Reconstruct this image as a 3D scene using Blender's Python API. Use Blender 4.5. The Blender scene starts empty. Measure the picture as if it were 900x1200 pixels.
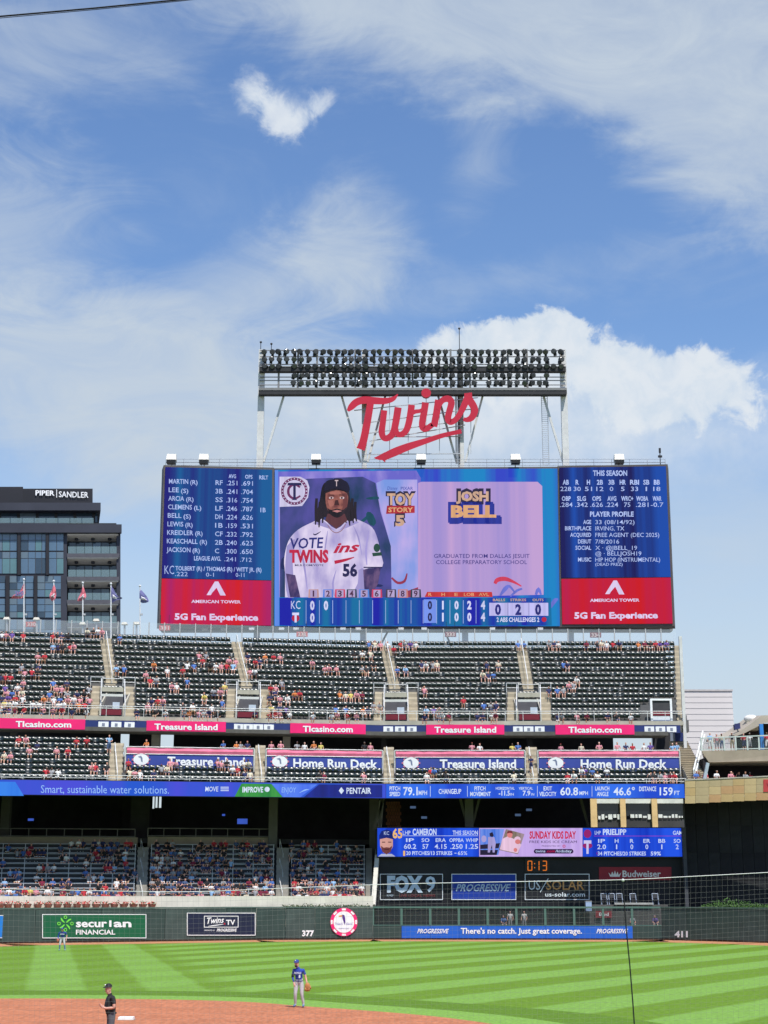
import bpy, bmesh, math, random
from mathutils import Vector, Matrix
from mathutils.geometry import tessellate_polygon
SC = bpy.context.scene
COL = SC.collection
R = random.Random(7)

# ------------------------------------------------------------------ camera
H = 4.4                                   # eye height of the lower box seats above the field
PITCH = math.atan(445 / 1800)
CP, SP = math.cos(PITCH), math.sin(PITCH)
cd = bpy.data.cameras.new('camera'); cam = bpy.data.objects.new('camera', cd); COL.objects.link(cam)
cam.location = (0, 0, H); cam.rotation_euler = (math.pi / 2 + PITCH, 0, 0)
cd.sensor_fit = 'VERTICAL'; cd.sensor_height = 24; cd.lens = 36; cd.clip_start = 0.2; cd.clip_end = 8000
SC.camera = cam
SC.view_settings.view_transform = 'Standard'; SC.view_settings.look = 'None'
SC.view_settings.exposure = 0.45; SC.view_settings.gamma = 1.0
SC.render.film_transparent = False

def ray(px, py):                          # survey helper: direction of a sight line taken off the photograph
    u = (px - 450) / 1800; v = (600 - py) / 1800
    return u, CP - v * SP, SP + v * CP
def onY(px, py, Y):
    a, b, d = ray(px, py); t = Y / b
    return Vector((a * t, Y, H + d * t))
def gnd(px, py, z=0.0):
    a, b, d = ray(px, py); t = (z - H) / d
    return Vector((a * t, b * t, z))
KB = 0.165                                # the grandstand bends towards the plate left of its centre
def bendY(X, Yc): return Yc + KB * min(X, 0.0)
def onB(px, py, Yc):
    a, b, d = ray(px, py); t = Yc / (b - KB * min(a, 0.0))
    return Vector((a * t, b * t, H + d * t))
BEND_ROT = math.atan(KB)

# ------------------------------------------------------------------ light
SUN = Vector((0.19, -0.42, 0.86)).normalized()
sd = bpy.data.lights.new('sun', 'SUN'); sd.energy = 4.2; sd.angle = math.radians(0.53); sd.color = (1.0, 0.955, 0.89)
so = bpy.data.objects.new('sun', sd); COL.objects.link(so); so.rotation_euler = SUN.to_track_quat('Z', 'Y').to_euler()
so.location = (40, -40, 90)

W = bpy.data.worlds.new('World'); SC.world = W; W.use_nodes = True
def build_sky():
    nt = W.node_tree; N = nt.nodes; L = nt.links
    bg = N['Background']; bg.inputs['Strength'].default_value = 1.0
    def M(op, a, b=None, c=None, clamp=False):
        n = N.new('ShaderNodeMath'); n.operation = op; n.use_clamp = clamp
        for i, v in enumerate((a, b, c)):
            if v is None: continue
            if isinstance(v, (int, float)): n.inputs[i].default_value = v
            else: L.new(v, n.inputs[i])
        return n.outputs[0]
    def dot(v, w):
        n = N.new('ShaderNodeVectorMath'); n.operation = 'DOT_PRODUCT'; L.new(v, n.inputs[0]); n.inputs[1].default_value = w
        return n.outputs['Value']
    def smooth(x, lo, hi, a=0.0, b=1.0):
        n = N.new('ShaderNodeMapRange'); n.interpolation_type = 'SMOOTHSTEP'
        L.new(x, n.inputs[0]); n.inputs[1].default_value = lo; n.inputs[2].default_value = hi
        n.inputs[3].default_value = a; n.inputs[4].default_value = b
        return n.outputs[0]
    def noise(vec, scale, detail=6, rough=.55, dist=0.0, mscale=None, rot=0.0):
        if mscale:
            mp = N.new('ShaderNodeMapping'); L.new(vec, mp.inputs[0]); mp.inputs['Scale'].default_value = mscale
            mp.inputs['Rotation'].default_value = (0, rot, 0); vec = mp.outputs[0]
        n = N.new('ShaderNodeTexNoise'); L.new(vec, n.inputs['Vector']); n.inputs['Scale'].default_value = scale
        n.inputs['Detail'].default_value = detail; n.inputs['Roughness'].default_value = rough; n.inputs['Distortion'].default_value = dist
        return n.outputs[0]
    sky = N.new('ShaderNodeTexSky'); sky.sky_type = 'NISHITA'; sky.sun_disc = False
    sky.sun_elevation = math.asin(SUN.z); sky.sun_rotation = math.atan2(SUN.x, SUN.y)
    sky.air_density = 1.25; sky.dust_density = 0.1; sky.ozone_density = 2.2; sky.altitude = 250
    sc = N.new('ShaderNodeVectorMath'); sc.operation = 'SCALE'; hs = N.new('ShaderNodeHueSaturation'); L.new(sky.outputs[0], hs.inputs['Color']); hs.inputs['Saturation'].default_value = 1.16; hs.inputs['Hue'].default_value = .508; L.new(hs.outputs[0], sc.inputs[0]); sc.inputs['Scale'].default_value = SKY_STRENGTH
    tc = N.new('ShaderNodeTexCoord'); D = tc.outputs['Generated']
    nA = noise(D, 5.0, 8, .58, .6)
    nB = noise(D, 16.0, 8, .6, .3)
    nD = noise(D, 46.0, 7, .62, .4)
    nC = noise(D, 4.2, 7, .62, 1.2, (1.0, 1.0, 2.3), .55)      # long wisps
    def blob(px, py, rx, ry, rot, lo, hi, amt, n1, w1, n2=None, w2=0.0):
        c = Vector(ray(px, py)).normalized(); e = Vector(ray(px + 10, py)).normalized(); f = Vector(ray(px, py - 10)).normalized()
        t1 = (e - c).normalized(); t2 = (f - c).normalized()
        cr, sr = math.cos(math.radians(rot)), math.sin(math.radians(rot))
        a1 = (t1 * cr + t2 * sr) * (1800 / rx); a2 = (t2 * cr - t1 * sr) * (1800 / ry)
        x = M('SUBTRACT', dot(D, a1), c.dot(a1)); y = M('SUBTRACT', dot(D, a2), c.dot(a2))
        r2 = M('ADD', M('MULTIPLY', x, x), M('MULTIPLY', y, y))
        m = M('SUBTRACT', 1.0, M('SQRT', r2))
        m = M('ADD', m, M('MULTIPLY', M('SUBTRACT', n1, .5), w1))
        if n2 is not None: m = M('ADD', m, M('MULTIPLY', M('SUBTRACT', n2, .5), w2))
        front = smooth(dot(D, c), .2, .5)
        return M('MULTIPLY', M('MULTIPLY', smooth(m, lo, hi), amt), front)
    def union(ms):
        r = None
        for m in ms:
            q = M('SUBTRACT', 1.0, m)
            r = q if r is None else M('MULTIPLY', r, q)
        return M('SUBTRACT', 1.0, r)
    nW = noise(D, 9.0, 9, .64, 1.6, (1.0, 1.0, 2.6), .75)
    cirrus = [
        blob(640, 0, 560, 150, -13, -.02, .55, .86, nC, 1.1, nW, .5),
        blob(860, 140, 230, 130, -28, -.02, .6, .80, nC, 1.0, nW, .6),
        blob(40, 60, 260, 120, 10, 0, .95, .52, nC, 1.5, nW, .8),
        blob(140, 440, 380, 130, -8, -.10, .6, .92, nC, 1.0, nW, .5),
        blob(400, 290, 95, 120, -38, -.05, .85, .72, nC, 1.1, nW, .9),
        blob(290, 350, 200, 80, 20, -.1, .9, .66, nC, 1.1, nW, .7),
        blob(330, 510, 460, 120, 0, -.1, .8, .80, nC, .9, nW, .3),
        blob(20, 270, 160, 140, 40, -.1, 1.0, .56, nC, 1.6, nW, 1.2),
        blob(600, 330, 300, 50, 12, .1, 1.1, .28, nC, 1.8, nW, 1.2),
        blob(560, 190, 60, 110, -20, .1, 1.2, .34, nC, 1.2, nW, 1.6),
        blob(860, 620, 260, 130, 0, -.1, 1.0, .45, nC, 1.2, nW, .4),
    ]
    wide = M('MULTIPLY', smooth(M('ADD', M('MULTIPLY', nC, .8), M('MULTIPLY', nB, .2)), .47, .72), .17)
    elev = dot(D, (0, 0, 1))
    low = smooth(elev, .35, .06, 0.0, .88)                    # white summer haze towards the horizon
    fil = smooth(nW, .28, .72, .74, 1.0)                        # filaments inside the sheets
    soft = union([M('MULTIPLY', union(cirrus + [wide]), fil), low])
    cumulus = union([
        blob(296, 112, 36, 34, -25, .10, .90, .74, nD, 1.7, nB, 1.2),
        blob(322, 134, 50, 32, -38, .12, .85, .70, nD, 2.0, nB, 1.2),
        blob(334, 128, 66, 36, -8, .12, 1.1, .60, nD, 1.6, nB, 1.0),
        blob(372, 124, 26, 22, 40, .10, .85, .70, nD, 2.0, nB, 1.2),
        blob(350, 142, 38, 17, 30, .10, .85, .62, nD, 2.0, nB, 1.2),
        blob(612, 418, 125, 60, 4, .02, .30, .95, nD, 1.3, nB, 1.1),
        blob(560, 408, 105, 38, 12, .02, .34, .9, nD, 1.3, nB, 1.1),
        blob(645, 392, 56, 38, 0, .02, .28, .95, nD, 1.3, nB, .9),
        blob(765, 456, 130, 58, -8, .02, .30, .95, nD, 1.3, nB, 1.1),
        blob(722, 430, 60, 34, 0, .02, .28, .9, nD, 1.3, nB, .9),
        blob(845, 448, 50, 38, -20, .02, .35, .85, nD, 1.4, nB, 1.0),
        blob(560, 475, 270, 90, 0, -.1, .9, .80, nB, 1.0, nA, .6),
        blob(740, 500, 250, 90, 0, -.1, 1.0, .74, nB, 1.2, nA, .6),
    ])
    shade = smooth(M('ADD', M('MULTIPLY', nD, .6), M('MULTIPLY', nB, .4)), .36, .60)
    cc = N.new('ShaderNodeMix'); cc.data_type = 'RGBA'; L.new(shade, cc.inputs[0])
    cc.inputs[6].default_value = (.46, .53, .61, 1); cc.inputs[7].default_value = (.55, .59, .635, 1)
    m1 = N.new('ShaderNodeMix'); m1.data_type = 'RGBA'; L.new(soft, m1.inputs[0]); L.new(sc.outputs[0], m1.inputs[6]); m1.inputs[7].default_value = (.415, .475, .54, 1)
    m2 = N.new('ShaderNodeMix'); m2.data_type = 'RGBA'; L.new(cumulus, m2.inputs[0]); L.new(m1.outputs[2], m2.inputs[6]); L.new(cc.outputs[2], m2.inputs[7])
    L.new(m2.outputs[2], bg.inputs['Color'])
SKY_STRENGTH = 0.115
build_sky()

# ------------------------------------------------------------------ materials
MATS = {}
def pm(name, rgb=None, rough=.65, var=.14, scale=1.5, bump=0.0, spec=.3, metal=0.0, fine=None, coat=0.0):
    if name in MATS: return MATS[name]
    m = bpy.data.materials.new(name); m.use_nodes = True; nt = m.node_tree; N, L = nt.nodes, nt.links
    b = N['Principled BSDF']; b.inputs['Roughness'].default_value = rough; b.inputs['Specular IOR Level'].default_value = spec
    b.inputs['Metallic'].default_value = metal; b.inputs['Coat Weight'].default_value = coat
    tc = N.new('ShaderNodeTexCoord'); n = N.new('ShaderNodeTexNoise'); L.new(tc.outputs['Object'], n.inputs['Vector'])
    n.inputs['Scale'].default_value = scale; n.inputs['Detail'].default_value = 8; n.inputs['Roughness'].default_value = .62
    mx = N.new('ShaderNodeMix'); mx.data_type = 'RGBA'; L.new(n.outputs[0], mx.inputs[0])
    mr = N.new('ShaderNodeMapRange'); L.new(n.outputs[0], mr.inputs[0]); mr.inputs[1].default_value = .3; mr.inputs[2].default_value = .7
    L.new(mr.outputs[0], mx.inputs[0])
    mx.inputs[6].default_value = (*[c * (1 - var) for c in rgb], 1); mx.inputs[7].default_value = (*[min(.95, c * (1 + var)) for c in rgb], 1)
    if fine:
        mp = N.new('ShaderNodeMapping'); L.new(tc.outputs['Object'], mp.inputs[0]); mp.inputs['Scale'].default_value = fine[:3]; f = N.new('ShaderNodeTexNoise'); L.new(mp.outputs[0], f.inputs['Vector']); f.inputs['Scale'].default_value = 1.0; f.inputs['Detail'].default_value = 6
        fr = N.new('ShaderNodeMapRange'); L.new(f.outputs[0], fr.inputs[0]); fr.inputs[1].default_value = .3; fr.inputs[2].default_value = .7; fr.inputs[3].default_value = 1 - fine[3]; fr.inputs[4].default_value = 1 + fine[3]
        sc = N.new('ShaderNodeVectorMath'); sc.operation = 'SCALE'; L.new(mx.outputs[2], sc.inputs[0]); L.new(fr.outputs[0], sc.inputs['Scale']); L.new(sc.outputs[0], b.inputs['Base Color'])
    else: L.new(mx.outputs[2], b.inputs['Base Color'])
    if bump:
        bp = N.new('ShaderNodeBump'); bp.inputs['Strength'].default_value = bump; bp.inputs['Distance'].default_value = .05
        L.new(n.outputs[0], bp.inputs['Height']); L.new(bp.outputs[0], b.inputs['Normal'])
    MATS[name] = m; return m
def led(name, ca, cb, scale=.35, strength=1.0, rows=0.0, lo=.43, hi=.57):
    """a lit video screen: two inks drifting into each other in the vertical bands a phone camera catches"""
    if name in MATS: return MATS[name]
    m = bpy.data.materials.new(name); m.use_nodes = True; nt = m.node_tree; N, L = nt.nodes, nt.links
    b = N['Principled BSDF']; b.inputs['Base Color'].default_value = (.012, .012, .014, 1); b.inputs['Roughness'].default_value = .8; b.inputs['Specular IOR Level'].default_value = .03
    tc = N.new('ShaderNodeTexCoord'); mp = N.new('ShaderNodeMapping'); L.new(tc.outputs['Object'], mp.inputs[0]); mp.inputs['Scale'].default_value = (1, .0, rows)
    n = N.new('ShaderNodeTexNoise'); L.new(mp.outputs[0], n.inputs['Vector']); n.inputs['Scale'].default_value = scale * 1.7; n.inputs['Detail'].default_value = 4
    mr = N.new('ShaderNodeMapRange'); L.new(n.outputs[0], mr.inputs[0]); mr.inputs[1].default_value = lo; mr.inputs[2].default_value = hi
    mx = N.new('ShaderNodeMix'); mx.data_type = 'RGBA'; L.new(mr.outputs[0], mx.inputs[0])
    mx.inputs[6].default_value = (*ca, 1); mx.inputs[7].default_value = (*cb, 1)
    L.new(mx.outputs[2], b.inputs['Emission Color']); b.inputs['Emission Strength'].default_value = strength * .73
    MATS[name] = m; return m
def srgb(r, g, b):
    f = lambda c: (c / 255 / 12.92) if c / 255 <= .04045 else ((c / 255 + .055) / 1.055) ** 2.4
    return (f(r), f(g), f(b))
def glow(name, rgb255, strength=1.0): 
    if name in MATS: return MATS[name]
    c = srgb(*rgb255); return led(name, tuple(x * .88 for x in c), tuple(min(1, x * 1.08) for x in c), .6, strength)
def glass(name, rgb, alpha, rough=.1):
    if name in MATS: return MATS[name]
    m = bpy.data.materials.new(name); m.use_nodes = True; nt = m.node_tree; N, L = nt.nodes, nt.links
    b = N['Principled BSDF']; b.inputs['Base Color'].default_value = (*rgb, 1); b.inputs['Roughness'].default_value = rough
    t = N.new('ShaderNodeBsdfTransparent'); mx = N.new('ShaderNodeMixShader'); mx.inputs[0].default_value = alpha
    L.new(t.outputs[0], mx.inputs[1]); L.new(b.outputs[0], mx.inputs[2]); L.new(mx.outputs[0], N['Material Output'].inputs['Surface'])
    MATS[name] = m; return m

CONC = pm('pale concrete', (.40, .375, .31), .85, .16, .8, .25)
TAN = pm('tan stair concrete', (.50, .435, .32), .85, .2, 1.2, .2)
TAN2 = pm('darker tan tread concrete', (.38, .33, .245), .85, .2, 1.2, .2)  # darker copy of the stair tan, tells the lower steps apart
TERR = pm('grey terrace concrete', (.12, .12, .118), .85, .2, .9, .2)
DARKSTEEL = pm('dark painted steel', (.022, .022, .026), .5, .25, 1.0)
BLACK = pm('black cladding', (.011, .011, .014), .6, .3, .4)
WHITESTEEL = pm('galvanised white steel', (.58, .58, .56), .45, .14, 1.2)
GALV = pm('galvanised rail steel', (.46, .47, .48), .4, .15, 2.0, metal=.2)
RAIL = pm('pale handrail', (.62, .63, .62), .4, .1, 2.0)
SEATG = pm('dark green seat plastic', (.007, .016, .015), .30, .2, 3.0, spec=.6)
PADG = pm('dark green wall padding', (.040, .066, .058), .6, .2, .6, .15)
NAVY = pm('navy fascia paint', (.022, .036, .15), .5, .12, .5)
PINK = pm('magenta sign vinyl', (.80, .018, .16), .5, .08, .4)
DRAPE = pm('pink bunting cloth', (.70, .17, .27), .8, .22, .9, .5)
BANBLUE = pm('blue banner vinyl', (.04, .065, .30), .55, .1, .5)
WHITEP = pm('white sign paint', (.78, .79, .80), .5, .05, 1.0)
REDSIGN = pm('red sign enamel', (.48, .012, .035), .42, .12, .35, spec=.4)
DEEPRED = pm('deep red sign', (.15, .018, .028), .6, .15, .5)
MAROON = pm('maroon paint', (.16, .015, .03), .6, .15, 1.0)
REDV = pm('section plate red', (.45, .05, .05), .6, .12, 1.0)
SKIN = pm('sunlit skin', (.62, .33, .25), .6, .12, 6.0)
SKIN2 = pm('tanned skin', (.36, .18, .115), .6, .12, 6.0)
SKIN3 = pm('dark skin', (.10, .05, .033), .6, .12, 6.0)

# ------------------------------------------------------------------ mesh helpers
class MB:
    def __init__(s): s.v = []; s.f = []
    def add(s, vs, fs):
        b = len(s.v); s.v += [Vector(v) for v in vs]; s.f += [tuple(b + i for i in f) for f in fs]; return s
    def quad(s, a, b, c, d): return s.add((a, b, c, d), ((0, 1, 2, 3),))
    def hexa(s, p): # p: 4 bottom, 4 top
        return s.add(p, ((3, 2, 1, 0), (4, 5, 6, 7), (0, 1, 5, 4), (1, 2, 6, 5), (2, 3, 7, 6), (3, 0, 4, 7)))
    def box(s, x0, x1, y0, y1, z0, z1):
        return s.hexa([(x0, y0, z0), (x1, y0, z0), (x1, y1, z0), (x0, y1, z0), (x0, y0, z1), (x1, y0, z1), (x1, y1, z1), (x0, y1, z1)])
    def bbox(s, x0, x1, y0, y1, z0, z1, z0b=None, z1b=None):
        """a box laid along the bent line of the grandstand (split at the bend)"""
        z0b = z0 if z0b is None else z0b; z1b = z1 if z1b is None else z1b
        for a, b in ([(x0, 0.0), (0.0, x1)] if x0 < -1e-6 and x1 > 1e-6 else [(x0, x1)]):
            A, B = KB * min(a, 0), KB * min(b, 0)
            s.hexa([(a, y0 + A, z0), (b, y0 + B, z0), (b, y1 + B, z0b), (a, y1 + A, z0b), (a, y0 + A, z1), (b, y0 + B, z1), (b, y1 + B, z1b), (a, y1 + A, z1b)])
        return s
    def bar(s, p, q, w=.1, h=None):
        p, q = Vector(p), Vector(q); h = w if h is None else h; d = (q - p).normalized()
        up = Vector((0, 0, 1)) if abs(d.z) < .95 else Vector((0, 1, 0))
        a = d.cross(up).normalized() * w / 2; b = a.cross(d).normalized() * h / 2
        return s.hexa([p - a - b, p + a - b, p + a + b, p - a + b, q - a - b, q + a - b, q + a + b, q - a + b])
    def tube(s, pts, r, n=6, caps=True):
        pts = [Vector(p) for p in pts]; rs = r if isinstance(r, (list, tuple)) else [r] * len(pts); vs = []; fs = []
        for i, p in enumerate(pts):
            d = (pts[min(i + 1, len(pts) - 1)] - pts[max(i - 1, 0)]).normalized()
            up = Vector((0, 0, 1)) if abs(d.z) < .9 else Vector((0, 1, 0))
            a = d.cross(up).normalized(); b = a.cross(d)
            for k in range(n):
                t = 2 * math.pi * k / n; vs.append(p + (a * math.cos(t) + b * math.sin(t)) * rs[i])
        for i in range(len(pts) - 1):
            for k in range(n): fs.append((i * n + k, i * n + (k + 1) % n, (i + 1) * n + (k + 1) % n, (i + 1) * n + k))
        if caps: fs.append(tuple(range(n))[::-1]); fs.append(tuple(range((len(pts) - 1) * n, len(pts) * n)))
        return s.add(vs, fs)
    def prism(s, poly, off):
        """flat outline (3D points) given thickness along off"""
        n = len(poly); tri = tessellate_polygon([[Vector(p) for p in poly]]); off = Vector(off)
        vs = [Vector(p) for p in poly] + [Vector(p) + off for p in poly]
        fs = [tuple(t) for t in tri] + [tuple(i + n for i in t[::-1]) for t in tri] + [(i, (i + 1) % n, n + (i + 1) % n, n + i) for i in range(n)]
        return s.add(vs, fs)
    def flat(s, poly):
        return s.add(poly, [tuple(t) for t in tessellate_polygon([[Vector(p) for p in poly]])])
    def ball(s, c, r, n=8, m=6, sq=(1, 1, 1)):
        c = Vector(c); vs = [c + Vector((0, 0, -r * sq[2]))]; fs = []
        for i in range(1, m):
            t = math.pi * i / m
            for k in range(n):
                p = 2 * math.pi * k / n; vs.append(c + Vector((r * sq[0] * math.sin(t) * math.cos(p), r * sq[1] * math.sin(t) * math.sin(p), -r * sq[2] * math.cos(t))))
        vs.append(c + Vector((0, 0, r * sq[2])))
        for k in range(n): fs.append((0, 1 + (k + 1) % n, 1 + k)); fs.append((len(vs) - 1, 1 + (m - 2) * n + k, 1 + (m - 2) * n + (k + 1) % n))
        for i in range(m - 2):
            for k in range(n): a = 1 + i * n; fs.append((a + k, a + (k + 1) % n, a + n + (k + 1) % n, a + n + k))
        return s.add(vs, fs)
    def mesh(s, name, mat, org=(0, 0, 0), smooth=False):
        org = Vector(org); me = bpy.data.meshes.new(name); me.from_pydata([tuple(v - org) for v in s.v], [], s.f)
        bm = bmesh.new(); bm.from_mesh(me); bmesh.ops.recalc_face_normals(bm, faces=bm.faces) if smooth else None; bm.to_mesh(me) if smooth else None; bm.free()
        if mat: me.materials.append(mat)
        if smooth: me.polygons.foreach_set('use_smooth', [True] * len(me.polygons))
        me.update(); return me

WORLD_ORG = {}
def props(o, label=None, cat=None, group=None, kind=None):
    if label: o['label'] = label
    if cat: o['category'] = cat
    if group: o['group'] = group
    if kind: o['kind'] = kind
    return o
def thing(name, loc, label=None, cat=None, group=None, kind=None):
    o = bpy.data.objects.new(name, None); COL.objects.link(o); o.location = loc; o.empty_display_size = .2
    WORLD_ORG[o] = Vector(loc); return props(o, label, cat, group, kind)
def put(name, mb, mat, parent=None, org=None, smooth=False, label=None, cat=None, group=None, kind=None):
    """one mesh object; world-space geometry is moved into the frame of its parent (or of its own origin)"""
    base = WORLD_ORG[parent] if parent else Vector((0, 0, 0))
    if parent and kind is None and any(w in name for w in ('lettering', '_rule', 'netting', 'studio', 'swirl', 'rim_mark', 'chip_rim', 'roundel_stud', 'tile_', 'caption', 'script', 'portrait_feat', 'screen_panel', '_stair', 'lower_tread', 'digits', 'conduit', 'aerial')): kind = 'stuff'
    if org is None:
        n = max(1, len(mb.v)); xs = sum((v.x for v in mb.v)) / n; ys = sum((v.y for v in mb.v)) / n; zs = min(v.z for v in mb.v)
        org = Vector((xs, ys, zs))
    org = Vector(org); o = bpy.data.objects.new(name, mb.mesh(name, mat, org, smooth)); COL.objects.link(o)
    o.location = org - base; o.parent = parent; WORLD_ORG[o] = org
    return props(o, label, cat, group, kind)
def place(name, me, loc, rotz=0, parent=None, rot=None, scale=None, **k):
    o = bpy.data.objects.new(name, me); COL.objects.link(o); base = WORLD_ORG[parent] if parent else Vector((0, 0, 0))
    o.location = Vector(loc) - base; o.rotation_euler = rot if rot else (0, 0, rotz); o.parent = parent; WORLD_ORG[o] = Vector(loc)
    if scale: o.scale = scale
    return props(o, **k)

class Plane:
    def __init__(s, p, n): s.p = Vector(p); s.n = Vector(n).normalized()
    def __call__(s, px, py, off=0.0):
        d = Vector(ray(px, py)); o = Vector((0, 0, H)); q = s.p + s.n * off
        return o + d * ((q - o).dot(s.n) / d.dot(s.n))
def planeB(px, Yc):                        # face of the bent grandstand line at this sight line
    return Plane((0, Yc, 0), (KB, -1, 0) if px < 450 else (0, -1, 0))

FONT = bpy.data.curves.new('lettering', 'FONT'); FONT.resolution_u = 2; FOB = bpy.data.objects.new('lettering', FONT)
def glyphs(txt, bold=0.0, shear=0.0, spacing=1.0):
    FONT.body = txt; FONT.offset = bold; FONT.shear = shear; FONT.space_character = spacing
    me = FOB.to_mesh(); vs = [(v.co.x, v.co.y) for v in me.vertices]; fs = [tuple(p.vertices) for p in me.polygons]; FOB.to_mesh_clear()
    return vs, fs
def text(mb, plane, txt, x0, yt, x1, yb, off=.03, bold=.012, shear=0.0, slope=0.0, rot90=False):
    """lettering whose capitals fill the photo box x0..x1, yt..yb on the given plane"""
    vs, fs = glyphs(txt, bold, shear)
    if not vs: return mb
    a, b = min(v[0] for v in vs), max(v[0] for v in vs)
    if txt in ('1', 'I'): x0, x1 = (x0 + x1) / 2 - (x1 - x0) * .2, (x0 + x1) / 2 + (x1 - x0) * .2
    P = []
    for x, y in vs:
        fx = (x - a) / max(1e-6, b - a); px = x0 + fx * (x1 - x0); py = yb - y / .692 * (yb - yt) + slope * (px - x0)
        P.append(plane(px, py, off))
    return mb.add(P, fs)
def poly(mb, plane, pts, off=.02):
    return mb.flat([plane(x, y, off) for x, y in pts])
def rect(mb, plane, x0, y0, x1, y1, off=.02):
    return mb.quad(plane(x0, y1, off), plane(x1, y1, off), plane(x1, y0, off), plane(x0, y0, off))
def frame(mb, plane, x0, y0, x1, y1, w, off=.03):
    for q in ((x0, y0, x1, y0 + w), (x0, y1 - w, x1, y1), (x0, y0 + w, x0 + w, y1 - w), (x1 - w, y0 + w, x1, y1 - w)): rect(mb, plane, *q, off)
    return mb
def disc(cx, cy, rx, ry=None, n=20, a0=0, a1=360):
    ry = rx if ry is None else ry
    return [(cx + rx * math.cos(math.radians(a0 + (a1 - a0) * k / n)), cy + ry * math.sin(math.radians(a0 + (a1 - a0) * k / n))) for k in range(n)]
def slab(plane, x0, y0, x1, y1, t, off=0.0):
    """a real panel of thickness t whose front face stands off the plane"""
    mb = MB(); q = [(x0, y1), (x1, y1), (x1, y0), (x0, y0)]
    f = [plane(x, y, off) for x, y in q]; n = plane.n * t
    return mb.hexa([f[0], f[1], f[1] - n, f[0] - n, f[3], f[2], f[2] - n, f[3] - n])
def crom(pts, n=6):
    out = []
    for i in range(len(pts) - 1):
        p0, p1, p2, p3 = pts[max(i - 1, 0)], pts[i], pts[i + 1], pts[min(i + 2, len(pts) - 1)]
        for k in range(n):
            t = k / n
            out.append(tuple(.5 * ((2 * b) + (-a + c) * t + (2 * a - 5 * b + 4 * c - d) * t * t + (-a + 3 * b - 3 * c + d) * t ** 3) for a, b, c, d in zip(p0, p1, p2, p3)))
    out.append(tuple(pts[-1])); return out
def stroke(mb, plane, pts, off, thick, n=6):
    """brush stroke x, y, width (photo units) -> solid ribbon standing off the plane"""
    P = crom(pts, n); Lf, Rt = [], []
    for i, (x, y, w) in enumerate(P):
        a, b = P[max(i - 1, 0)], P[min(i + 1, len(P) - 1)]; dx, dy = b[0] - a[0], b[1] - a[1]; l = math.hypot(dx, dy) or 1
        Lf.append((x - dy / l * w / 2, y + dx / l * w / 2)); Rt.append((x + dy / l * w / 2, y - dx / l * w / 2))
    vs = []
    for (a, b), (c, d) in zip(Lf, Rt): vs += [plane(a, b, off), plane(c, d, off), plane(c, d, off - thick), plane(a, b, off - thick)]
    fs = []; m = len(Lf)
    for i in range(m - 1):
        for k in range(4): fs.append((i * 4 + k, i * 4 + (k + 1) % 4, i * 4 + 4 + (k + 1) % 4, i * 4 + 4 + k))
    fs += [(0, 1, 2, 3), (m * 4 - 4, m * 4 - 1, m * 4 - 2, m * 4 - 3)]
    return mb.add(vs, fs)
ORD = ['first', 'second', 'third', 'fourth', 'fifth', 'sixth', 'seventh', 'eighth', 'ninth', 'tenth', 'eleventh', 'twelfth', 'thirteenth', 'fourteenth', 'fifteenth', 'sixteenth', 'seventeenth', 'eighteenth', 'nineteenth', 'twentieth'] + ['twenty-' + w for w in ('first', 'second', 'third', 'fourth', 'fifth', 'sixth', 'seventh', 'eighth', 'ninth')] + ['thirtieth'] + ['thirty-' + w for w in ('first', 'second', 'third', 'fourth', 'fifth')]

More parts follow.
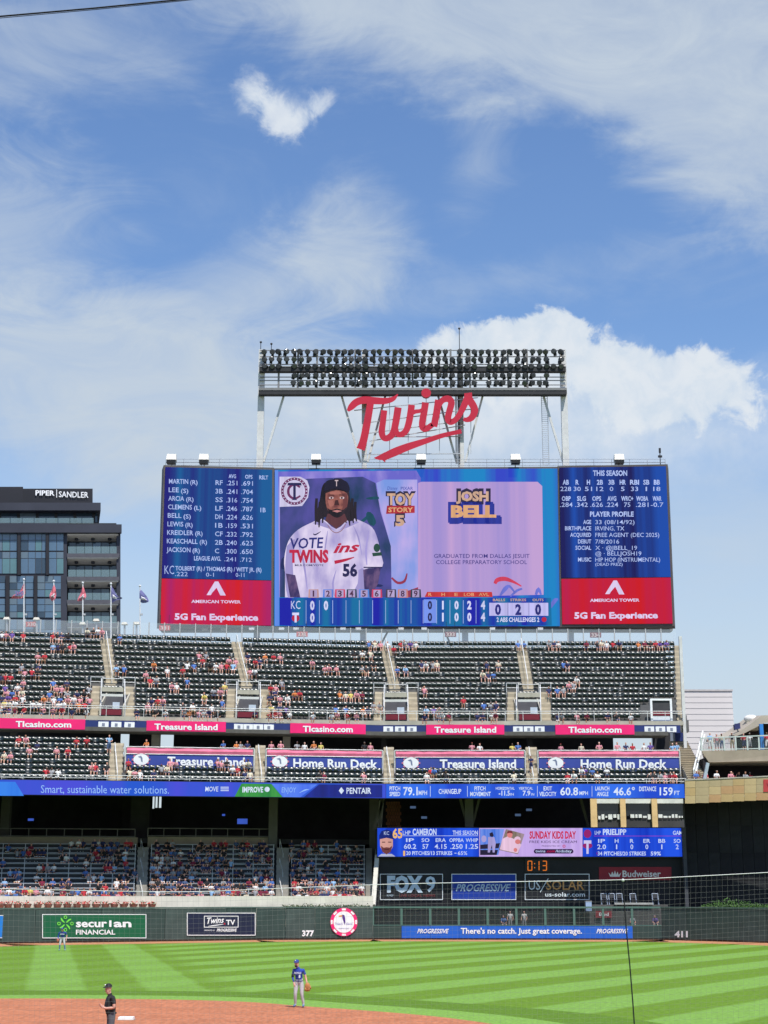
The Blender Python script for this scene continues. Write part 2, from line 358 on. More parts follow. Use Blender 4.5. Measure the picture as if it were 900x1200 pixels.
# ------------------------------------------------------------------ the field
def field():
    g = MB().quad((-4000, -3000, -.05), (4000, -3000, -.05), (4000, 7000, -.05), (-4000, 7000, -.05))
    put('ground', g, pm('city ground', (.16, .155, .14), .9, .2, .05), kind='structure')
    m = bpy.data.materials.new('mown turf'); m.use_nodes = True; nt = m.node_tree; N, L = nt.nodes, nt.links
    b = N['Principled BSDF']; b.inputs['Roughness'].default_value = .75; b.inputs['Specular IOR Level'].default_value = .12
    tc = N.new('ShaderNodeTexCoord'); P = tc.outputs['Object']
    def M(op, a, c=None, cl=False):
        n = N.new('ShaderNodeMath'); n.operation = op; n.use_clamp = cl
        for i, v in enumerate((a, c)):
            if v is None: continue
            if isinstance(v, (int, float)): n.inputs[i].default_value = v
            else: L.new(v, n.inputs[i])
        return n.outputs[0]
    def dot(w):
        n = N.new('ShaderNodeVectorMath'); n.operation = 'DOT_PRODUCT'; L.new(P, n.inputs[0]); n.inputs[1].default_value = w; return n.outputs['Value']
    def ns(scale, det, sc=None):
        v = P
        if sc:
            mp = N.new('ShaderNodeMapping'); L.new(P, mp.inputs[0]); mp.inputs['Scale'].default_value = sc; v = mp.outputs[0]
        n = N.new('ShaderNodeTexNoise'); L.new(v, n.inputs['Vector']); n.inputs['Scale'].default_value = scale; n.inputs['Detail'].default_value = det; return n.outputs[0]
    def sm(x, lo, hi):
        n = N.new('ShaderNodeMapRange'); n.interpolation_type = 'SMOOTHSTEP'; L.new(x, n.inputs[0]); n.inputs[1].default_value = lo; n.inputs[2].default_value = hi; return n.outputs[0]
    wob = M('MULTIPLY', M('SUBTRACT', ns(.35, 4), .5), .55)
    def stripes(ang, period, phase):
        q = M('ADD', dot((math.cos(ang), -math.sin(ang), 0)), wob)
        s = M('SINE', M('MULTIPLY', M('ADD', q, phase), 2 * math.pi / period)); return sm(s, -.22, .22)
    s1 = stripes(math.radians(32), 6.1, 34.55)
    s2 = stripes(math.radians(-12), 5.5, .775)
    x = M('ADD', dot((1, .209, 0)), M('MULTIPLY', wob, 2))
    left = sm(x, 9.6, 7.6); faint = M('MULTIPLY', left, .72)
    a = M('MULTIPLY', s1, M('SUBTRACT', 1.0, faint)); t = M('ADD', a, M('MULTIPLY', s2, faint))
    t = M('ADD', M('MULTIPLY', t, .8), M('MULTIPLY', M('SUBTRACT', ns(1.7, 8), .45), .55), True)
    mx = N.new('ShaderNodeMix'); mx.data_type = 'RGBA'; L.new(t, mx.inputs[0])
    mx.inputs[6].default_value = (.116, .214, .014, 1); mx.inputs[7].default_value = (.182, .335, .062, 1)
    m2 = N.new('ShaderNodeMix'); m2.data_type = 'RGBA'; m2.blend_type = 'MULTIPLY'; m2.inputs[0].default_value = 1.0; L.new(mx.outputs[2], m2.inputs[6])
    sp = N.new('ShaderNodeMapRange'); L.new(ns(5, 9), sp.inputs[0]); sp.inputs[1].default_value = .25; sp.inputs[2].default_value = .75; sp.inputs[3].default_value = .66; sp.inputs[4].default_value = 1.26
    cmb = N.new('ShaderNodeCombineColor')
    for i in range(3): L.new(sp.outputs[0], cmb.inputs[i])
    L.new(cmb.outputs[0], m2.inputs[7]); L.new(m2.outputs[2], b.inputs['Base Color'])
    bp = N.new('ShaderNodeBump'); bp.inputs['Strength'].default_value = .5; bp.inputs['Distance'].default_value = .04; L.new(ns(14, 5), bp.inputs['Height']); L.new(bp.outputs[0], b.inputs['Normal'])
    outer = [(-70, -5), (70, -5), (70, 120)] + [(p.x, p.y + .5) for p in WALL_LINE[::-1]] + [(-70, 120)]
    put('outfield_grass', MB().flat([(x, y, -.012) for x, y in outer]), m, kind='structure', org=(0, 0, 0))
    # dark and light bands mown round the infield arc
    arc = [Vector(p) for p in ((-30, 62.5), (-23, 66.6), (-16.3, 68.3), (-10.8, 68), (-7.6, 67.2), (-5.2, 65.9), (-3.3, 63.9), (-.9, 61.7), (1.35, 59.3), (2.93, 56.9), (4.2, 54.0), (5.6, 48), (6.2, 40))]
    arc = [Vector(p) for p in crom([tuple(p) for p in arc], 4)]
    def offs(d):
        out = []
        for i, p in enumerate(arc):
            t = (arc[min(i + 1, len(arc) - 1)] - arc[max(i - 1, 0)]).normalized(); out.append(p + Vector((-t.y, t.x)) * d)
        return out
    def band(a, c, z):
        mb = MB(); A, B = offs(a), offs(c)
        for i in range(len(A) - 1): mb.quad((*A[i], z), (*A[i + 1], z), (*B[i + 1], z), (*B[i], z))
        return mb
    dk = pm('dark mown turf', (.094, .180, .016), .8, .22, 4.0, .3, .1, fine=(9, 3, 1, .15)); lt = pm('light mown turf', (.172, .315, .056), .8, .2, 4.0, .3, .1, fine=(9, 3, 1, .15))
    put('infield_mown_band', band(2.4, 5.6, -.007), dk, kind='structure')
    put('infield_mown_edge', band(0, 2.4, -.008), lt, kind='structure')
    dirt = pm('infield clay', (.41, .155, .080), .9, .16, .55, .25, .1, fine=(6, 1.6, 1, .2))
    put('infield_dirt', MB().flat([(p.x, p.y, -.002) for p in arc] + [(6, 22, -.002), (-30, 22, -.002)]), dirt, kind='structure')
    # warning track
    wt = MB()
    for a, c in zip(WALL_LINE[:-1], WALL_LINE[1:]):
        d = (c - a).normalized(); n = Vector((d.y, -d.x, 0)); n = n if n.y < 0 else -n
        wt.quad(a + Vector((0, .2, -.004)), c + Vector((0, .2, -.004)), c + n * 5.2 + Vector((0, 0, -.004)), a + n * 5.2 + Vector((0, 0, -.004)))
    put('warning_track', wt, pm('crushed brick track', (.42, .20, .10), .9, .14, 1.0, .2, .1), kind='structure')
    # second base
    p = gnd(148, 1195); bx = thing('base_bag', (p.x, p.y, 0), 'white square base bag lying on the infield dirt behind the umpire', 'base')
    s = MB(); s.box(p.x - .26, p.x + .26, p.y - .2, p.y + .2, 0, .10); put('cushion', s, pm('white base canvas', (.82, .82, .80), .6, .06, 4), bx)
    s = MB(); s.box(p.x - .30, p.x + .30, p.y - .23, p.y + .23, -.001, .02); put('anchor_plate', s, pm('rubber base edge', (.4, .35, .3), .8), bx)
WALL_LINE = [Vector(gnd(px, py)) for px, py in ((-90, 1109.3), (0, 1106), (300, 1101.7), (437, 1101), (776, 1101.5), (900, 1105), (1010, 1109))]
field()

# ------------------------------------------------------------------ outfield wall, bullpen fence, wall signs
WPX = (-90, 0, 300, 437, 776, 900, 1010)
def wall_plane(px):
    for i in range(len(WPX) - 1):
        if px <= WPX[i + 1] or i == len(WPX) - 2:
            a, c = WALL_LINE[i], WALL_LINE[i + 1]; d = (c - a).normalized(); n = Vector((d.y, -d.x, 0)); n = n if n.y < 0 else -n
            return Plane(a, n)
WH = 2.9
def along(idx0, idx1, step):
    """equal lengths along the wall line between two of its corners"""
    out = []
    for i in range(idx0, idx1):
        a, c = WALL_LINE[i], WALL_LINE[i + 1]; L = (c - a).length; n = max(1, round(L / step))
        for k in range(n): out.append((a.lerp(c, k / n), a.lerp(c, (k + 1) / n)))
    return out
def wall_piece(mb, a, c, z0, z1, t=.25, gap=.012, front=0.0):
    d = (c - a).normalized(); n = Vector((d.y, -d.x, 0)); n = n if n.y < 0 else -n
    a, c = a + d * gap, c - d * gap; f = n * front; bk = -n * t
    return mb.hexa([a + f + Vector((0, 0, z0)), c + f + Vector((0, 0, z0)), c + bk + Vector((0, 0, z0)), a + bk + Vector((0, 0, z0)),
                    a + f + Vector((0, 0, z1)), c + f + Vector((0, 0, z1)), c + bk + Vector((0, 0, z1)), a + bk + Vector((0, 0, z1))])
def outfield_wall():
    CAP = pm('green wall cap', (.075, .125, .105), .5, .12, 1.0); FOOT = pm('dark wall foot', (.05, .03, .022), .8)
    greens = [pm('dark green wall padding', 0), pm('worn green wall padding', (.048, .072, .066), .65, .25, .8, .2), pm('deep green wall padding', (.032, .056, .050), .6, .2, .7, .15)]
    defs = (('dark padded outfield wall below the lower bleachers with green, navy and round signs', 0, 3, 2.9), ('dark padded outfield wall numbered 411 under the black backdrop', 4, 6, 3.2))
    for lab, i0, i1, st in defs:
        w = thing('outfield_wall', WALL_LINE[i0], lab, 'wall')
        rr = random.Random(i0)
        for a, c in along(i0, i1, st):
            put('panel', wall_piece(MB(), a, c, .16, WH + rr.uniform(-.01, .01), .25, .018, rr.uniform(0, .02)), rr.choice(greens), w)
        cap = MB(); ft = MB()
        for i in range(i0, i1):
            wall_piece(cap, WALL_LINE[i], WALL_LINE[i + 1], WH + .012, WH + .13, .32, 0, .05); wall_piece(ft, WALL_LINE[i], WALL_LINE[i + 1], 0, .15, .2, 0, -.03)
        put('cap_rail', cap, CAP, w); put('footing', ft, FOOT, w)
    # end return of the left wall into the bullpen
    b = thing('bullpen_fence', WALL_LINE[3], 'green framed mesh bullpen fence above blue and green padding', 'fence')
    rr = random.Random(3)
    BLUE = pm('blue pad vinyl', (.015, .11, .52), .5, .08, .6)
    for a, c in along(3, 4, 2.75):
        mid = (a + c) / 2; px = 450 + 1800 * mid.x / (mid.y * CP - (H - .7) * SP)   # which pads carry the blue advert
        put('pad', wall_piece(MB(), a, c, .14, 1.27, .22, .012, rr.uniform(0, .015)), BLUE if 480 < px < 744 else rr.choice(greens), b)
    rl = MB(); ft = MB(); sill = MB()
    for i in range(3, 4):
        wall_piece(rl, WALL_LINE[i], WALL_LINE[i + 1], WH - .02, WH + .14, .16, 0, .02); wall_piece(ft, WALL_LINE[i], WALL_LINE[i + 1], 0, .13, .15, 0, -.03)
        wall_piece(sill, WALL_LINE[i], WALL_LINE[i + 1], 1.28, 1.35, .26, 0, .03)
    FR = pm('green fence frame', (.075, .15, .125), .5, .12, 1.0)
    put('top_rail', rl, FR, b); put('footing', ft, FOOT, b); put('sill', sill, FR, b)
    MESH = glass('dark fence mesh', (.03, .045, .04), .26, .9)
    segs = along(3, 4, 2.75)
    for k, (a, c) in enumerate(segs):
        p = MB(); p.box(a.x - .11, a.x + .11, a.y + .0, a.y + .2, 1.36, WH - .03); put('post', p, FR, b)
        s = MB(); d = (c - a).normalized()
        s.hexa([a + d * .12 + Vector((0, .1, 1.36)), c - d * .12 + Vector((0, .1, 1.36)), c - d * .12 + Vector((0, .115, 1.36)), a + d * .12 + Vector((0, .115, 1.36)),
                a + d * .12 + Vector((0, .1, WH - .03)), c - d * .12 + Vector((0, .1, WH - .03)), c - d * .12 + Vector((0, .115, WH - .03)), a + d * .12 + Vector((0, .115, WH - .03))])
        put('mesh_panel', s, MESH, b)
    # adverts fixed to the wall
    def sign(name, label, px0, py0, px1, py1, face, border=WHITEP, bw=.8):
        pl = wall_plane((px0 + px1) / 2); o = pl(px0, py1, .1); s = thing(name, o, label, 'sign')
        put('board', slab(pl, px0, py0, px1, py1, .045, .075), face, s)
        if border: put('border', frame(MB(), pl, px0, py0, px1, py1, bw, .085), border, s)
        return s, pl
    GREEN = pm('green sign vinyl', (.008, .105, .045), .5, .08, .5); DN = pm('midnight sign vinyl', (.012, .016, .045), .5, .1, .5)
    s, pl = sign('wall_sign', 'green securian financial sign with a bright lime flower emblem on the outfield wall', 49.5, 1071.2, 171.5, 1099.5, GREEN)
    t = MB(); text(t, pl, 'secur', 89, 1077.6, 125.5, 1086.2, .1, .03); text(t, pl, 'an', 133, 1077.6, 154, 1086.2, .1, .03); rect(t, pl, 128, 1078.6, 130.6, 1086.2, .1)
    text(t, pl, 'FINANCIAL', 89, 1089.6, 135, 1095, .1, .02); put('lettering', t, WHITEP, s)
    lime = MB(); cx, cy = 76.7, 1082.3
    for k in range(4):
        a = math.radians(45 + 90 * k); stroke(lime, pl, [(cx + 1.6 * math.cos(a), cy + 1.6 * math.sin(a), 1.1), (cx + 5.5 * math.cos(a), cy + 5.5 * math.sin(a), 1.8), (cx + 8.3 * math.cos(a + .12), cy + 8.3 * math.sin(a + .12), 1.3)], .11, .02, 3)
        a = math.radians(90 * k); c = (cx + 7.6 * math.cos(a), cy + 7.4 * math.sin(a))
        stroke(lime, pl, [(x, y, .9) for x, y in disc(*c, 1.6, n=9, a1=405)], .115, .02, 2)
    put('emblem', lime, pm('lime vinyl', (.16, .66, .06), .5, .1), s)
    s, pl = sign('wall_sign', 'navy Twins TV sign with a rounded white outline on the outfield wall', 219, 1069.6, 299.5, 1096.3, DN)
    t = MB(); frame(t, pl, 239, 1073.2, 279.5, 1086.9, .8, .1); text(t, pl, 'Twins', 242.5, 1075.5, 262.5, 1082.5, .1, .02, .3, -.06); text(t, pl, 'TV', 265, 1078, 275.5, 1083.6, .1, .03)
    stroke(t, pl, [(244, 1085.4, .3), (252, 1084.4, 1.1), (262, 1083.0, .4)], .1, .01, 3)
    text(t, pl, 'PRESENTED BY', 239.5, 1089.4, 252, 1091, .1, .0); text(t, pl, 'PROGRESSIVE', 254, 1088.3, 277.5, 1091.6, .1, .03, .25); put('lettering', t, WHITEP, s)
    put('dot', poly(MB(), pl, disc(263.2, 1082.6, 1.0), .1), REDSIGN, s)
    s, pl = sign('wall_sign', 'bright blue sign cut off at the picture edge on the outfield wall', -60, 1072.5, 5.2, 1099.5, pm('bright blue sign vinyl', (.02, .22, .66), .5, .08))
    # chip-shaped medallion
    pl = wall_plane(403); s = thing('medallion_sign', pl(403, 1097, .1), 'round white medallion sign with magenta rim and toucan on the outfield wall', 'sign')
    front = [pl(x, y, .12) for x, y in disc(403, 1080.5, 16, 16.6, 28)]; put('rim', MB().prism(front, -pl.n * .09), PINK, s)
    put('face', MB().prism([pl(x, y, .14) for x, y in disc(403, 1080.5, 12.2, 12.7, 24)], -pl.n * .015), WHITEP, s)
    e = MB()
    for k in range(8):
        a = math.radians(45 * k + 90); u = (math.cos(a), math.sin(a)); v = (-u[1], u[0])
        e.flat([pl(403 + u[0] * r + v[0] * w, 1080.5 + (u[1] * r + v[1] * w) * 1.035, .135) for r, w in ((13.2, -2.2), (15.4, -2.4), (15.4, 2.4), (13.2, 2.2))])
    put('rim_mark', e, WHITEP, s)
    put('bird', poly(MB(), pl, [(401.5, 1071.6), (403.6, 1072.6), (404.6, 1076), (404.8, 1081), (403.6, 1084), (402.6, 1080), (401.2, 1076), (401, 1073)], .15), pm('purple vinyl', (.09, .03, .22), .5), s)
    put('beak', poly(MB(), pl, [(396.6, 1073.2), (401, 1072.2), (401, 1074), (397.5, 1074.4)], .15), pm('orange vinyl', (.75, .30, .06), .5), s)
    t = MB(); text(t, pl, 'Treasure', 392.6, 1081.2, 401.5, 1083.8, .155, .0); text(t, pl, 'Island', 405.3, 1081.2, 412.8, 1083.8, .155, .0); text(t, pl, 'RESORT & CASINO', 397, 1087.3, 409, 1088.8, .155, .0)
    put('lettering', t, pm('violet vinyl', (.18, .10, .42), .5), s)
    for txt, a in (('377', (354, 1090.6, 368, 1096.8)), ('411', (790.5, 1091.4, 806, 1098))):
        pl = wall_plane(a[0]); put('distance_marker', text(MB(), pl, txt, *a, .06, .045), WHITEP, None, label='white painted distance number %s on the dark wall %s' % (txt, 'beside the round medallion' if txt == '377' else 'below the junipers'), cat='marker')
    pl = wall_plane(610); t = MB()
    text(t, pl, 'PROGRESSIVE', 489, 1088.6, 526, 1093.6, .04, .02, .3); text(t, pl, "There's no catch. Just great coverage.", 540, 1087.6, 682, 1094, .04, .022); text(t, pl, 'PROGRESSIVE', 699, 1088.6, 736, 1093.6, .04, .02, .3)
    put('lettering', t, WHITEP, b)
outfield_wall()

# ------------------------------------------------------------------ lower bleachers
def X_at(px, py, Yc): return onB(px, py, Yc).x
NB = 11
def brow(i):                                # bleacher row: distance of its bench, height of the bench top
    Yc = 155.0 + .86 * i; return Yc, onB(250, 1051.5 - i * 5.75, Yc).z
B_SECT = ((-25, 158.5, 'below the flagpoles'), (176, 321, 'behind the navy wall sign'), (341, 427.5, 'above the round medallion'))
def bleachers():
    st = thing('lower_stand', (-20, 152, 0), 'stepped concrete lower stand under the shaded deck behind left field', 'stand')
    mb = MB()
    for i in range(NB + 1):
        Yc, z = brow(i); xa, xb = X_at(-40, 1020, Yc), X_at(436, 1020, Yc)
        mb.bbox(xa, xb, Yc - .5, Yc + .36, 0 if i == 0 else z - 1.6, z - .45)
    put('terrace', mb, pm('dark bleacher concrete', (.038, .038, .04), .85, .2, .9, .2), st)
    z0 = brow(0)[1]
    fw = MB(); fw.bbox(X_at(-40, 1055, 152.9), X_at(437, 1055, 152.9), 152.6, 152.9, 0, z0 + .12); put('front_wall', fw, pm('cream front wall', (.66, .62, .52), .8, .12, .8, .15), st)  # base colour raised to stand in for sunlight on the wall face
    Yc, z = brow(NB); bw = MB(); bw.bbox(X_at(-40, 990, Yc + .5), X_at(161, 990, Yc + .5), Yc + .42, Yc + .75, z - 2, onB(100, 981, Yc + .42).z)
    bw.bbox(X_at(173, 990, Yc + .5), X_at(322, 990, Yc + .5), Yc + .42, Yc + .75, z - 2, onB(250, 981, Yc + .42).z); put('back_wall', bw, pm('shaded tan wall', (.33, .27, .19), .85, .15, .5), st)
    # aisle stairs
    for a, c in ((161, 173.5), (324, 338.5), (428.5, 436)):
        s = MB()
        for i in range(NB):
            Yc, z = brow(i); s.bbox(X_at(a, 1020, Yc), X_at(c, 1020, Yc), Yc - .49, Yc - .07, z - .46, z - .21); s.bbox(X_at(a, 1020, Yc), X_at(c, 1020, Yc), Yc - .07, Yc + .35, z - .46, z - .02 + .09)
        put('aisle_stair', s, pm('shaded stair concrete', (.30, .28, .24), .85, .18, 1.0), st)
    for a in (168, 331.5):
        r = MB()
        for i0 in (0, 4, 8):
            A, B = brow(i0), brow(min(i0 + 3, NB)); pa, pb = onB(a, 1020, A[0]), onB(a - 4 + i0 * .0, 1020, B[0])
            pa.z, pb.z = A[1] + .45, B[1] + .45; r.tube([pa - Vector((0, 0, .9)), pa, pb, pb - Vector((0, 0, .9))], .035, 5)
        put('handrail', r, RAIL, st)
    r = MB(); zt = onB(240, 1052.5, 152.7).z
    for a, c in ((-30, 160), (186, 322), (340, 430)):
        p, q = onB(a, 1050, 152.75), onB(c, 1050, 152.75)
        for h in (zt + .15, zt - .25): r.tube([Vector((p.x, p.y, h)), Vector((q.x, q.y, h))], .03, 5)
        n = int((q.x - p.x) / 2)
        for k in range(n + 1):
            w = p.lerp(q, k / max(1, n)); r.tube([Vector((w.x, w.y, zt - 1.0)), Vector((w.x, w.y, zt + .15))], .028, 5)
    put('front_rail', r, RAIL, st)
    hr = MB(); p, q = onB(437.5, 1062, 153.2), onB(447, 940, 163.0)
    hr.bar(p, q, .42, .5); put('side_wall', hr, pm('pale end wall', (.52, .50, .44), .8, .12), st)
    # railing of the concourse behind the top row
    Yc, z = brow(NB); cr = MB()
    for a, c in ((-30, 158), (173, 322)):
        p, q = onB(a, 980.5, Yc + .6), onB(c, 980.5, Yc + .6); zt = onB(a, 970.5, Yc + .6).z; zb = onB(a, 980, Yc + .6).z + .05
        for zz in (zt, zb): cr.tube([Vector((p.x, p.y, zz)), Vector((q.x, q.y, zz))], .05, 4)
        n = int((q.x - p.x) / 1.6)
        for k in range(n + 1):
            w = p.lerp(q, k / n); cr.tube([Vector((w.x, w.y, zb - .1)), Vector((w.x, w.y, zt))], .045, 4)
    put('concourse_rail', cr, pm('dim grey rail', (.22, .21, .20), .5), st)
    # benches: plank, back slat, stanchions
    ALU = pm('brushed bench aluminium', (.46, .48, .51), .42, .12, 1.5, metal=.25); SLATE = pm('grey bench slat', (.013, .014, .019), .5, .18, 1.0)
    for px0, px1, where in B_SECT:
        for i in range(NB):
            Yc, z = brow(i); p, q = onB(px0, 1020, Yc), onB(px1, 1020, Yc); x0, x1 = p.x, q.x
            bn = thing('bleacher_bench', (x0, bendY(x0, Yc), z - .45), 'long aluminium bleacher bench, %s row from the field %s' % (ORD[i], where), 'bench', 'bleacher benches of the lower stand')
            put('seat_plank', MB().bbox(x0, x1, Yc - .30, Yc - .02, z - .045, z), ALU, bn)
            put('back_slat', MB().bbox(x0, x1, Yc + .10, Yc + .15, z + .03, z + .33), SLATE, bn)
            put('back_cap', MB().bbox(x0, x1, Yc + .085, Yc + .165, z + .335, z + .385), ALU, bn)
            n = max(2, round((x1 - x0) / 2.15)); me = None
            for k in range(n + 1):
                x = x0 + .06 + (x1 - x0 - .12) * k / n
                if me is None:
                    m = MB(); m.box(-.035, .035, .02, .09, -.44, .40); m.box(-.04, .04, -.28, .02, -.12, -.05); me = m.mesh('stanchion', ALU)
                place('stanchion', me, (x, bendY(x, Yc), z), BEND_ROT if x < 0 else 0, bn)
    # planters along the wall top
    CLAY = pm('terracotta planter', (.42, .13, .075), .8, .2, 6); FLW = pm('red flowers', (.55, .05, .04), .7, .35, 9); LEAF = pm('planter leaves', (.06, .11, .03), .7, .35, 9)
    for k, px in enumerate((0.5, 9.5, 20.5, 32, 44.5, 56.5, 67.5, 79, 90.5, 101, 112.5, 123.5, 134, 145, 156.5, 167.5, 178)):
        p = onB(px, 1060, 152.2); p.z = onB(px, 1064.5, 152.2).z; rr = random.Random(k)
        f = thing('flower_planter', p, 'terracotta planter of red flowers, %s from the picture edge along the wall top' % ORD[k], 'planter', 'planters along the outfield wall')
        put('pot', MB().tube([p, p + Vector((0, 0, .36)), p + Vector((0, 0, .40))], [.26, .40, .42], 9), CLAY, f)
        a, c = MB(), MB()
        for j in range(26):
            w = p + Vector((rr.gauss(0, .22), rr.gauss(0, .14), .42 + abs(rr.gauss(0, .12)))); m = (a if rr.random() < .6 else c)
            e1 = Vector((rr.uniform(-1, 1), rr.uniform(-1, 1), rr.uniform(-.3, 1))).normalized() * .09; e2 = e1.cross(Vector((rr.uniform(-1, 1), rr.uniform(-1, 1), 1))).normalized() * .07
            m.quad(w - e1, w + e2, w + e1, w - e2)
        put('flowers', a, FLW, f, kind='stuff'); put('leaves', c, LEAF, f, kind='stuff')
    hb = MB(); rr = random.Random(9)
    for j in range(700):
        w = onB(rr.uniform(331, 434), 1060, 152.15 + rr.uniform(-.15, .15)); w.z = onB(380, 1063.5, 152.2).z + abs(rr.gauss(0, .13))
        e1 = Vector((rr.uniform(-1, 1), rr.uniform(-1, 1), rr.uniform(-.3, 1))).normalized() * .09; e2 = e1.cross(Vector((rr.uniform(-1, 1), rr.uniform(-1, 1), 1))).normalized() * .06
        hb.quad(w - e1, w + e2, w + e1, w - e2)
    put('hedge', hb, pm('low hedge leaves', (.055, .085, .02), .7, .4, 7), label='low trailing green hedge along the wall top above the medallion', cat='hedge', kind='stuff')
bleachers()

# ------------------------------------------------------------------ the shell: lower concourse, decks, ribbon board
def zB(px, py, Yc): return onB(px, py, Yc).z
ZR0, ZR1 = zB(600, 935.2, 153), zB(600, 918.8, 153)      # ribbon board bottom and top
def shell():
    XL, XR = X_at(-45, 930, 153), X_at(802.5, 930, 153)
    sh = thing('grandstand', (0, 165, 0), 'open two deck grandstand with dark shaded concourses under its seating', 'stand')
    # slab carrying the club deck, ceiling of the lower concourse
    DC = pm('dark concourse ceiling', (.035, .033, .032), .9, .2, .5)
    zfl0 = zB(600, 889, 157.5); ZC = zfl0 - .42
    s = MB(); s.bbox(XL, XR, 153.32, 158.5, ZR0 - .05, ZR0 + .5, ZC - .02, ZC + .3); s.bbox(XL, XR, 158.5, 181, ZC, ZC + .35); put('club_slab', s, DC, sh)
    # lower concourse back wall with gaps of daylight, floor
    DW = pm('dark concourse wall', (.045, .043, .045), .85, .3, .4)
    zf = brow(NB)[1] + .5; Yb = 181
    s = MB(); gaps = [(155.5, 158.0, 935, 946.5), (165.3, 169.2, 935, 943.0), (174.0, 181.0, 935, 947.5), (182.0, 189.0, 935, 946.5)]
    cuts = [-45]
    for g in gaps: cuts += [g[0], g[1]]
    cuts.append(802)
    for k in range(len(cuts) - 1):
        a, c = X_at(cuts[k], 950, Yb), X_at(cuts[k + 1], 950, Yb)
        top = ZC - .01 if k % 2 == 0 else zB(165, gaps[k // 2][3], Yb)
        s.bbox(a, c, Yb - .2, Yb, 0, top)
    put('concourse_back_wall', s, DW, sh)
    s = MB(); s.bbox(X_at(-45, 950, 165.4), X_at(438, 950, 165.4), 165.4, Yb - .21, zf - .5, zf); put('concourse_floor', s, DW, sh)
    # window bars in the gaps, and booths
    s = MB()
    for px in (167.2, 177.3, 185.5): 
        p = onB(px, 940, Yb - .1); s.box(p.x - .08, p.x + .08, p.y - .05, p.y + .05, zf, ZC - .02)
    put('window_bar', s, DARKSTEEL, sh)
    # columns
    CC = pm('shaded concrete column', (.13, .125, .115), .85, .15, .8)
    for px, w, Yc in ((7.5, .45, 168), (320.5, .45, 164.9), (438.5, .5, 164.9), (549.5, .42, 160)):
        p = onB(px, 950, Yc); c = MB(); c.box(p.x - w, p.x + w, p.y - w, p.y + w, 0, ZC - .02); put('column', c, CC, sh)
    for px, w, Yc in ((150, .55, 176), (166, 1.0, 172)):
        p = onB(px, 950, Yc); c = MB(); c.box(p.x - w, p.x + w, p.y - w, p.y + w, 0, ZC - .02); put('column', c, DW, sh)
    for px, py, w, h, Yq in ((284, 962.5, .55, .28, 172), (262, 955, .16, .1, 176), (36, 960.5, .3, .12, 172)):
        p = onB(px, py, Yq); put('concourse_screen', MB().box(p.x - w, p.x + w, p.y, p.y + .08, p.z - h, p.z + h), glow('concourse screen blue', (60, 90, 190)), sh)
    for px, py in ((484, 946), (607, 955), (620, 949), (497, 958)):
        p = onY(px, py, 165); put('concourse_screen', MB().box(p.x - .3, p.x + .3, p.y, p.y + .08, p.z - .12, p.z + .12), glow('concourse screen pale', (70, 90, 120)), sh)
    # west end wall keeps the concourse dark
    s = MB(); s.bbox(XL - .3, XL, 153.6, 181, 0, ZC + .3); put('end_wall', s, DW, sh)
    # centre-field block under the ribbon: black facade, bracing, podium
    zt = zB(600, 970.3, 157); Yf = 157.4
    s = MB(); s.box(X_at(440, 1000, Yf), X_at(803, 1000, Yf), Yf, 181, 0, zt - .04); put('black_facade', s, BLACK, sh)
    zc = ZC - .03
    for p, q in (((462, 938), (438, 968)), ((529, 938), (549, 966)), ((573, 938), (552, 966)), ((671, 938), (690, 966)), ((451, 934), (444, 968))):
        a, c = onY(*p, 160), onY(*q, 160); put('brace', MB().bar((a.x, 160, zc), (c.x, 160, zt - .02), .26), pm('dim steel brace', (.10, .095, .085), .7, .2), sh)
    bk = MB(); x0, x1 = onY(452, 950, 168).x, onY(469, 950, 168).x
    for r in range(9):
        for k in range(6):
            o = (.5 if r % 2 else 0) * (x1 - x0) / 6; xa = x0 + (x1 - x0) * k / 6 + o; bk.box(xa + .015, xa + (x1 - x0) / 6 - .02, 167.8 + .03 * ((r * 7 + k * 3) % 3), 168.2, zt + r * .36, zt + r * .36 + .33)
    put('brick_pier', bk, pm('warm brick', (.36, .15, .075), .85, .25, 1.5), sh, kind='stuff')
    # glazed club windows at the right end with ochre mullions and a pale slatted screen
    zs = zB(750, 956, 153.1); zl = zB(750, 941.5, 153.1); zt2 = zB(750, 969.4, 152.9); x0, x1 = onY(697, 950, 153.1).x, onY(801, 950, 153.1).x
    put('lintel', MB().box(x0, x1, 152.95, 153.4, zl, ZR0 - .075), pm('pale window lintel', (.60, .60, .54), .8), sh)
    for k, (a, c) in enumerate(((700, 726.5), (734, 763.5), (771, 800.5))):
        put('window', MB().box(onY(a, 950, 153.2).x, onY(c, 950, 153.2).x, 153.3, 153.36, zs, zl), pm('dark window glass', (.012, .016, .020), .08, .3, .3, spec=.6), sh)
    OCH = pm('ochre mullion', (.62, .42, .20), .7, .15)
    for a, c in ((692, 699.5), (726.8, 733.2), (763.8, 770.2)):
        put('mullion', MB().box(onY(a, 950, 152.7).x, onY(c, 950, 152.7).x, 152.6, 152.94, zt2, ZR0 - .08), OCH, sh)
    sl = MB(); z1, z0 = zB(750, 954.3, 152.9), zB(750, 960.2, 152.9); rr = random.Random(4); px = 701
    while px < 800:
        w = rr.uniform(3.2, 6.2)
        if not (726 < px < 733 or 763 < px < 770): sl.box(onY(px, 956, 152.9).x, onY(min(800, px + w - 1.2), 956, 152.9).x, 152.86, 152.92, z0 + rr.choice((0, .15)), z1 - rr.choice((0, .0, .15)))
        px += w
    put('screen_panel', sl, pm('pale slat screen', (.66, .66, .62), .7), sh)
    put('podium_wall', MB().box(x0, x1, 153.0, 153.5, zt2, z0), DW, sh)
    # ---- upper deck soffit + club concourse
    zfl = zB(600, 889, 157.5); zso = zB(600, 860.5, 160.4)
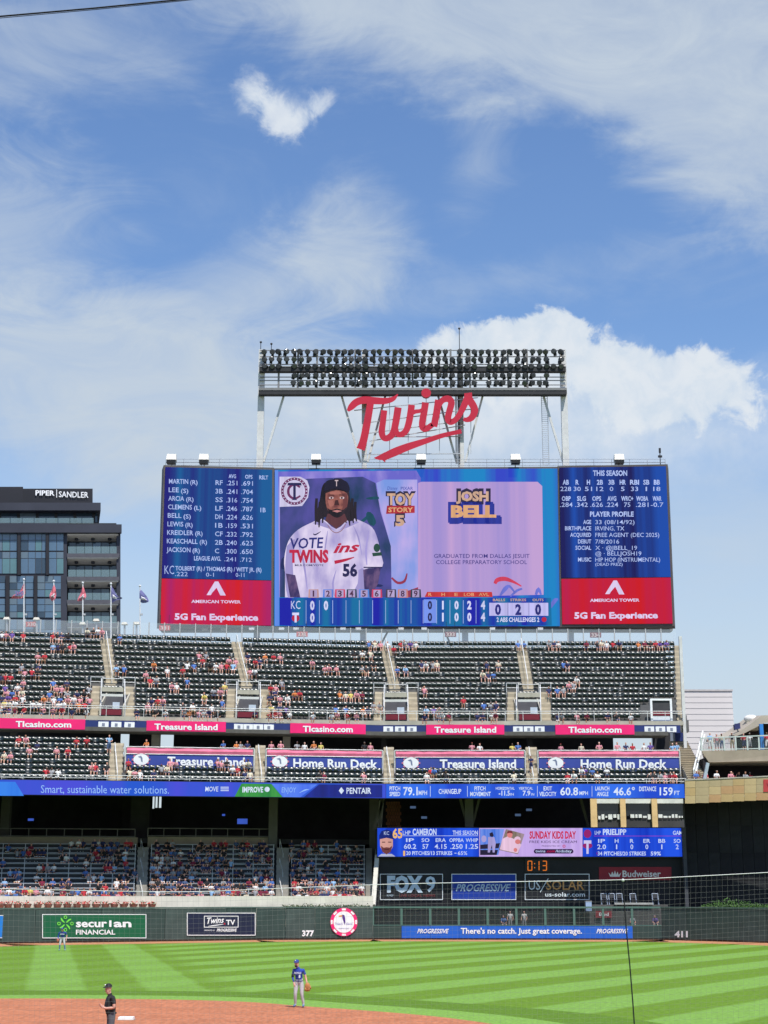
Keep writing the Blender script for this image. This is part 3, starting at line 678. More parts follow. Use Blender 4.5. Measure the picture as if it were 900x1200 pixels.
    s = MB(); s.bbox(XL, XR, 159.2, 181, zfl - .4, zfl); put('club_floor', s, CONC, sh)
    s = MB(); xs0, xs1 = XL, XR
    s.bbox(xs0, xs1, 160.4, 163.4, zso - .12, zso + .28); s.bbox(xs0, xs1, 163.4, 181, zso - .1, zso + .3, zso - .1 + 9, zso + .3 + 9) if False else None
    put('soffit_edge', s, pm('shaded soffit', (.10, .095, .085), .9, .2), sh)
    # back of club concourse: dark concession fronts with sky gaps between
    s = MB(); Yk = 174; gaps = ((141.5, 152), (186.5, 204), (718, 764.5), (785, 798))
    edges = [-45] + [e for g in gaps for e in g] + [802]
    for k in range(0, len(edges), 2):
        s.bbox(X_at(edges[k], 865, Yk), X_at(edges[k + 1], 865, Yk), Yk - .3, Yk, zfl, zso + 3.2)
    put('concession_front', s, DW, sh)
    s = MB()
    for k in range(1, len(edges) - 1, 2):
        s.bbox(X_at(edges[k], 865, Yk), X_at(edges[k + 1], 865, Yk), Yk - .25, Yk - .05, zfl, zfl + 1.1)
    put('concourse_parapet', s, CONC, sh)
    for px, w, col in ((48 / 3, .3, CC), (183, .42, CONC), (336, .38, CONC), (450, .3, DARKSTEEL), (621, .3, DARKSTEEL), (796, .55, NAVY)):
        p = onB(px, 865, 165); c = MB(); c.box(p.x - w, p.x + w, p.y - w, p.y + w, zfl, zso + 2.2); put('club_column', c, col, sh)
    return sh
SHELL = shell()

# ------------------------------------------------------------------ club deck, banners, upper deck
def crow(j): Yc = 153.9 + .85 * j; return Yc, zB(600, 915.6 - 6.1 * j, Yc)           # club rows: seat centre
def urow(i): Yc = 161.6 + .85 * i; return Yc, zB(600, 838.5 - 6.03 * i, Yc)           # upper deck rows
NU = 15
VOM = (132, 291, 464, 619.5)
AISLE_TOP = (123.5, 277, 452, 611)
def aisle_px(k, i): return AISLE_TOP[k] + (VOM[k] - AISLE_TOP[k]) * (14 - i) / 9.0 if i >= 5 else VOM[k]
BANNERS = ((146.5, 297.5, 'Treasure Island'), (311.5, 448.5, 'Home Run Deck'), (462.5, 615.5, 'Treasure Island'), (630.5, 797, 'Home Run Deck'))
def decks():
    d = thing('seating_deck', (0, 156, 13), 'stepped concrete club deck and steep upper deck under the scoreboard', 'stand')
    XL, XR = X_at(-45, 900, 154), X_at(801.5, 900, 154)
    s = MB(); xa = X_at(127.5, 900, 156)
    for j in range(8):
        Yc, z = crow(j); s.bbox(XL, XR if j < 3 else xa, Yc - .38, Yc + .46, z - 1.3, z - .52)
    put('club_terrace', s, TERR, d)
    # club aisle stairs
    for a, c in ((128, 143.5), (299, 310.5), (449.5, 461.5), (616.5, 629.5)):
        s = MB(); s2 = MB()
        for j in range(8):
            Yc, z = crow(j); A, B = X_at(a, 900, Yc), X_at(c, 900, Yc)
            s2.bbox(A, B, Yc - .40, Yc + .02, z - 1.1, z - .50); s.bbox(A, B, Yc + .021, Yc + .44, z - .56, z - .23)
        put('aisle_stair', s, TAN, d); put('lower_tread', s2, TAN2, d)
        r = MB(); m = (a + c) / 2; A, B = crow(0), crow(6); p, q = onB(m + 2, 905, A[0]), onB(m - 2.5, 905, B[0]); p.z, q.z = A[1] + .5, B[1] + .35
        r.tube([p - Vector((0, 0, 1)), p, q, q - Vector((0, 0, 1))], .045, 5); put('handrail', r, RAIL, d)
    # front rail of the club deck
    r = MB(); zt = zB(600, 912.5, 153.3); zt2 = ZR1
    for z in (zt, (zt + zt2) / 2):
        r.tube([(XL, bendY(XL, 153.3), z), (0, 153.3, z), (XR, 153.3, z)], .03, 5)
    for k in range(37):
        x = XL + (XR - XL) * k / 36; r.tube([(x, bendY(x, 153.3), zt2 - .2), (x, bendY(x, 153.3), zt)], .028, 5)
    put('front_rail', r, RAIL, d)
    # ---- upper deck
    XL, XR = X_at(-45, 800, 163), X_at(801, 800, 163)
    s = MB()
    for i in range(NU):
        Yc, z = urow(i); s.bbox(XL, XR, Yc - .38, Yc + .46, z - 1.75, z - .55)
    Yc, z = urow(NU - 1); s.bbox(XL, XR, Yc + .465, Yc + 3, z - 1.5, z - .54)
    put('upper_terrace', s, TERR, d)
    # upper aisles and stairs flanking each entrance
    for k in range(4):
        s = MB(); s2 = MB()
        for i in range(5, NU):
            Yc, z = urow(i); c = aisle_px(k, i); A, B = X_at(c - 6.3, 780, Yc), X_at(c + 6.3, 780, Yc)
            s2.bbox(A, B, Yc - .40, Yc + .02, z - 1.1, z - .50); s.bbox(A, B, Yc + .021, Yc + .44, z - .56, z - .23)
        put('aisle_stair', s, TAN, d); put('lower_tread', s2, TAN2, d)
        for sgn in (-1, 1):
            s = MB(); s2 = MB()
            for i in range(0, 6):
                Yc, z = urow(i); c = VOM[k] + sgn * (20.5 - .3 * i); A, B = X_at(c - 5.6, 820, Yc), X_at(c + 5.6, 820, Yc)
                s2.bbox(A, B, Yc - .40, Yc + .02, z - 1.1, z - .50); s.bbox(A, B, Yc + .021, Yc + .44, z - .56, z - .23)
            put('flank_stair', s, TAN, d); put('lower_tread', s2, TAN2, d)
        # handrails
        r = MB(); A, B = urow(6), urow(14); p, q = onB(aisle_px(k, 6), 800, A[0] - .3), onB(aisle_px(k, 14), 760, B[0] - .3); p.z, q.z = A[1] + .5, B[1] + .55
        r.tube([p - Vector((0, 0, 1)), p, q, q - Vector((0, 0, 1))], .045, 5)
        A = urow(5)
        for sgn in (-1, 1):
            a, c = VOM[k] + sgn * 12, VOM[k] + sgn * 26; p, q = onB(a, 805, A[0] + .2), onB(c, 805, A[0] + .2)
            for z in (A[1] + .75, A[1] + .25): r.tube([Vector((p.x, p.y, z)), Vector((q.x, q.y, z))], .04, 5)
            for w in (p, q): r.tube([Vector((w.x, w.y, A[1] - .5)), Vector((w.x, w.y, A[1] + .75))], .04, 5)
            f, g = urow(0), urow(5); p, q = onB(VOM[k] + sgn * 14.3, 836, f[0] - .45), onB(VOM[k] + sgn * 13.6, 808, g[0] - .4)
            p.z = f[1] + .45; q.z = g[1] + .5; r.tube([p - Vector((0, 0, 1.1)), p, q], .05, 5)
        p, q = onB(VOM[k] - 12, 805, A[0] + .2), onB(VOM[k] + 12, 805, A[0] + .2); r.tube([Vector((p.x, p.y, A[1] + .6)), Vector((q.x, q.y, A[1] + .6))], .04, 5)
        put('handrail', r, RAIL, d)
        # entrance (vomitory): jambs, dark solid fill for the shaded mouth, header, maroon inner wall
        c = VOM[k]; Y0 = urow(0)[0]; zf0 = urow(0)[1] - .55; zt = urow(4)[1] - .45; e = MB()
        for sgn in (-1, 1):
            A, B = sorted((X_at(c + sgn * 14.6, 825, Y0), X_at(c + sgn * 12.9, 825, Y0)))
            e.bbox(A, B, Y0 - .46, urow(4)[0] - .4, zf0 - .3, zf0 + 1.05, zf0 - .3, zt)
        A, B = X_at(c - 12.9, 820, Y0), X_at(c + 12.9, 820, Y0)
        e.bbox(A, B, Y0 - .45, Y0 - .39, zt - .25, zt + .2)
        put('entrance_wall', e, CONC, d)
        put('mouth_gloom_fill', MB().bbox(A, B, Y0 - .43, urow(4)[0] - .42, zf0 - .2, zf0 + .02, zf0 - .2, zt - .15), pm('entrance gloom', (.05, .05, .055), .8, .3, .7), d)
        put('entrance_panel', MB().bbox(A + .1, B - .1, Y0 - .50, Y0 - .46, zf0 + .05, zf0 + .62), MAROON, d)
        m = (A * .45 + B * .55); put('entrance_screen', MB().bbox(m, B - .3, Y0 - .52, Y0 - .47, zf0 + .66, zf0 + 1.35), pm('pale entrance notice', (.45, .50, .58), .5), d)
        put('entrance_header', MB().bbox(A, B, Y0 - .46, Y0 - .40, zt - .75, zt - .50), WHITESTEEL, d)
    # right end stair, door box and end post
    s = MB(); s2 = MB()
    for i in range(NU):
        Yc, z = urow(i); A, B = X_at(791.5, 800, Yc), X_at(800.5, 800, Yc)
        s2.bbox(A, B, Yc - .40, Yc + .02, z - 1.1, z - .50); s.bbox(A, B, Yc + .021, Yc + .44, z - .56, z - .23)
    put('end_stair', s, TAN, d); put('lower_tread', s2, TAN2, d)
    Y0 = urow(0)[0]; zf0 = urow(0)[1] - .55; e = MB()
    A, B = X_at(761, 830, Y0), X_at(786.5, 830, Y0); zt = zB(770, 821, Y0 - .5)
    for x0, x1, z0, z1 in ((A, A + .22, zf0 - .2, zt), (B - .22, B, zf0 - .2, zt), (A, B, zt, zt + .2)): e.box(x0, x1, Y0 - .6, Y0 - .42, z0, z1)
    put('door_frame', e, WHITEP, d)
    put('door', MB().box(A + .24, B - .24, Y0 - .52, Y0 - .44, zf0 - .4, zB(770, 839, Y0 - .5)), pm('pale blue door', (.62, .66, .72), .5), d)
    put('entrance_panel', MB().box(A + .24, B - .24, Y0 - .56, Y0 - .50, zB(770, 838.6, Y0 - .5), zB(770, 833.5, Y0 - .5)), MAROON, d)
    put('mouth_gloom_fill', MB().box(A + .24, B - .24, Y0 - .48, Y0 - .40, zB(770, 839, Y0 - .5), zt), pm('entrance gloom', 0), d)  # flat dark sheet stands in for the shaded doorway
    ep = MB(); p = onB(801.8, 850, 161.2); ep.box(p.x - .16, p.x + .16, 161.0, 161.3, zB(800, 912, 161.2), zB(800, 746, 161.2)); put('end_post', ep, WHITESTEEL, d)
    # parapet with double rail in front of row one
    zf = zB(600, 848.6, 160.6); zp = zB(600, 845.0, 160.6)
    put('parapet', MB().bbox(XL, X_at(801, 850, 160.6), 160.55, 160.75, zf - .1, zp), CONC, d)
    xr = X_at(801, 850, 160.6); zr = zB(600, 833.5, 160.6); r = MB()
    for z in (zr, zr - .22): r.tube([(XL, bendY(XL, 160.62), z), (0, 160.62, z), (xr, 160.62, z)], .035, 5)
    for k in range(41):
        x = XL + (xr - XL) * k / 40; r.tube([(x, bendY(x, 160.62), zp - .1), (x, bendY(x, 160.62), zr)], .03, 5)
    put('front_rail', r, RAIL, d)
    # windscreen behind the last row
    Yw = urow(14)[0] + 1.0; zw0, zw1 = zB(600, 757, Yw), zB(600, 737.5, Yw)
    wsn = thing('windscreen', (0, Yw, zw0), 'clear glass windscreen on thin posts behind the last row of the upper deck', 'windscreen')
    px = -26.0; G = glass('windscreen glass', (.62, .70, .74), .13, .15); GP = pm('windscreen post', (.44, .45, .45), .5, .1)
    while px < 790:
        p, q = onB(px, 747, Yw), onB(px + 18.2, 747, Yw)
        put('post', MB().box(p.x - .06, p.x + .06, p.y - .06, p.y + .06, zw0 - 1.2, zw1 + .06), GP, wsn)
        put('pane', MB().hexa([(p.x + .08, p.y, zw0 - .6), (q.x - .08, q.y, zw0 - .6), (q.x - .08, q.y + .03, zw0 - .6), (p.x + .08, p.y + .03, zw0 - .6), (p.x + .08, p.y, zw1), (q.x - .08, q.y, zw1), (q.x - .08, q.y + .03, zw1), (p.x + .08, p.y + .03, zw1)]), G, wsn)
        px += 18.2
    return d
DECK = decks()

def fascia():
    """sign band along the upper deck front"""
    Yc = 160.48; x0, x1 = X_at(-45, 850, Yc), X_at(797, 850, Yc); zt, zb = zB(600, 849.8, Yc), zB(600, 860.0, Yc)
    f = thing('fascia_band', (0, Yc, zb), 'navy band with magenta casino name panels along the upper deck front', 'sign band')
    put('band', MB().bbox(x0, x1, Yc - .02, Yc + .05, zb + .1, zt - .02), NAVY, f)
    for a, c, t in ((-40, 99.5, 'TIcasino.com'), (171.5, 264.5, 'Treasure Island'), (340, 428.5, 'TIcasino.com'), (499.5, 591, 'Treasure Island'), (651, 743.5, 'TIcasino.com')):
        pl = planeB(a + 20, Yc - .1); m = (a + c) / 2; yt = 849.8 - 7.2 * max(0, (450 - m) / 450); yb = yt + 10.6
        x, z = None, None
        p, q = onB(a, yb, Yc - .1), onB(c, yb, Yc - .1)
        put('name_panel', MB().bbox(p.x, q.x, Yc - .12, Yc - .03, zb - .08, zt + .04), PINK, f)
        tx = MB(); w0, w1 = ((18.5, 83.5) if a < 0 else ((a + 9.5, c - 9.5) if 'Is' in t else (a + 15, c - 15)))
        text(tx, Plane((0, Yc - .12, 0), pl.n), t, w0, yt + 2.0, w1, yb - 2.0, .03, .03, slope=.011 if a < 450 else 0); put('lettering', tx, WHITEP, f)
    bd = MB(); em = MB()
    for px in (121, 136, 151.5, 280 - 0, 290.5, 315, 455, 468.5, 482.5, 607, 619.5, 632.5, 767 - 6, 774, 787, 302.5):
        p = onB(px, 855, Yc - .05); w = .50
        bd.bbox(p.x - w, p.x + w, Yc - .06, Yc - .025, zb + .18, zt - .14)
        em.bbox(p.x - .14, p.x + .14, Yc - .075, Yc - .062, (zb + zt) / 2 - .16, (zb + zt) / 2 + .16)
    put('badge', bd, WHITEP, f, kind='stuff'); put('badge_mark', em, pm('grey badge ink', (.2, .22, .3), .6), f, kind='stuff')
fascia()

def banners():
    for k, (a, c, t) in enumerate(BANNERS):
        Yc = 156.5; pl = planeB((a + c) / 2, Yc); m = (a + c) / 2; dy = -6.6 * max(0, (450 - m) / 450)
        nm = '%s %s banner' % (('first', 'first', 'second', 'second')[k], t)
        p, q = onB(a, 900, Yc), onB(c, 900, Yc); z0, z1, z2 = zB(600, 900.8, Yc), zB(600, 887.6, Yc), zB(600, 879.8, Yc)
        b = thing('deck_banner', (p.x, p.y, z0), 'blue %s banner with white chip emblem below pink bunting, %s from the flagpoles' % (t, ORD[k]), 'banner', 'banners on the club deck parapets')
        put('parapet', MB().bbox(p.x - .1, q.x + .1, Yc + .05, Yc + .25, z0 - .9, z2 - .02), CONC, b)
        put('vinyl', MB().bbox(p.x + .1, q.x - .1, Yc - .02, Yc + .03, z0 - .3, z1 - .04), BANBLUE, b)
        # gathered bunting: a wavy sheet
        dr = MB(); n = 48; rr = random.Random(k); P = []
        for i in range(n + 1):
            x = p.x + .12 + (q.x - p.x - .24) * i / n; w = .05 + .022 * math.sin(i * .9 + k) + .02 * math.sin(i * .31) + rr.uniform(-.006, .006)
            P.append((x, bendY(x, Yc) - w, z2 - .04, z1 + .05 + rr.uniform(-.02, .02)))
        for i in range(n):
            A, B = P[i], P[i + 1]; dr.add([(A[0], A[1] + .03, A[3]), (B[0], B[1] + .03, B[3]), (B[0], B[1] - .05, (B[2] + B[3]) / 2), (A[0], A[1] - .05, (A[2] + A[3]) / 2), (B[0], B[1] + .04, B[2]), (A[0], A[1] + .04, A[2])], ((0, 1, 2, 3), (3, 2, 4, 5)))
        put('bunting', dr, DRAPE, b, smooth=False)
        rl = MB()
        for z in (z2 + .03, z1): rl.tube([(p.x, bendY(p.x, Yc) - .05, z), ((p.x + q.x) / 2, bendY((p.x + q.x) / 2, Yc) - .05, z), (q.x, bendY(q.x, Yc) - .05, z)], .045, 5)
        for w in (p, q): rl.tube([(w.x, bendY(w.x, Yc) - .05, z0 - .6), (w.x, bendY(w.x, Yc) - .05, z2 + .03)], .05, 5)
        put('rail', rl, RAIL, b)
        Pf = Plane((0, Yc - .05, 0), pl.n); y0 = 888.6 + dy; y1 = 900.5 + dy
        tx = MB(); fr = {0: (.33, .93), 1: (.235, .955), 2: (.345, .93), 3: (.30, .905)}[k]
        text(tx, Pf, t, a + (c - a) * fr[0], y0 + 1.6, a + (c - a) * fr[1], y1 - .6, .03, .03, slope=(.014 if m < 450 else 0)); put('lettering', tx, WHITEP, b)
        ec = a + (c - a) * (.125 if k != 1 else .12); ey = (y0 + y1) / 2 - 1.2 - (.014 * (m - ec) if m < 450 else 0)
        put('chip_emblem', poly(MB(), Pf, disc(ec, ey + .8, 9.2, 6.6, 20), .03), WHITEP, b)
        rim = MB()
        for i in range(10):
            a0 = 36 * i; pts = [(ec + r * math.cos(math.radians(t0)) * 1.0, ey + .8 + r * .72 * math.sin(math.radians(t0))) for r, t0 in ((9.0, a0 - 8), (10.9, a0 - 8), (10.9, a0 + 8), (9.0, a0 + 8))]; poly(rim, Pf, pts, .035)
        put('chip_rim', rim, pm('rose vinyl', (.55, .18, .25), .6), b)
        put('bird', poly(MB(), Pf, [(ec - 4, ey - 2.4), (ec, ey - 3.6), (ec + 1.5, ey - 1), (ec + 1.8, ey + 4), (ec + .2, ey + 3.2), (ec - .6, ey - 1.2)], .045), pm('grey blue vinyl', (.16, .19, .30), .6), b)
banners()

# ------------------------------------------------------------------ stadium seats
def seats():
    m = MB(); nx, nz = 4, 5; W2 = .23
    prof = [(-.06, .10), (-.015, .20), (.02, .32), (.055, .41), (.12, .47)]        # (y back, z) of the curved back, rolled top lip
    g = [[(-W2 + 2 * W2 * i / nx, y - .05 * (1 - (2 * i / nx - 1) ** 2) * 0 + .055 * (1 - (2 * i / nx - 1) ** 2), z) for i in range(nx + 1)] for y, z in prof]
    vs = [p for row in g for p in row]; fs = [(r * (nx + 1) + i, r * (nx + 1) + i + 1, (r + 1) * (nx + 1) + i + 1, (r + 1) * (nx + 1) + i) for r in range(len(prof) - 1) for i in range(nx)]
    m.add(vs, fs)
    pan = [(-.10, -.02), (-.16, .05), (-.20, .16), (-.21, .28), (-.175, .335)]     # tipped-up pan, rounded front lip
    g = [[(-W2 * .94 + 2 * W2 * .94 * i / nx, y - .03 * (1 - (2 * i / nx - 1) ** 2), z) for i in range(nx + 1)] for y, z in pan]
    vs = [p for row in g for p in row]
    m.add(vs, fs)
    for s in (-1, 1): m.box(s * .245 - .018, s * .245 + .018, -.20, .02, .12, .16); m.box(s * .245 - .018, s * .245 + .018, -.06, .0, -.52, .14)
    me = m.mesh('stadium_seat', SEATG, (0, 0, 0), True)
    dn = MB(); dn.v = [v.copy() for v in m.v]; dn.f = list(m.f); o5 = (nx + 1) * len(prof)
    for r_, (y, z) in enumerate(((-.02, .02), (-.12, -.015), (-.22, -.01), (-.32, .015), (-.38, .05))):
        for i in range(nx + 1): dn.v[o5 + r_ * (nx + 1) + i] = Vector((-W2 * .94 + 2 * W2 * .94 * i / nx, y, z + .025 * (2 * i / nx - 1) ** 2))
    me_dn = dn.mesh('stadium_seat', SEATG, (0, 0, 0), True); rs = random.Random(31)
    spots = []
    for j in range(8):
        Yc, z = crow(j)
        for k, (a, c) in enumerate([(-12, 127)] + [(b[0] + 1, b[1] - 1) for b in BANNERS]):
            if k and j > 2: continue
            x0, x1 = X_at(a, 905, Yc), X_at(c, 905, Yc); n = int((x1 - x0) / .535)
            for q in range(n):
                x = x0 + .27 + (x1 - x0 - .54) * q / (n - 1)
                where = 'of the seats before the first banner' if k == 0 else 'below %s %s banner' % (('first', 'first', 'second', 'second')[k - 1], BANNERS[k - 1][2])
                spots.append((x, bendY(x, Yc), z - .22, x < 0, 'dark green seat %s from flagpole side, %s row %s' % (ORD[q], ORD[j], where)))
    spots.sort(key=lambda s: s[0] ** 2 + s[1] ** 2)
    for s in spots[:298]:
        place('stadium_seat', me_dn if rs.random() < .14 else me, s[:3], (BEND_ROT if s[3] else 0) + rs.uniform(-.06, .06), label=s[4], cat='seat', group='dark green club deck seats', scale=(1.08, 1, 1.1))
    rest = [(s[0], s[1], s[2], s[3]) for s in spots[298:]]
    edges = []
    for i in range(NU):
        Yc, z = urow(i)
        bounds = [-14]
        for k in range(4):
            if i >= 6: c = aisle_px(k, i); bounds += [c - 7.2, c + 7.2]
            else: c = VOM[k]; bounds += [c - 26.5, c + 26.5]
        bounds.append(790 if i > 3 else 750 if i < 3 else 760)
        for q in range(0, len(bounds), 2):
            x0, x1 = X_at(bounds[q], 838 - 6 * i, Yc), X_at(bounds[q + 1], 838 - 6 * i, Yc); n = int((x1 - x0) / .535)
            for u in range(n): x = x0 + .27 + (x1 - x0 - .54) * u / max(1, n - 1); rest.append((x, bendY(x, Yc), z - .24, x < 0)); edges.append((i, x))
        if i == 4:
            for k in range(4):
                x0, x1 = X_at(VOM[k] - 12, 812, Yc), X_at(VOM[k] + 12, 812, Yc)
                for u in range(5): x = x0 + .27 + (x1 - x0 - .54) * u / 4; rest.append((x, bendY(x, Yc), z - .1, x < 0))
    VV = [[v.co.copy() for v in q.vertices] for q in (me, me_dn)]; F = [tuple(p.vertices) for p in me.polygons]; vs, fs = [], []
    cb, sb = math.cos(BEND_ROT), math.sin(BEND_ROT)
    for x, y, z, bent in rest:
        b = len(vs); ja = rs.uniform(-.02, .025)
        for v in VV[1 if rs.random() < .14 else 0]:
            vx, vy, vz = v.x * 1.08, v.y + ja, v.z * 1.1 + ja * .4
            if bent: vx, vy = vx * cb - vy * sb, vx * sb + vy * cb
            vs.append((x + vx, y + vy, z + vz))
        fs += [tuple(b + i for i in f) for f in F]
    big = bpy.data.meshes.new('upper_deck_seats'); big.from_pydata(vs, [], fs); big.materials.append(SEATG); big.polygons.foreach_set('use_smooth', [True] * len(big.polygons)); big.update()
    o = place('upper_deck_seats', big, (0, 0, 0), label='banks of dark green tip-up seats filling the steep upper deck', cat='seating', kind='stuff')
seats()

# ------------------------------------------------------------------ ribbon board and centre-field board
def ribbon():
    Yc = 153; z0, z1 = ZR0, ZR1
    x0, xm, x1 = X_at(-45, 927, Yc), X_at(452, 927, Yc), X_at(802, 927, Yc)
    r = thing('ribbon_board', (0, Yc, z0), 'long blue LED ribbon board along the club deck front', 'screen')
    put('housing', MB().bbox(x0 - .1, x1 + .08, Yc + .01, Yc + .3, z0 - .06, z1 + .06), DARKSTEEL, r)
    PB = lambda px: Plane((0, Yc, 0), (KB, -1, 0) if px < 450 else (0, -1, 0))
    A = led('ribbon blue', srgb(22, 70, 205), srgb(45, 110, 235), .12); B = led('ribbon violet', srgb(40, 60, 200), srgb(80, 70, 220), .2)
    def seg(name, a, c, mat): 
        p, q = X_at(a, 927, Yc), X_at(c, 927, Yc); put(name, MB().bbox(p, q, Yc - .03, Yc + .005, z0, z1), mat, r)
    seg('advert_screen', -45, 452, led('ribbon advert', srgb(26, 84, 205), srgb(70, 74, 215), .07)); seg('stats_screen', 452.4, 802, A)
    pl = Plane((0, Yc - .04, 0), (KB, -1, 0)); ft = Plane((0, Yc - .04, 0), (0, -1, 0))
    g = MB(); poly(g, pl, [(275, 933.5), (283, 918.2), (318, 918.6), (331, 934), ], .01); put('green_wedge', g, led('ribbon green', srgb(35, 130, 60), srgb(70, 165, 70), .3), r)
    g = MB(); poly(g, pl, [(331.6, 934), (318.6, 918.6), (365, 919.1), (372, 919.1), (352, 934.3)], .01); put('blue_wedge', g, led('ribbon azure', srgb(70, 110, 235), srgb(95, 140, 245), .3), r)
    g = MB(); poly(g, pl, [(356, 934.2), (374, 919.2), (448, 920), (448, 934.6)], .01); put('navy_wedge', g, led('ribbon navy', srgb(14, 25, 110), srgb(22, 40, 150), .2), r)
    g = MB(); poly(g, pl, [(-10, 932.5), (-10, 916), (18, 916.2), (28, 932.6)], .01); put('azure_wedge', g, led('ribbon sky', srgb(45, 120, 230), srgb(60, 140, 240), .3), r)
    sk = glow('ribbon pale text', (150, 190, 255)); wt = glow('ribbon white text', (215, 228, 255)); t = MB()
    text(t, pl, 'Smart, sustainable water solutions.', 48, 920.0, 198, 929.2, .02, .0, slope=.006); text(t, pl, 'ENJOY', 330, 922.6, 347, 928.6, .02, .0, .1)
    stroke(t, pl, [(351, 929, .5), (357, 926, 1.4), (362, 925, .5)], .02, .01, 3); put('lettering', t, sk, r)
    t = MB(); text(t, pl, 'MOVE', 240.5, 921.8, 256, 927.4, .02, .01, .1); text(t, pl, 'IMPROVE', 284, 922.2, 308.5, 928.4, .02, .03, .05); text(t, pl, 'PENTAIR', 406, 923.2, 435, 930, .02, .02)
    for k in range(3): rect(t, pl, 258.5, 922 + k * 2, 268, 923 + k * 2, .02)
    poly(t, pl, [(397, 926.6), (400, 922.4), (403.2, 926.6), (400, 930.6)], .02); poly(t, pl, disc(313, 925, 3), .02); put('lettering', t, wt, r)
    t = MB()
    text(t, ft, 'PITCH', 456.5, 921.6, 469, 926.2, .02, .02); text(t, ft, 'SPEED', 456.5, 928, 469, 932.8, .02, .02); text(t, ft, '79.1', 472.5, 922.4, 489.5, 931.8, .02, .02); text(t, ft, 'MPH', 490.5, 926.5, 500.5, 931.6, .02)
    text(t, ft, 'CHANGEUP', 514, 924.6, 540.5, 930.2, .02, .02); text(t, ft, 'PITCH', 556, 921.6, 569, 926.2, .02, .02); text(t, ft, 'MOVEMENT', 551, 928, 575, 932.8, .02, .02)
    text(t, ft, 'HORIZONTAL', 581, 922.2, 603, 925.4, .02, .01); text(t, ft, '-11.5', 584.5, 926.6, 597.5, 932.2, .02, .02); text(t, ft, 'IN', 598, 929.4, 602, 932.2, .02)
    text(t, ft, 'VERTICAL', 608, 922.2, 624.5, 925.4, .02, .01); text(t, ft, '7.9', 612.5, 926.6, 621.5, 932.2, .02, .02); text(t, ft, 'IN', 622.5, 929.4, 626, 932.2, .02)
    text(t, ft, 'EXIT', 637, 921.6, 647, 926.2, .02, .02); text(t, ft, 'VELOCITY', 632, 928, 652, 932.8, .02, .02); text(t, ft, '60.8', 656.5, 922.8, 677.5, 931.8, .02, .02); text(t, ft, 'MPH', 679, 927.2, 689, 931.6, .02)
    text(t, ft, 'LAUNCH', 697.5, 921.6, 714, 926.2, .02, .02); text(t, ft, 'ANGLE', 699.5, 928, 713, 932.8, .02, .02); text(t, ft, '46.6°', 719, 922.8, 744, 931.8, .02, .02)
    text(t, ft, 'DISTANCE', 749, 921.8, 769, 927, .02, .02); text(t, ft, '159', 773, 922.8, 788.5, 931.8, .02, .02); text(t, ft, 'FT', 790, 926.8, 796.5, 931.6, .02)
    for px in (504, 547.5, 629.5, 693.5): rect(t, ft, px, 921, px + .5, 933.5, .02)
    put('lettering', t, wt, r)
ribbon()

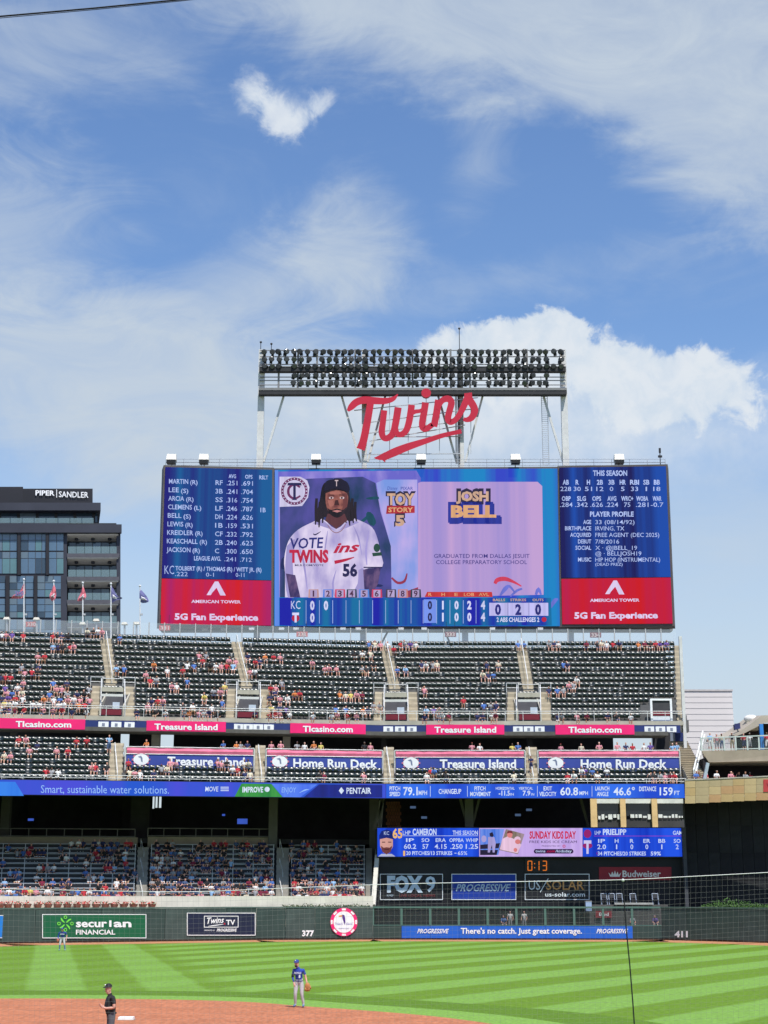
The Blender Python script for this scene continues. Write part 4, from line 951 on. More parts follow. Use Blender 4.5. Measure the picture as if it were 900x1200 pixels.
def centre_board():
    Yc = 156.9; pl = Plane((0, Yc, 0), (0, -1, 0))
    b = thing('centre_field_board', pl(442, 1004, 0), 'wide blue LED board with a pitcher photo and pink kids day advert', 'screen')
    put('housing', slab(pl, 441.5, 969.4, 804, 1005, .42, -.01), DARKSTEEL, b)
    BL = led('board blue', srgb(20, 55, 190), srgb(35, 85, 230), .25); LV = led('board lilac', srgb(188, 160, 228), srgb(205, 178, 238), .4)
    put('pitcher_screen', slab(pl, 442.3, 970.4, 561.2, 1003.8, .03, .03), BL, b); put('advert_screen', slab(pl, 561.6, 970.4, 682.6, 1003.8, .03, .03), LV, b); put('opponent_screen', slab(pl, 683, 970.4, 803.2, 1003.8, .03, .03), BL, b)
    wt = glow('board white text', (200, 215, 255)); t = MB()
    text(t, pl, 'LHP', 472, 973.5, 481, 978.2, .05, .01); text(t, pl, 'CAMERON', 483.5, 971.4, 511.5, 978.4, .05, .03); text(t, pl, 'THIS SEASON', 530.5, 973.4, 560, 978.2, .05, .02); rect(t, pl, 472, 979.2, 560.2, 979.7, .05)
    for h, v, x in (('IP', '60.2', 480.5), ('SO', '57', 498.6), ('ERA', '4.15', 516.5), ('OPPBA', '.250', 535), ('WHIP', '1.25', 553)):
        w = 2.0 * len(h) ** .8 + 1.2; text(t, pl, h, x - w, 982.4, x + w, 986.6, .05, .015); w = 1.8 * len(v); text(t, pl, v, x - w, 989.2, x + w, 994.6, .05, .015)
    text(t, pl, '20 PITCHES/13 STRIKES', 476, 997.6, 530, 1001.8, .05, .02); text(t, pl, '65%', 536.5, 997.6, 547.5, 1001.8, .05, .01); rect(t, pl, 532.5, 999.4, 535, 1000.2, .05)
    text(t, pl, 'LHP', 697, 973.6, 704, 977.8, .05, .01); text(t, pl, 'PRIELIPP', 706.5, 971.8, 734, 978.2, .05, .03); text(t, pl, 'GAME', 788.5, 973.6, 802.2, 978.2, .05, .02)
    for h, v, x in (('IP', '2.0', 705), ('H', '1', 722.6), ('R', '0', 740.4), ('ER', '0', 758), ('BB', '1', 775.6), ('SO', '2', 793.6)):
        w = 1.9 * len(h) + .3; text(t, pl, h, x - w, 983.2, x + w, 987.6, .05, .015); w = 1.7 * len(v); text(t, pl, v, x - w, 989.6, x + w, 995, .05, .015)
    text(t, pl, '34 PITCHES/20 STRIKES', 700.5, 998, 757, 1002.4, .05, .02); text(t, pl, '59%', 762.5, 998, 774.5, 1002.4, .05, .02)
    put('lettering', t, wt, b)
    t = MB(); text(t, pl, '65', 460, 971.4, 471.6, 982, .05, .03); rect(t, pl, 472.4, 997, 474.8, 1003, .05); put('number', t, glow('board amber', (240, 190, 120)), b)
    # pitcher portrait: capped, bearded head and shoulders
    put('portrait_cap', poly(MB(), pl, [(444.6, 985), (444.4, 979), (447, 974), (453, 972), (459, 974), (461, 979), (461, 985), (453, 982.6)], .05), glow('print royal', (24, 40, 120)), b)
    put('portrait_face', poly(MB(), pl, [(445.2, 983.4), (453, 981.8), (460.4, 983.4), (460.4, 992), (457, 999), (453, 1001), (449, 999), (445.4, 992)], .06), glow('print skin', (214, 160, 150)), b)
    put('portrait_beard', poly(MB(), pl, [(446, 991), (449.6, 993.4), (453, 992.8), (456.6, 993.4), (459.8, 991), (458, 998), (453, 1001.4), (448, 998)], .07), glow('print beard', (112, 62, 62)), b)
    e = MB(); rect(e, pl, 447.6, 986.4, 451.4, 987.4, .08); rect(e, pl, 454.8, 986.4, 458.6, 987.4, .08); rect(e, pl, 450.4, 995, 455.8, 995.8, .08); put('portrait_features', e, glow('print dark', (60, 30, 40)), b)
    put('portrait_shoulders', poly(MB(), pl, [(443, 1003.7), (447, 1000.6), (459, 1000.6), (463.4, 1003.7)], .055), glow('print grey', (180, 185, 215)), b)
    t = MB(); text(t, pl, 'KC', 450, 974.2, 456, 978.4, .06, .0); put('cap_mark', t, wt, b)
    t = MB(); text(t, pl, 'T', 684, 985.6, 693, 999.6, .05, .05); put('team_mark', t, glow('board pale', (205, 200, 240)), b)
    t = MB(); poly(t, pl, disc(688.5, 977, 4.4, 5), .045); poly(t, pl, disc(688.5, 991, 5.6, 3.4), .045); text(t, pl, '4', 699, 998, 700, 1002, .05); put('team_disc', t, glow('board red', (150, 36, 110)), b)
    rect_ = MB(); rect(rect_, pl, 696, 979.4, 803, 980, .05); put('rule', rect_, glow('board violet', (150, 60, 190)), b)
    t = MB(); text(t, pl, 'SUNDAY KIDS DAY', 620.5, 974.4, 675, 982.6, .05, .035); put('advert_title', t, glow('board crimson', (200, 30, 70)), b)
    t = MB(); text(t, pl, 'FREE KIDS ICE CREAM', 620.5, 985, 676, 988, .05, .0); text(t, pl, 'PRESENTED BY', 635, 990.6, 657, 992.2, .05, .0)
    poly(t, pl, [(627, 995), (670.5, 995), (672, 997), (672, 998.6), (670.5, 1000.2), (627, 1000.2), (625.6, 998.6), (625.6, 997)], .045); put('advert_text', t, glow('board ink', (48, 26, 72)), b)
    t = MB(); text(t, pl, 'twins', 627.5, 995.8, 639, 998.8, .06, .01); text(t, pl, '/kidsday', 651, 995.8, 670, 998.8, .06, .01); put('advert_link', t, wt, b)
    t = MB(); text(t, pl, '.com', 640, 995.8, 650.5, 998.8, .06, .01); stroke(t, pl, [(x, y, .7) for x, y in disc(661, 991.6, 1.4, n=8, a1=405)], .05, .01, 2); put('advert_mark', t, glow('board crimson', 0), b)
    # the two photographs in the advert
    put('photo', poly(MB(), pl, [(562.6, 971.4), (591, 971.4), (584, 1002), (562.6, 1002)], .045), led('photo sky', srgb(60, 110, 215), srgb(120, 150, 235), .8), b)
    t = MB(); poly(t, pl, [(562.6, 990), (586, 988), (584.4, 994), (562.6, 995)], .05); poly(t, pl, [(573.6, 976.6), (577, 975), (578.6, 979), (577, 981), (574, 980)], .055); poly(t, pl, [(562.6, 996), (583.6, 996), (582, 1002), (562.6, 1002)], .05); put('photo_dark', t, glow('photo ink', (40, 34, 60)), b)
    t = MB(); poly(t, pl, [(572, 981), (579.4, 981), (581, 988), (579.6, 999), (577.4, 999), (576.4, 990), (574, 999), (571.6, 999)], .06); poly(t, pl, disc(567, 983, 3, 4), .052); put('photo_player', t, glow('photo pale', (170, 160, 215)), b)
    put('photo', poly(MB(), pl, [(593, 971.6), (614.6, 977.4), (607, 1001), (584.6, 996)], .06), led('photo field', srgb(120, 110, 90), srgb(160, 140, 150), .8), b)
    t = MB(); poly(t, pl, [(589, 983), (595, 980), (602, 983), (606, 985), (611, 990), (606.6, 1000), (585.6, 995.4)], .07); poly(t, pl, disc(606.4, 983.4, 3.8, 3.2), .08); put('photo_shirts', t, glow('photo rose', (232, 196, 222)), b)
    t = MB(); poly(t, pl, disc(597.4, 978.2, 3.2, 3.6), .085); poly(t, pl, disc(606.8, 986.4, 3.2, 2.8), .085); poly(t, pl, disc(604, 996, 2.2, 2.4), .085); put('photo_faces', t, glow('photo skin', (220, 130, 130)), b)
    t = MB(); poly(t, pl, [(593.6, 977), (595, 973.8), (599.6, 973.6), (601.4, 977), (597.4, 976)], .09); put('photo_hair', t, glow('photo brown', (120, 50, 60)), b)
    # painted adverts on the black facade
    pf = Plane((0, 157.4, 0), (0, -1, 0))
    def sg(label, x0, y0, x1, y1, face):
        s = thing('facade_sign', pf(x0, y1, .1), label, 'sign'); put('board', slab(pf, x0, y0, x1, y1, .08, .1), face, s); put('border', frame(MB(), pf, x0, y0, x1, y1, .8, .115), pm('dim white border', (.70, .73, .76), .6), s); return s
    ICE = pm('frosted blue lettering', (.55, .66, .76), .6, .1)
    s = sg('black FOX 9 sign with pale letters on the black facade', 445.3, 1024, 519, 1054.6, pm('black sign face', (.014, .014, .018), .6))
    t = MB(); text(t, pf, 'FOX', 453.6, 1027.4, 495.5, 1044.6, .13, .06); text(t, pf, '9', 498.6, 1027.4, 510.5, 1044.6, .13, .02); text(t, pf, 'KMSP', 453.5, 1048.4, 461, 1050.4, .13, .0); put('lettering', t, ICE, s)
    put('caption', text(MB(), pf, 'LIVE LOCAL NEWS', 468, 1047.8, 510, 1050.8, .13, .01), pm('dim red lettering', (.18, .03, .035), .6), s)
    s = sg('royal blue PROGRESSIVE sign between the two black signs', 529, 1024, 605, 1054.6, pm('royal sign face', (.010, .04, .30), .6, .1))
    put('lettering', text(MB(), pf, 'PROGRESSIVE', 534, 1036.2, 598.5, 1044.2, .13, .02, .35), pm('steel blue lettering', (.38, .50, .62), .6), s)
    s = sg('black US SOLAR sign with white and orange letters', 615, 1024, 690.8, 1054.6, pm('black sign face', 0))
    t = MB(); text(t, pf, 'US', 619.6, 1031.6, 633, 1042.6, .13, .0); stroke(t, pf, [(633, 1045.6, .8), (642.5, 1029.4, .8)], .13, .01, 1); text(t, pf, 'us-solar.com', 639, 1045.6, 685.5, 1050.6, .13, .01); put('lettering', t, pm('cool white lettering', (.74, .80, .82), .6), s)
    put('orange_lettering', text(MB(), pf, 'SOLAR', 640, 1032, 684.5, 1042.6, .13, .01), pm('ochre orange lettering', (.58, .27, .08), .6), s)
    s = thing('facade_sign', pf(702, 1031, .1), 'dark red Budweiser sign with a small crown on the black facade', 'sign'); put('board', slab(pf, 702, 1016, 786.8, 1031.4, .08, .1), pm('beer sign red', (.26, .018, .032), .6, .1), s)
    t = MB(); text(t, pf, 'Budweiser', 729.5, 1020.2, 774.5, 1027.6, .13, .02)
    poly(t, pf, [(713, 1022.4), (716, 1025.4), (717.4, 1021.4), (719.4, 1025), (720.6, 1020), (722, 1025), (723.8, 1021.4), (725, 1025.4), (728, 1022.4), (726, 1027.4), (715, 1027.4)], .13); put('lettering', t, pm('cream lettering', (.72, .68, .66), .6), s)
    # pitch clock: seven segment digits
    ck = thing('pitch_clock', pf(616, 1022, .1), 'black pitch clock showing 0:13 in orange digits', 'clock'); put('case', slab(pf, 615.5, 1006.6, 644.5, 1022.4, .15, .17), pm('clock case', (.012, .012, .012), .5), ck)
    SEG = {'0': 'abcdef', '1': 'bc', '3': 'abcdg'}; t = MB()
    for ch, x in (('0', 618.2), ('1', 626.6), ('3', 635.4)):
        y0, ym, y1, x1 = 1008.6, 1014.4, 1020.4, x + 5.6
        g = {'a': (x + .6, y0, x1 - .6, y0 + 1), 'g': (x + .6, ym - .5, x1 - .6, ym + .5), 'd': (x + .6, y1 - 1, x1 - .6, y1), 'f': (x, y0 + .6, x + 1, ym - .3), 'e': (x, ym + .3, x + 1, y1 - .6), 'b': (x1 - 1, y0 + .6, x1, ym - .3), 'c': (x1 - 1, ym + .3, x1, y1 - .6)}
        for q in SEG[ch]: rect(t, pf, *g[q], .2)
    rect(t, pf, 626.0, 1011.4, 627.0, 1012.6, .2); rect(t, pf, 626.0, 1016.2, 627.0, 1017.4, .2); put('digits', t, glow('clock orange', (225, 120, 40)), ck)
centre_board()

# ------------------------------------------------------------------ main scoreboard
YB = 184.0
def scoreboard():
    b = thing('scoreboard', onY(488, 735, YB), 'giant three panel LED scoreboard on columns behind the upper deck', 'scoreboard')
    ctr = Plane((0, YB, 0), (0, -1, 0))
    lp = onY(319.5, 700, YB); rp = onY(656, 700, YB)
    L = Plane(lp, Vector((.235, -1, 0))); Rr = Plane(rp, Vector((-.225, -1, 0)))
    LQ = [(187, 732), (318.6, 734), (320, 549.2), (193, 546.2)]; RQ = [(658, 733.6), (789.3, 732), (781.2, 545.2), (654.4, 547.4)]; CQ = [(319.2, 735), (657.6, 735), (654.4, 547.4), (320.4, 549.2)]
    def quadbox(pl, Q, off, t):
        f = [pl(x, y, off) for x, y in Q]; n = -pl.n * t
        return MB().hexa([f[0], f[1], f[1] + n, f[0] + n, f[3], f[2], f[2] + n, f[3] + n])
    def grow(Q, d): 
        cx = sum(q[0] for q in Q) / 4; cy = sum(q[1] for q in Q) / 4
        return [(x + math.copysign(d, x - cx), y + math.copysign(d, y - cy)) for x, y in Q]
    CAB = pm('scoreboard cabinet', (.10, .085, .08), .6, .2, .4)
    put('cabinet', quadbox(L, grow(LQ, 1.2), -.1, 2.2), CAB, b); put('cabinet', quadbox(Rr, grow(RQ, 1.2), -.1, 2.2), CAB, b); put('cabinet', quadbox(ctr, grow(CQ, .4), -.15, 2.2), CAB, b)
    # --- lineup wing
    BLUEL = led('screen lineup blue', srgb(18, 16, 118), srgb(6, 88, 150), .15); REDL = led('screen sponsor red', srgb(208, 10, 22), srgb(172, 18, 96), .13)
    edgeL = lambda y: ((193 + (187 - 193) * (y - 546.2) / 185.8) + .9, (320 - 1.4 * (y - 549.2) / 184.8) - 1.0)
    def panel(pl, edge, y0, y1, s0, s1, name, mat):
        a, c = edge(y0), edge(y1); return put(name, quadbox(pl, [(a and c[0], y1 + s1 * 0), (c[1], y1 + s1), (a[1], y0 + s0), (a[0], y0)], .02, .1), mat, b)
    panel(L, edgeL, 547.4, 677.2, 3, 2.6, 'lineup_screen', BLUEL); panel(L, edgeL, 678, 731, 2.6, 2, 'sponsor_screen', REDL)
    wt = glow('screen pale text', (178, 196, 245)); t = MB(); S = .02
    nm = (('MARTIN', '(R)', 'RF', '.251', '.691'), ('LEE', '(S)', '3B', '.241', '.704'), ('ARCIA', '(R)', 'SS', '.316', '.754'), ('CLEMENS', '(L)', 'LF', '.246', '.787'), ('BELL', '(S)', 'DH', '.224', '.626'), ('LEWIS', '(R)', '1B', '.159', '.531'), ('KREIDLER', '(R)', 'CF', '.232', '.792'), ('KEASCHALL', '(R)', '2B', '.240', '.623'), ('JACKSON', '(R)', 'C', '.300', '.650'))
    for k, (n, h, p, a, o) in enumerate(nm):
        y = 561.2 + 10.0 * k; x = 198 - .35 * k; w = 4.0 * len(n) + (0 if 'I' not in n else -1.5); hh = 5.4
        text(t, L, n, x, y, x + w, y + hh, .05, .012, slope=S); text(t, L, h, x + w + 2.4, y + 1.4, x + w + 11, y + hh + 1, .05, .01, slope=S)
        y2 = y + 1.6; text(t, L, p, 252.6 - .1 * k, y2, 252.6 + 4.2 * len(p), y2 + hh, .05, .012, slope=S); text(t, L, a, 265.8 - .25 * k, y2 + .4, 278.2 - .1 * k, y2 + hh + .4, .05, .005, slope=S); text(t, L, o, 283 - .2 * k, y2 + .8, 296.4, y2 + hh + .8, .05, .005, slope=S)
    text(t, L, 'AVG', 268, 555.8, 276.6, 560.2, .05, .02, slope=S); text(t, L, 'OPS', 287.2, 556.4, 296, 560.8, .05, .02, slope=S); text(t, L, 'RSLT', 303.8, 557.2, 314.2, 561.6, .05, .02, slope=S); text(t, L, '1B', 305.2, 595, 311.4, 600.2, .05, .01, slope=S)
    text(t, L, 'LEAGUE AVG.', 227.4, 651.6, 259, 656.6, .05, .02, slope=S); text(t, L, '.241', 263, 652.8, 276.4, 657.6, .05, .0, slope=S); text(t, L, '.712', 281.4, 653.4, 295, 658.2, .05, .0, slope=S)
    text(t, L, 'KC', 192.8, 662.6, 204, 672.6, .05, -.005, slope=S); text(t, L, 'TOLBERT (R) / THOMAS (R) / WITT JR. (R)', 205.6, 663.4, 306.4, 668.2, .05, .02, slope=S)
    text(t, L, '.222', 205.2, 670, 220, 675, .05, .0, slope=S); text(t, L, '0-1', 241.4, 671, 250.6, 675.6, .05, .0, slope=S); text(t, L, '0-11', 276.2, 671.4, 286.4, 676, .05, .0, slope=S)
    put('lettering', t, wt, b)
    def sponsor(pl, x0, cx, ys, xw0, xw1, sl):
        t = MB(); poly(t, pl, [(cx - 11.6, ys + 16), (cx - 1.8, ys), (cx + 2.2, ys), (cx + 11, ys + 16.4), (cx + 4.6, ys + 16.4), (cx + .2, ys + 7.4), (cx - 4.8, ys + 13), (cx - 6.6, ys + 16)], .05)
        text(t, pl, 'AMERICAN TOWER', cx - 29.4, ys + 21.6, cx + 28.6, ys + 25, .05, .03, slope=sl); text(t, pl, '5G Fan Experience', xw0, ys + 37.6, xw1, ys + 44.6, .05, .04, slope=sl); put('sponsor_lettering', t, glow('screen white text', (222, 205, 240)), b)
    sponsor(L, 188, 253.6, 681.4, 204.6, 302.6, .012)
    # --- profile wing
    edgeR = lambda y: ((654.4 + 3.6 * (y - 547.4) / 186.2) + 1.0, (781.2 + 8.1 * (y - 545.2) / 186.8) - 1.0)
    def panelR(y0, y1, name, mat):
        a, c = edgeR(y0), edgeR(y1); put(name, quadbox(Rr, [(c[0], y1 + .8), (c[1], y1), (a[1], y0), (a[0], y0 + 1.6)], .02, .1), mat, b)
    panelR(546.4, 676, 'profile_screen', led('screen profile blue', srgb(12, 12, 86), srgb(16, 72, 168), .15)); panelR(676.8, 730.6, 'sponsor_screen', led('screen sponsor scarlet', srgb(202, 6, 20), srgb(184, 14, 70), .12))
    t = MB(); text(t, Rr, 'THIS SEASON', 694.8, 551.4, 735, 557.4, .05, .03)
    for h, v, x in zip(('AB', 'R', 'H', '2B', '3B', 'HR', 'RBI', 'SB', 'BB'), ('228', '30', '51', '12', '0', '5', '33', '1', '18'), (663, 676.4, 689.6, 703, 716.6, 729.8, 743.6, 757.4, 769.8)):
        w = 1.7 * len(h) + .2; text(t, Rr, h, x - w, 562.4, x + w, 567.8, .05, .03); w = 2.1 * len(v); text(t, Rr, v, x - w, 570.4, x + w, 575.4, .05, .005)
    for h, v, x in zip(('OBP', 'SLG', 'OPS', 'AVG', 'WRC+', 'WOBA', 'WAR'), ('.284', '.342', '.626', '.224', '75', '.281', '-0.7'), (663.6, 681.4, 699.2, 717, 735, 752.6, 770)):
        w = 1.75 * len(h); text(t, Rr, h, x - w, 581.6, x + w, 586.8, .05, .03); w = 1.85 * len(v); text(t, Rr, v, x - w, 588.8, x + w, 594, .05, .005)
    text(t, Rr, 'PLAYER PROFILE', 691.4, 599.6, 742.6, 605.2, .05, .03)
    rows = (('AGE', '33 (08/14/92)', 609.4, 46), ('BIRTHPLACE', 'IRVING, TX', 616.8, 34), ('ACQUIRED', 'FREE AGENT (DEC 2025)', 624.4, 75), ('DEBUT', '7/8/2016', 632.2, 28), ('SOCIAL', 'X · @JBELL_19', 639.6, 49), ('', '@ · BELLJOSH19', 646.2, 54), ('MUSIC', 'HIP HOP (INSTRUMENTAL)', 653.4, 76), ('', '(DEAD PREZ)', 659.6, 32))
    for h, v, y, w in rows:
        if h: text(t, Rr, h, 692.6 - 3.05 * len(h), y, 692.8, y + 4.6, .05, .02)
        s = 4.8 if y < 659 else 3.4; text(t, Rr, v, 697.6, y, 697.6 + w, y + s, .05, .004)
    put('lettering', t, wt, b); sponsor(Rr, 660, 720.8, 680.2, 673, 771, -.005)
    # --- main screen
    put('main_screen', quadbox(ctr, [(321.2, 733.6), (656.2, 733.6), (653.2, 549), (322, 550.4)], .02, .1), led('screen main blue', srgb(46, 66, 196), srgb(14, 130, 196), .13), b)
    P = lambda name, pts, off, mat: put(name, poly(MB(), ctr, pts, off), mat, b)
    P('backdrop', [(325, 552.6), (488, 551.4), (493, 560), (493, 700), (325, 700)], .03, led('screen lilac', srgb(104, 100, 200), srgb(160, 146, 220), .16, 1.0, .4, .4, .6))
    P('photo_ground', [(328, 700), (328, 566), (360, 561), (425, 558.6), (440, 566), (446, 600), (458, 640), (459, 700)], .04, led('screen teal', srgb(14, 54, 84), srgb(84, 78, 160), .13, 1.0, .55, .38, .62))
    P('edge_stripe', [(322, 733.4), (322, 551), (326, 551), (327.4, 733.4)], .035, led('screen sky edge', srgb(80, 130, 225), srgb(110, 150, 235), .3))
    P('name_card', [(490, 700), (490, 566), (494, 564.6), (630, 564.6), (635.4, 569.6), (637, 690), (637, 697)], .05, led('screen card', srgb(160, 142, 208), srgb(192, 158, 210), .15))
    P('cloud_panel', [(459, 700), (458, 640), (447, 600), (441, 566), (450, 562), (489, 562), (490, 700)], .045, led('screen cloud', srgb(118, 150, 224), srgb(192, 172, 230), .16, 1.0, .35, .38, .62))
    # ball player in a white jersey
    JER = led('print white jersey', srgb(166, 156, 208), srgb(226, 214, 240), .26, 1.0, .45, .34, .58)
    P('portrait_jersey', crom([(334, 700), (334, 672), (333, 655), (338, 634), (349, 621), (366, 612), (378, 608), (394, 620), (410, 607.6), (424, 611), (436, 618), (442, 630), (446, 648), (448, 664), (425, 668), (427, 690), (428, 700)], 3), .06, JER)
    t = MB()
    for st in ([(350, 640, .5), (356, 660, 2.4), (360, 690, 1)], [(432, 622, .5), (429, 645, 2.6), (430, 662, 1)], [(384, 622, .6), (382, 636, 1.6), (380, 650, .5)], [(394, 668, .5), (390, 684, 2.4), (392, 699, 1)], [(414, 616, .5), (420, 630, 1.8), (424, 650, .6)]): stroke(t, ctr, st, .068, .005, 3)
    put('portrait_fold', t, glow('print jersey fold', (160, 150, 208)), b, kind='stuff')
    P('portrait_arm', [(425.6, 667.6), (446.4, 664.4), (443, 684), (434, 700), (427.6, 700)], .065, led('print arm', srgb(56, 46, 96), srgb(104, 80, 122), .5, 1.0, .5)); P('portrait_arm', [(335, 672), (346, 674), (352, 700), (340, 700)], .065, glow('print arm', 0))
    P('portrait_hair', crom([(380, 566), (392, 561), (402, 562), (408, 572), (411, 590), (416, 606), (410, 611), (400, 607), (380, 606), (373, 612), (369, 607), (374, 590), (377, 572), (380, 566)], 3), .07, led('print black hair', srgb(14, 10, 18), srgb(46, 34, 44), 1.1, 1.0, .25, .4, .66))
    t = MB()
    for x, y, e in ((371, 596, 615), (375, 600, 618), (379, 598, 613), (384, 600, 611), (405, 600, 613), (409, 598, 616), (413, 596, 613), (416.5, 600, 611)): stroke(t, ctr, [(x, y - 12, 3), (x - .6, y, 3.6), (x + (x - 394) * .06, e, 1.4)], .071, .005, 3)
    put('portrait_lock', t, glow('print soft black', (34, 26, 36)), b, kind='stuff')
    P('portrait_neck', [(384, 602), (404, 602), (407, 610), (394, 620), (381, 610)], .075, glow('print deep skin', (92, 52, 58)))
    P('portrait_face', crom([(381.6, 578), (394, 574.6), (406.6, 578), (407.4, 590), (404, 600), (395, 606), (386, 601), (381.8, 590), (381.6, 578)], 3), .08, led('print brown skin', srgb(108, 58, 58), srgb(162, 100, 88), .75, 1.0, .8, .36, .62))
    P('portrait_beard', crom([(383.4, 595), (388, 597.6), (395, 596), (402, 597.6), (406.4, 594), (403, 602), (395, 606.8), (387, 602.6), (383.4, 595)], 3), .085, glow('print black hair', 0))
    P('portrait_mouth', [(389, 598.8), (395, 597.6), (401, 598.8), (395, 600.6)], .09, glow('print lip', (196, 130, 130)))
    P('portrait_cap', crom([(379.4, 576), (381, 565.6), (388, 562), (400, 562), (407.6, 566), (409, 576), (394, 572.4), (379.4, 576)], 3), .095, glow('print cap navy', (22, 20, 44)))
    e = MB(); 
    for x in (388.2, 400.8): poly(e, ctr, disc(x, 583.4, 2.9, 1.5, 8), .09)
    put('portrait_eye', e, glow('print eye white', (210, 190, 196)), b)
    e = MB()
    for x in (388.4, 400.6): poly(e, ctr, disc(x, 583.4, 1.2, 1.3, 8), .095); rect(e, ctr, x - 3.4, 579.6, x + 3.2, 580.6, .095)
    poly(e, ctr, [(393, 586), (396, 586), (397.6, 592), (391.6, 592)], .088); put('portrait_features', e, glow('print dark brown', (66, 34, 36)), b)
    t = MB(); text(t, ctr, 'T', 392.4, 562.6, 396.4, 569.6, .1, .02); put('cap_mark', t, glow('print eye white', 0), b)
    t = MB(); stroke(t, ctr, [(384, 615, .8), (388, 621, .9), (394, 624.4, 1), (401, 621, .9), (405, 614, .8)], .09, .01, 3); put('necklace', t, glow('print gold', (150, 110, 120)), b)
    t = MB(); text(t, ctr, 'ins', 390.4, 636.6, 421.4, 647.8, .09, .03, .35, -.06); stroke(t, ctr, [(392, 659, 4), (404, 656.4, 3.2), (415, 653, 1)], .09, .01, 3); put('jersey_script', t, glow('print crimson', (186, 30, 66)), b)
    t = MB(); text(t, ctr, '56', 401.6, 661.4, 418.8, 675, .09, .045); rect(t, ctr, 426, 664.2, 448, 665.6, .09); put('jersey_number', t, glow('print navy', (34, 32, 82)), b)
    t = MB(); poly(t, ctr, disc(441.6, 642, 3.8, 5), .09); poly(t, ctr, [(436, 648), (447, 647), (447.4, 651), (437, 652)], .095); put('sleeve_patch', t, glow('print green', (34, 74, 62)), b)
    t = MB(); text(t, ctr, 'VOTE', 340, 631, 379, 643, .1, .02, .1, -.03); put('vote_script', t, glow('print navy ink', (36, 40, 120)), b)
    t = MB(); text(t, ctr, 'TWINS', 339, 645, 385, 658.6, .1, .05); put('vote_lettering', t, glow('print crimson', 0), b)
    t = MB(); text(t, ctr, 'MLB.COM/VOTE', 345.6, 661.2, 379, 663.4, .1, .01); stroke(t, ctr, [(367, 625.4, .8), (369.6, 626.6, 1.6), (376, 622.8, .5)], .1, .01, 3); put('vote_caption', t, glow('print navy', 0), b)
    rr = random.Random(77); bl = [MB(), MB(), MB()]
    for k in range(12):
        x, y = rr.uniform(330, 452), rr.uniform(566, 696); a = rr.uniform(0, 180); w, h = rr.uniform(3, 11), rr.uniform(1.5, 5)
        if (x > 440 and y < 620): continue
        pts = [(x + w * math.cos(t) * math.cos(a) - h * math.sin(t) * math.sin(a), min(699, y + w * math.cos(t) * math.sin(a) + h * math.sin(t) * math.cos(a))) for t in [k2 * math.pi / 5 + rr.uniform(-.2, .2) for k2 in range(10)]]
        poly(bl[k % 3], ctr, [(max(329, min(456, p)), q) for p, q in pts], .041 + .0004 * k)
    for m, c, n_ in zip(bl, ((18, 74, 92), (92, 84, 176), (28, 40, 96)), ('teal', 'mauve', 'indigo')): put('backdrop_blotch', m, glow('print blotch ' + n_, c), b, kind='stuff')
    P('portrait_shade', crom([(400.6, 578), (406.4, 579), (407, 590), (404, 600), (398.6, 604), (401.6, 594), (401.8, 586), (400.6, 578)], 3), .0815, glow('print skin shade', (112, 62, 62)))
    P('portrait_cheek', crom([(384, 586), (390, 587), (391, 592), (386.4, 593.4), (384, 586)], 3), .082, glow('print skin light', (172, 108, 98)))
    P('portrait_cheek', crom([(387, 576.6), (397, 575.6), (399, 579), (388, 579.4), (387, 576.6)], 3), .0822, glow('print skin light', 0))
    P('portrait_shade', crom([(336, 640), (346, 632), (343, 660), (345, 699), (337, 699), (334, 672), (336, 640)], 3), .0625, glow('print jersey shade', (160, 150, 206)))
    P('portrait_shade', crom([(420, 668), (427, 668), (428, 699), (412, 699), (419, 684), (420, 668)], 3), .0627, glow('print jersey shade', 0))
    P('portrait_shade', [(366, 613), (378, 609), (393, 622), (381, 618)], .0629, glow('print jersey shade', 0)); P('portrait_shade', [(397, 622), (409, 609), (421, 612), (408, 618)], .0631, glow('print jersey shade', 0))
    # club roundel
    P('roundel_card', [(327.6, 594), (327.6, 558.6), (352, 558.6), (360, 563), (362.6, 571), (361, 583), (354, 593)], .08, glow('screen pale card', (206, 200, 232)))
    t = MB(); stroke(t, ctr, [(x, y, 3.0) for x, y in disc(345, 575.6, 14.2, 14.6, 20, 0, 378)], .1, .01, 2); put('roundel_ring', t, glow('print plum', (108, 44, 92)), b)
    t = MB()
    for k in range(24): a = math.radians(15 * k); poly(t, ctr, disc(345 + 14.2 * math.cos(a), 575.6 + 14.6 * math.sin(a), .8, .8, 6), .115)
    put('roundel_stud', t, glow('screen pale card', 0), b)
    t = MB(); stroke(t, ctr, [(351.6, 571, 2.4), (345, 567.6, 2.6), (338.6, 572, 3), (338.6, 580, 3), (345, 584.4, 2.6), (352, 581, 2)], .11, .01, 4); put('roundel_letter', t, glow('print plum', 0), b)
    t = MB(); poly(t, ctr, [(336.8, 569), (337.4, 565.8), (352.8, 565.8), (353.4, 569), (346.6, 568.6), (346.6, 584.4), (348.6, 586), (341.6, 586), (343.6, 584.4), (343.6, 568.6)], .125); put('roundel_letter', t, glow('print navy', 0), b)
    # film advert: plain words
    ink = glow('print ink', (40, 34, 66)); tan_ = glow('print tan', (206, 168, 142)); am = glow('print amber', (222, 168, 120))
    t = MB(); text(t, ctr, 'Disney', 453.8, 570, 466, 574, .07, .0, .2); text(t, ctr, 'PIXAR', 469.6, 570.4, 484, 574, .07, .01); put('studio_lettering', t, glow('print slate', (70, 84, 170)), b)
    t = MB(); text(t, ctr, 'TOY', 452, 577.4, 487.4, 592.4, .07, .095); text(t, ctr, '5', 461.8, 603, 475.6, 617, .07, .11); put('film_outline', t, ink, b)
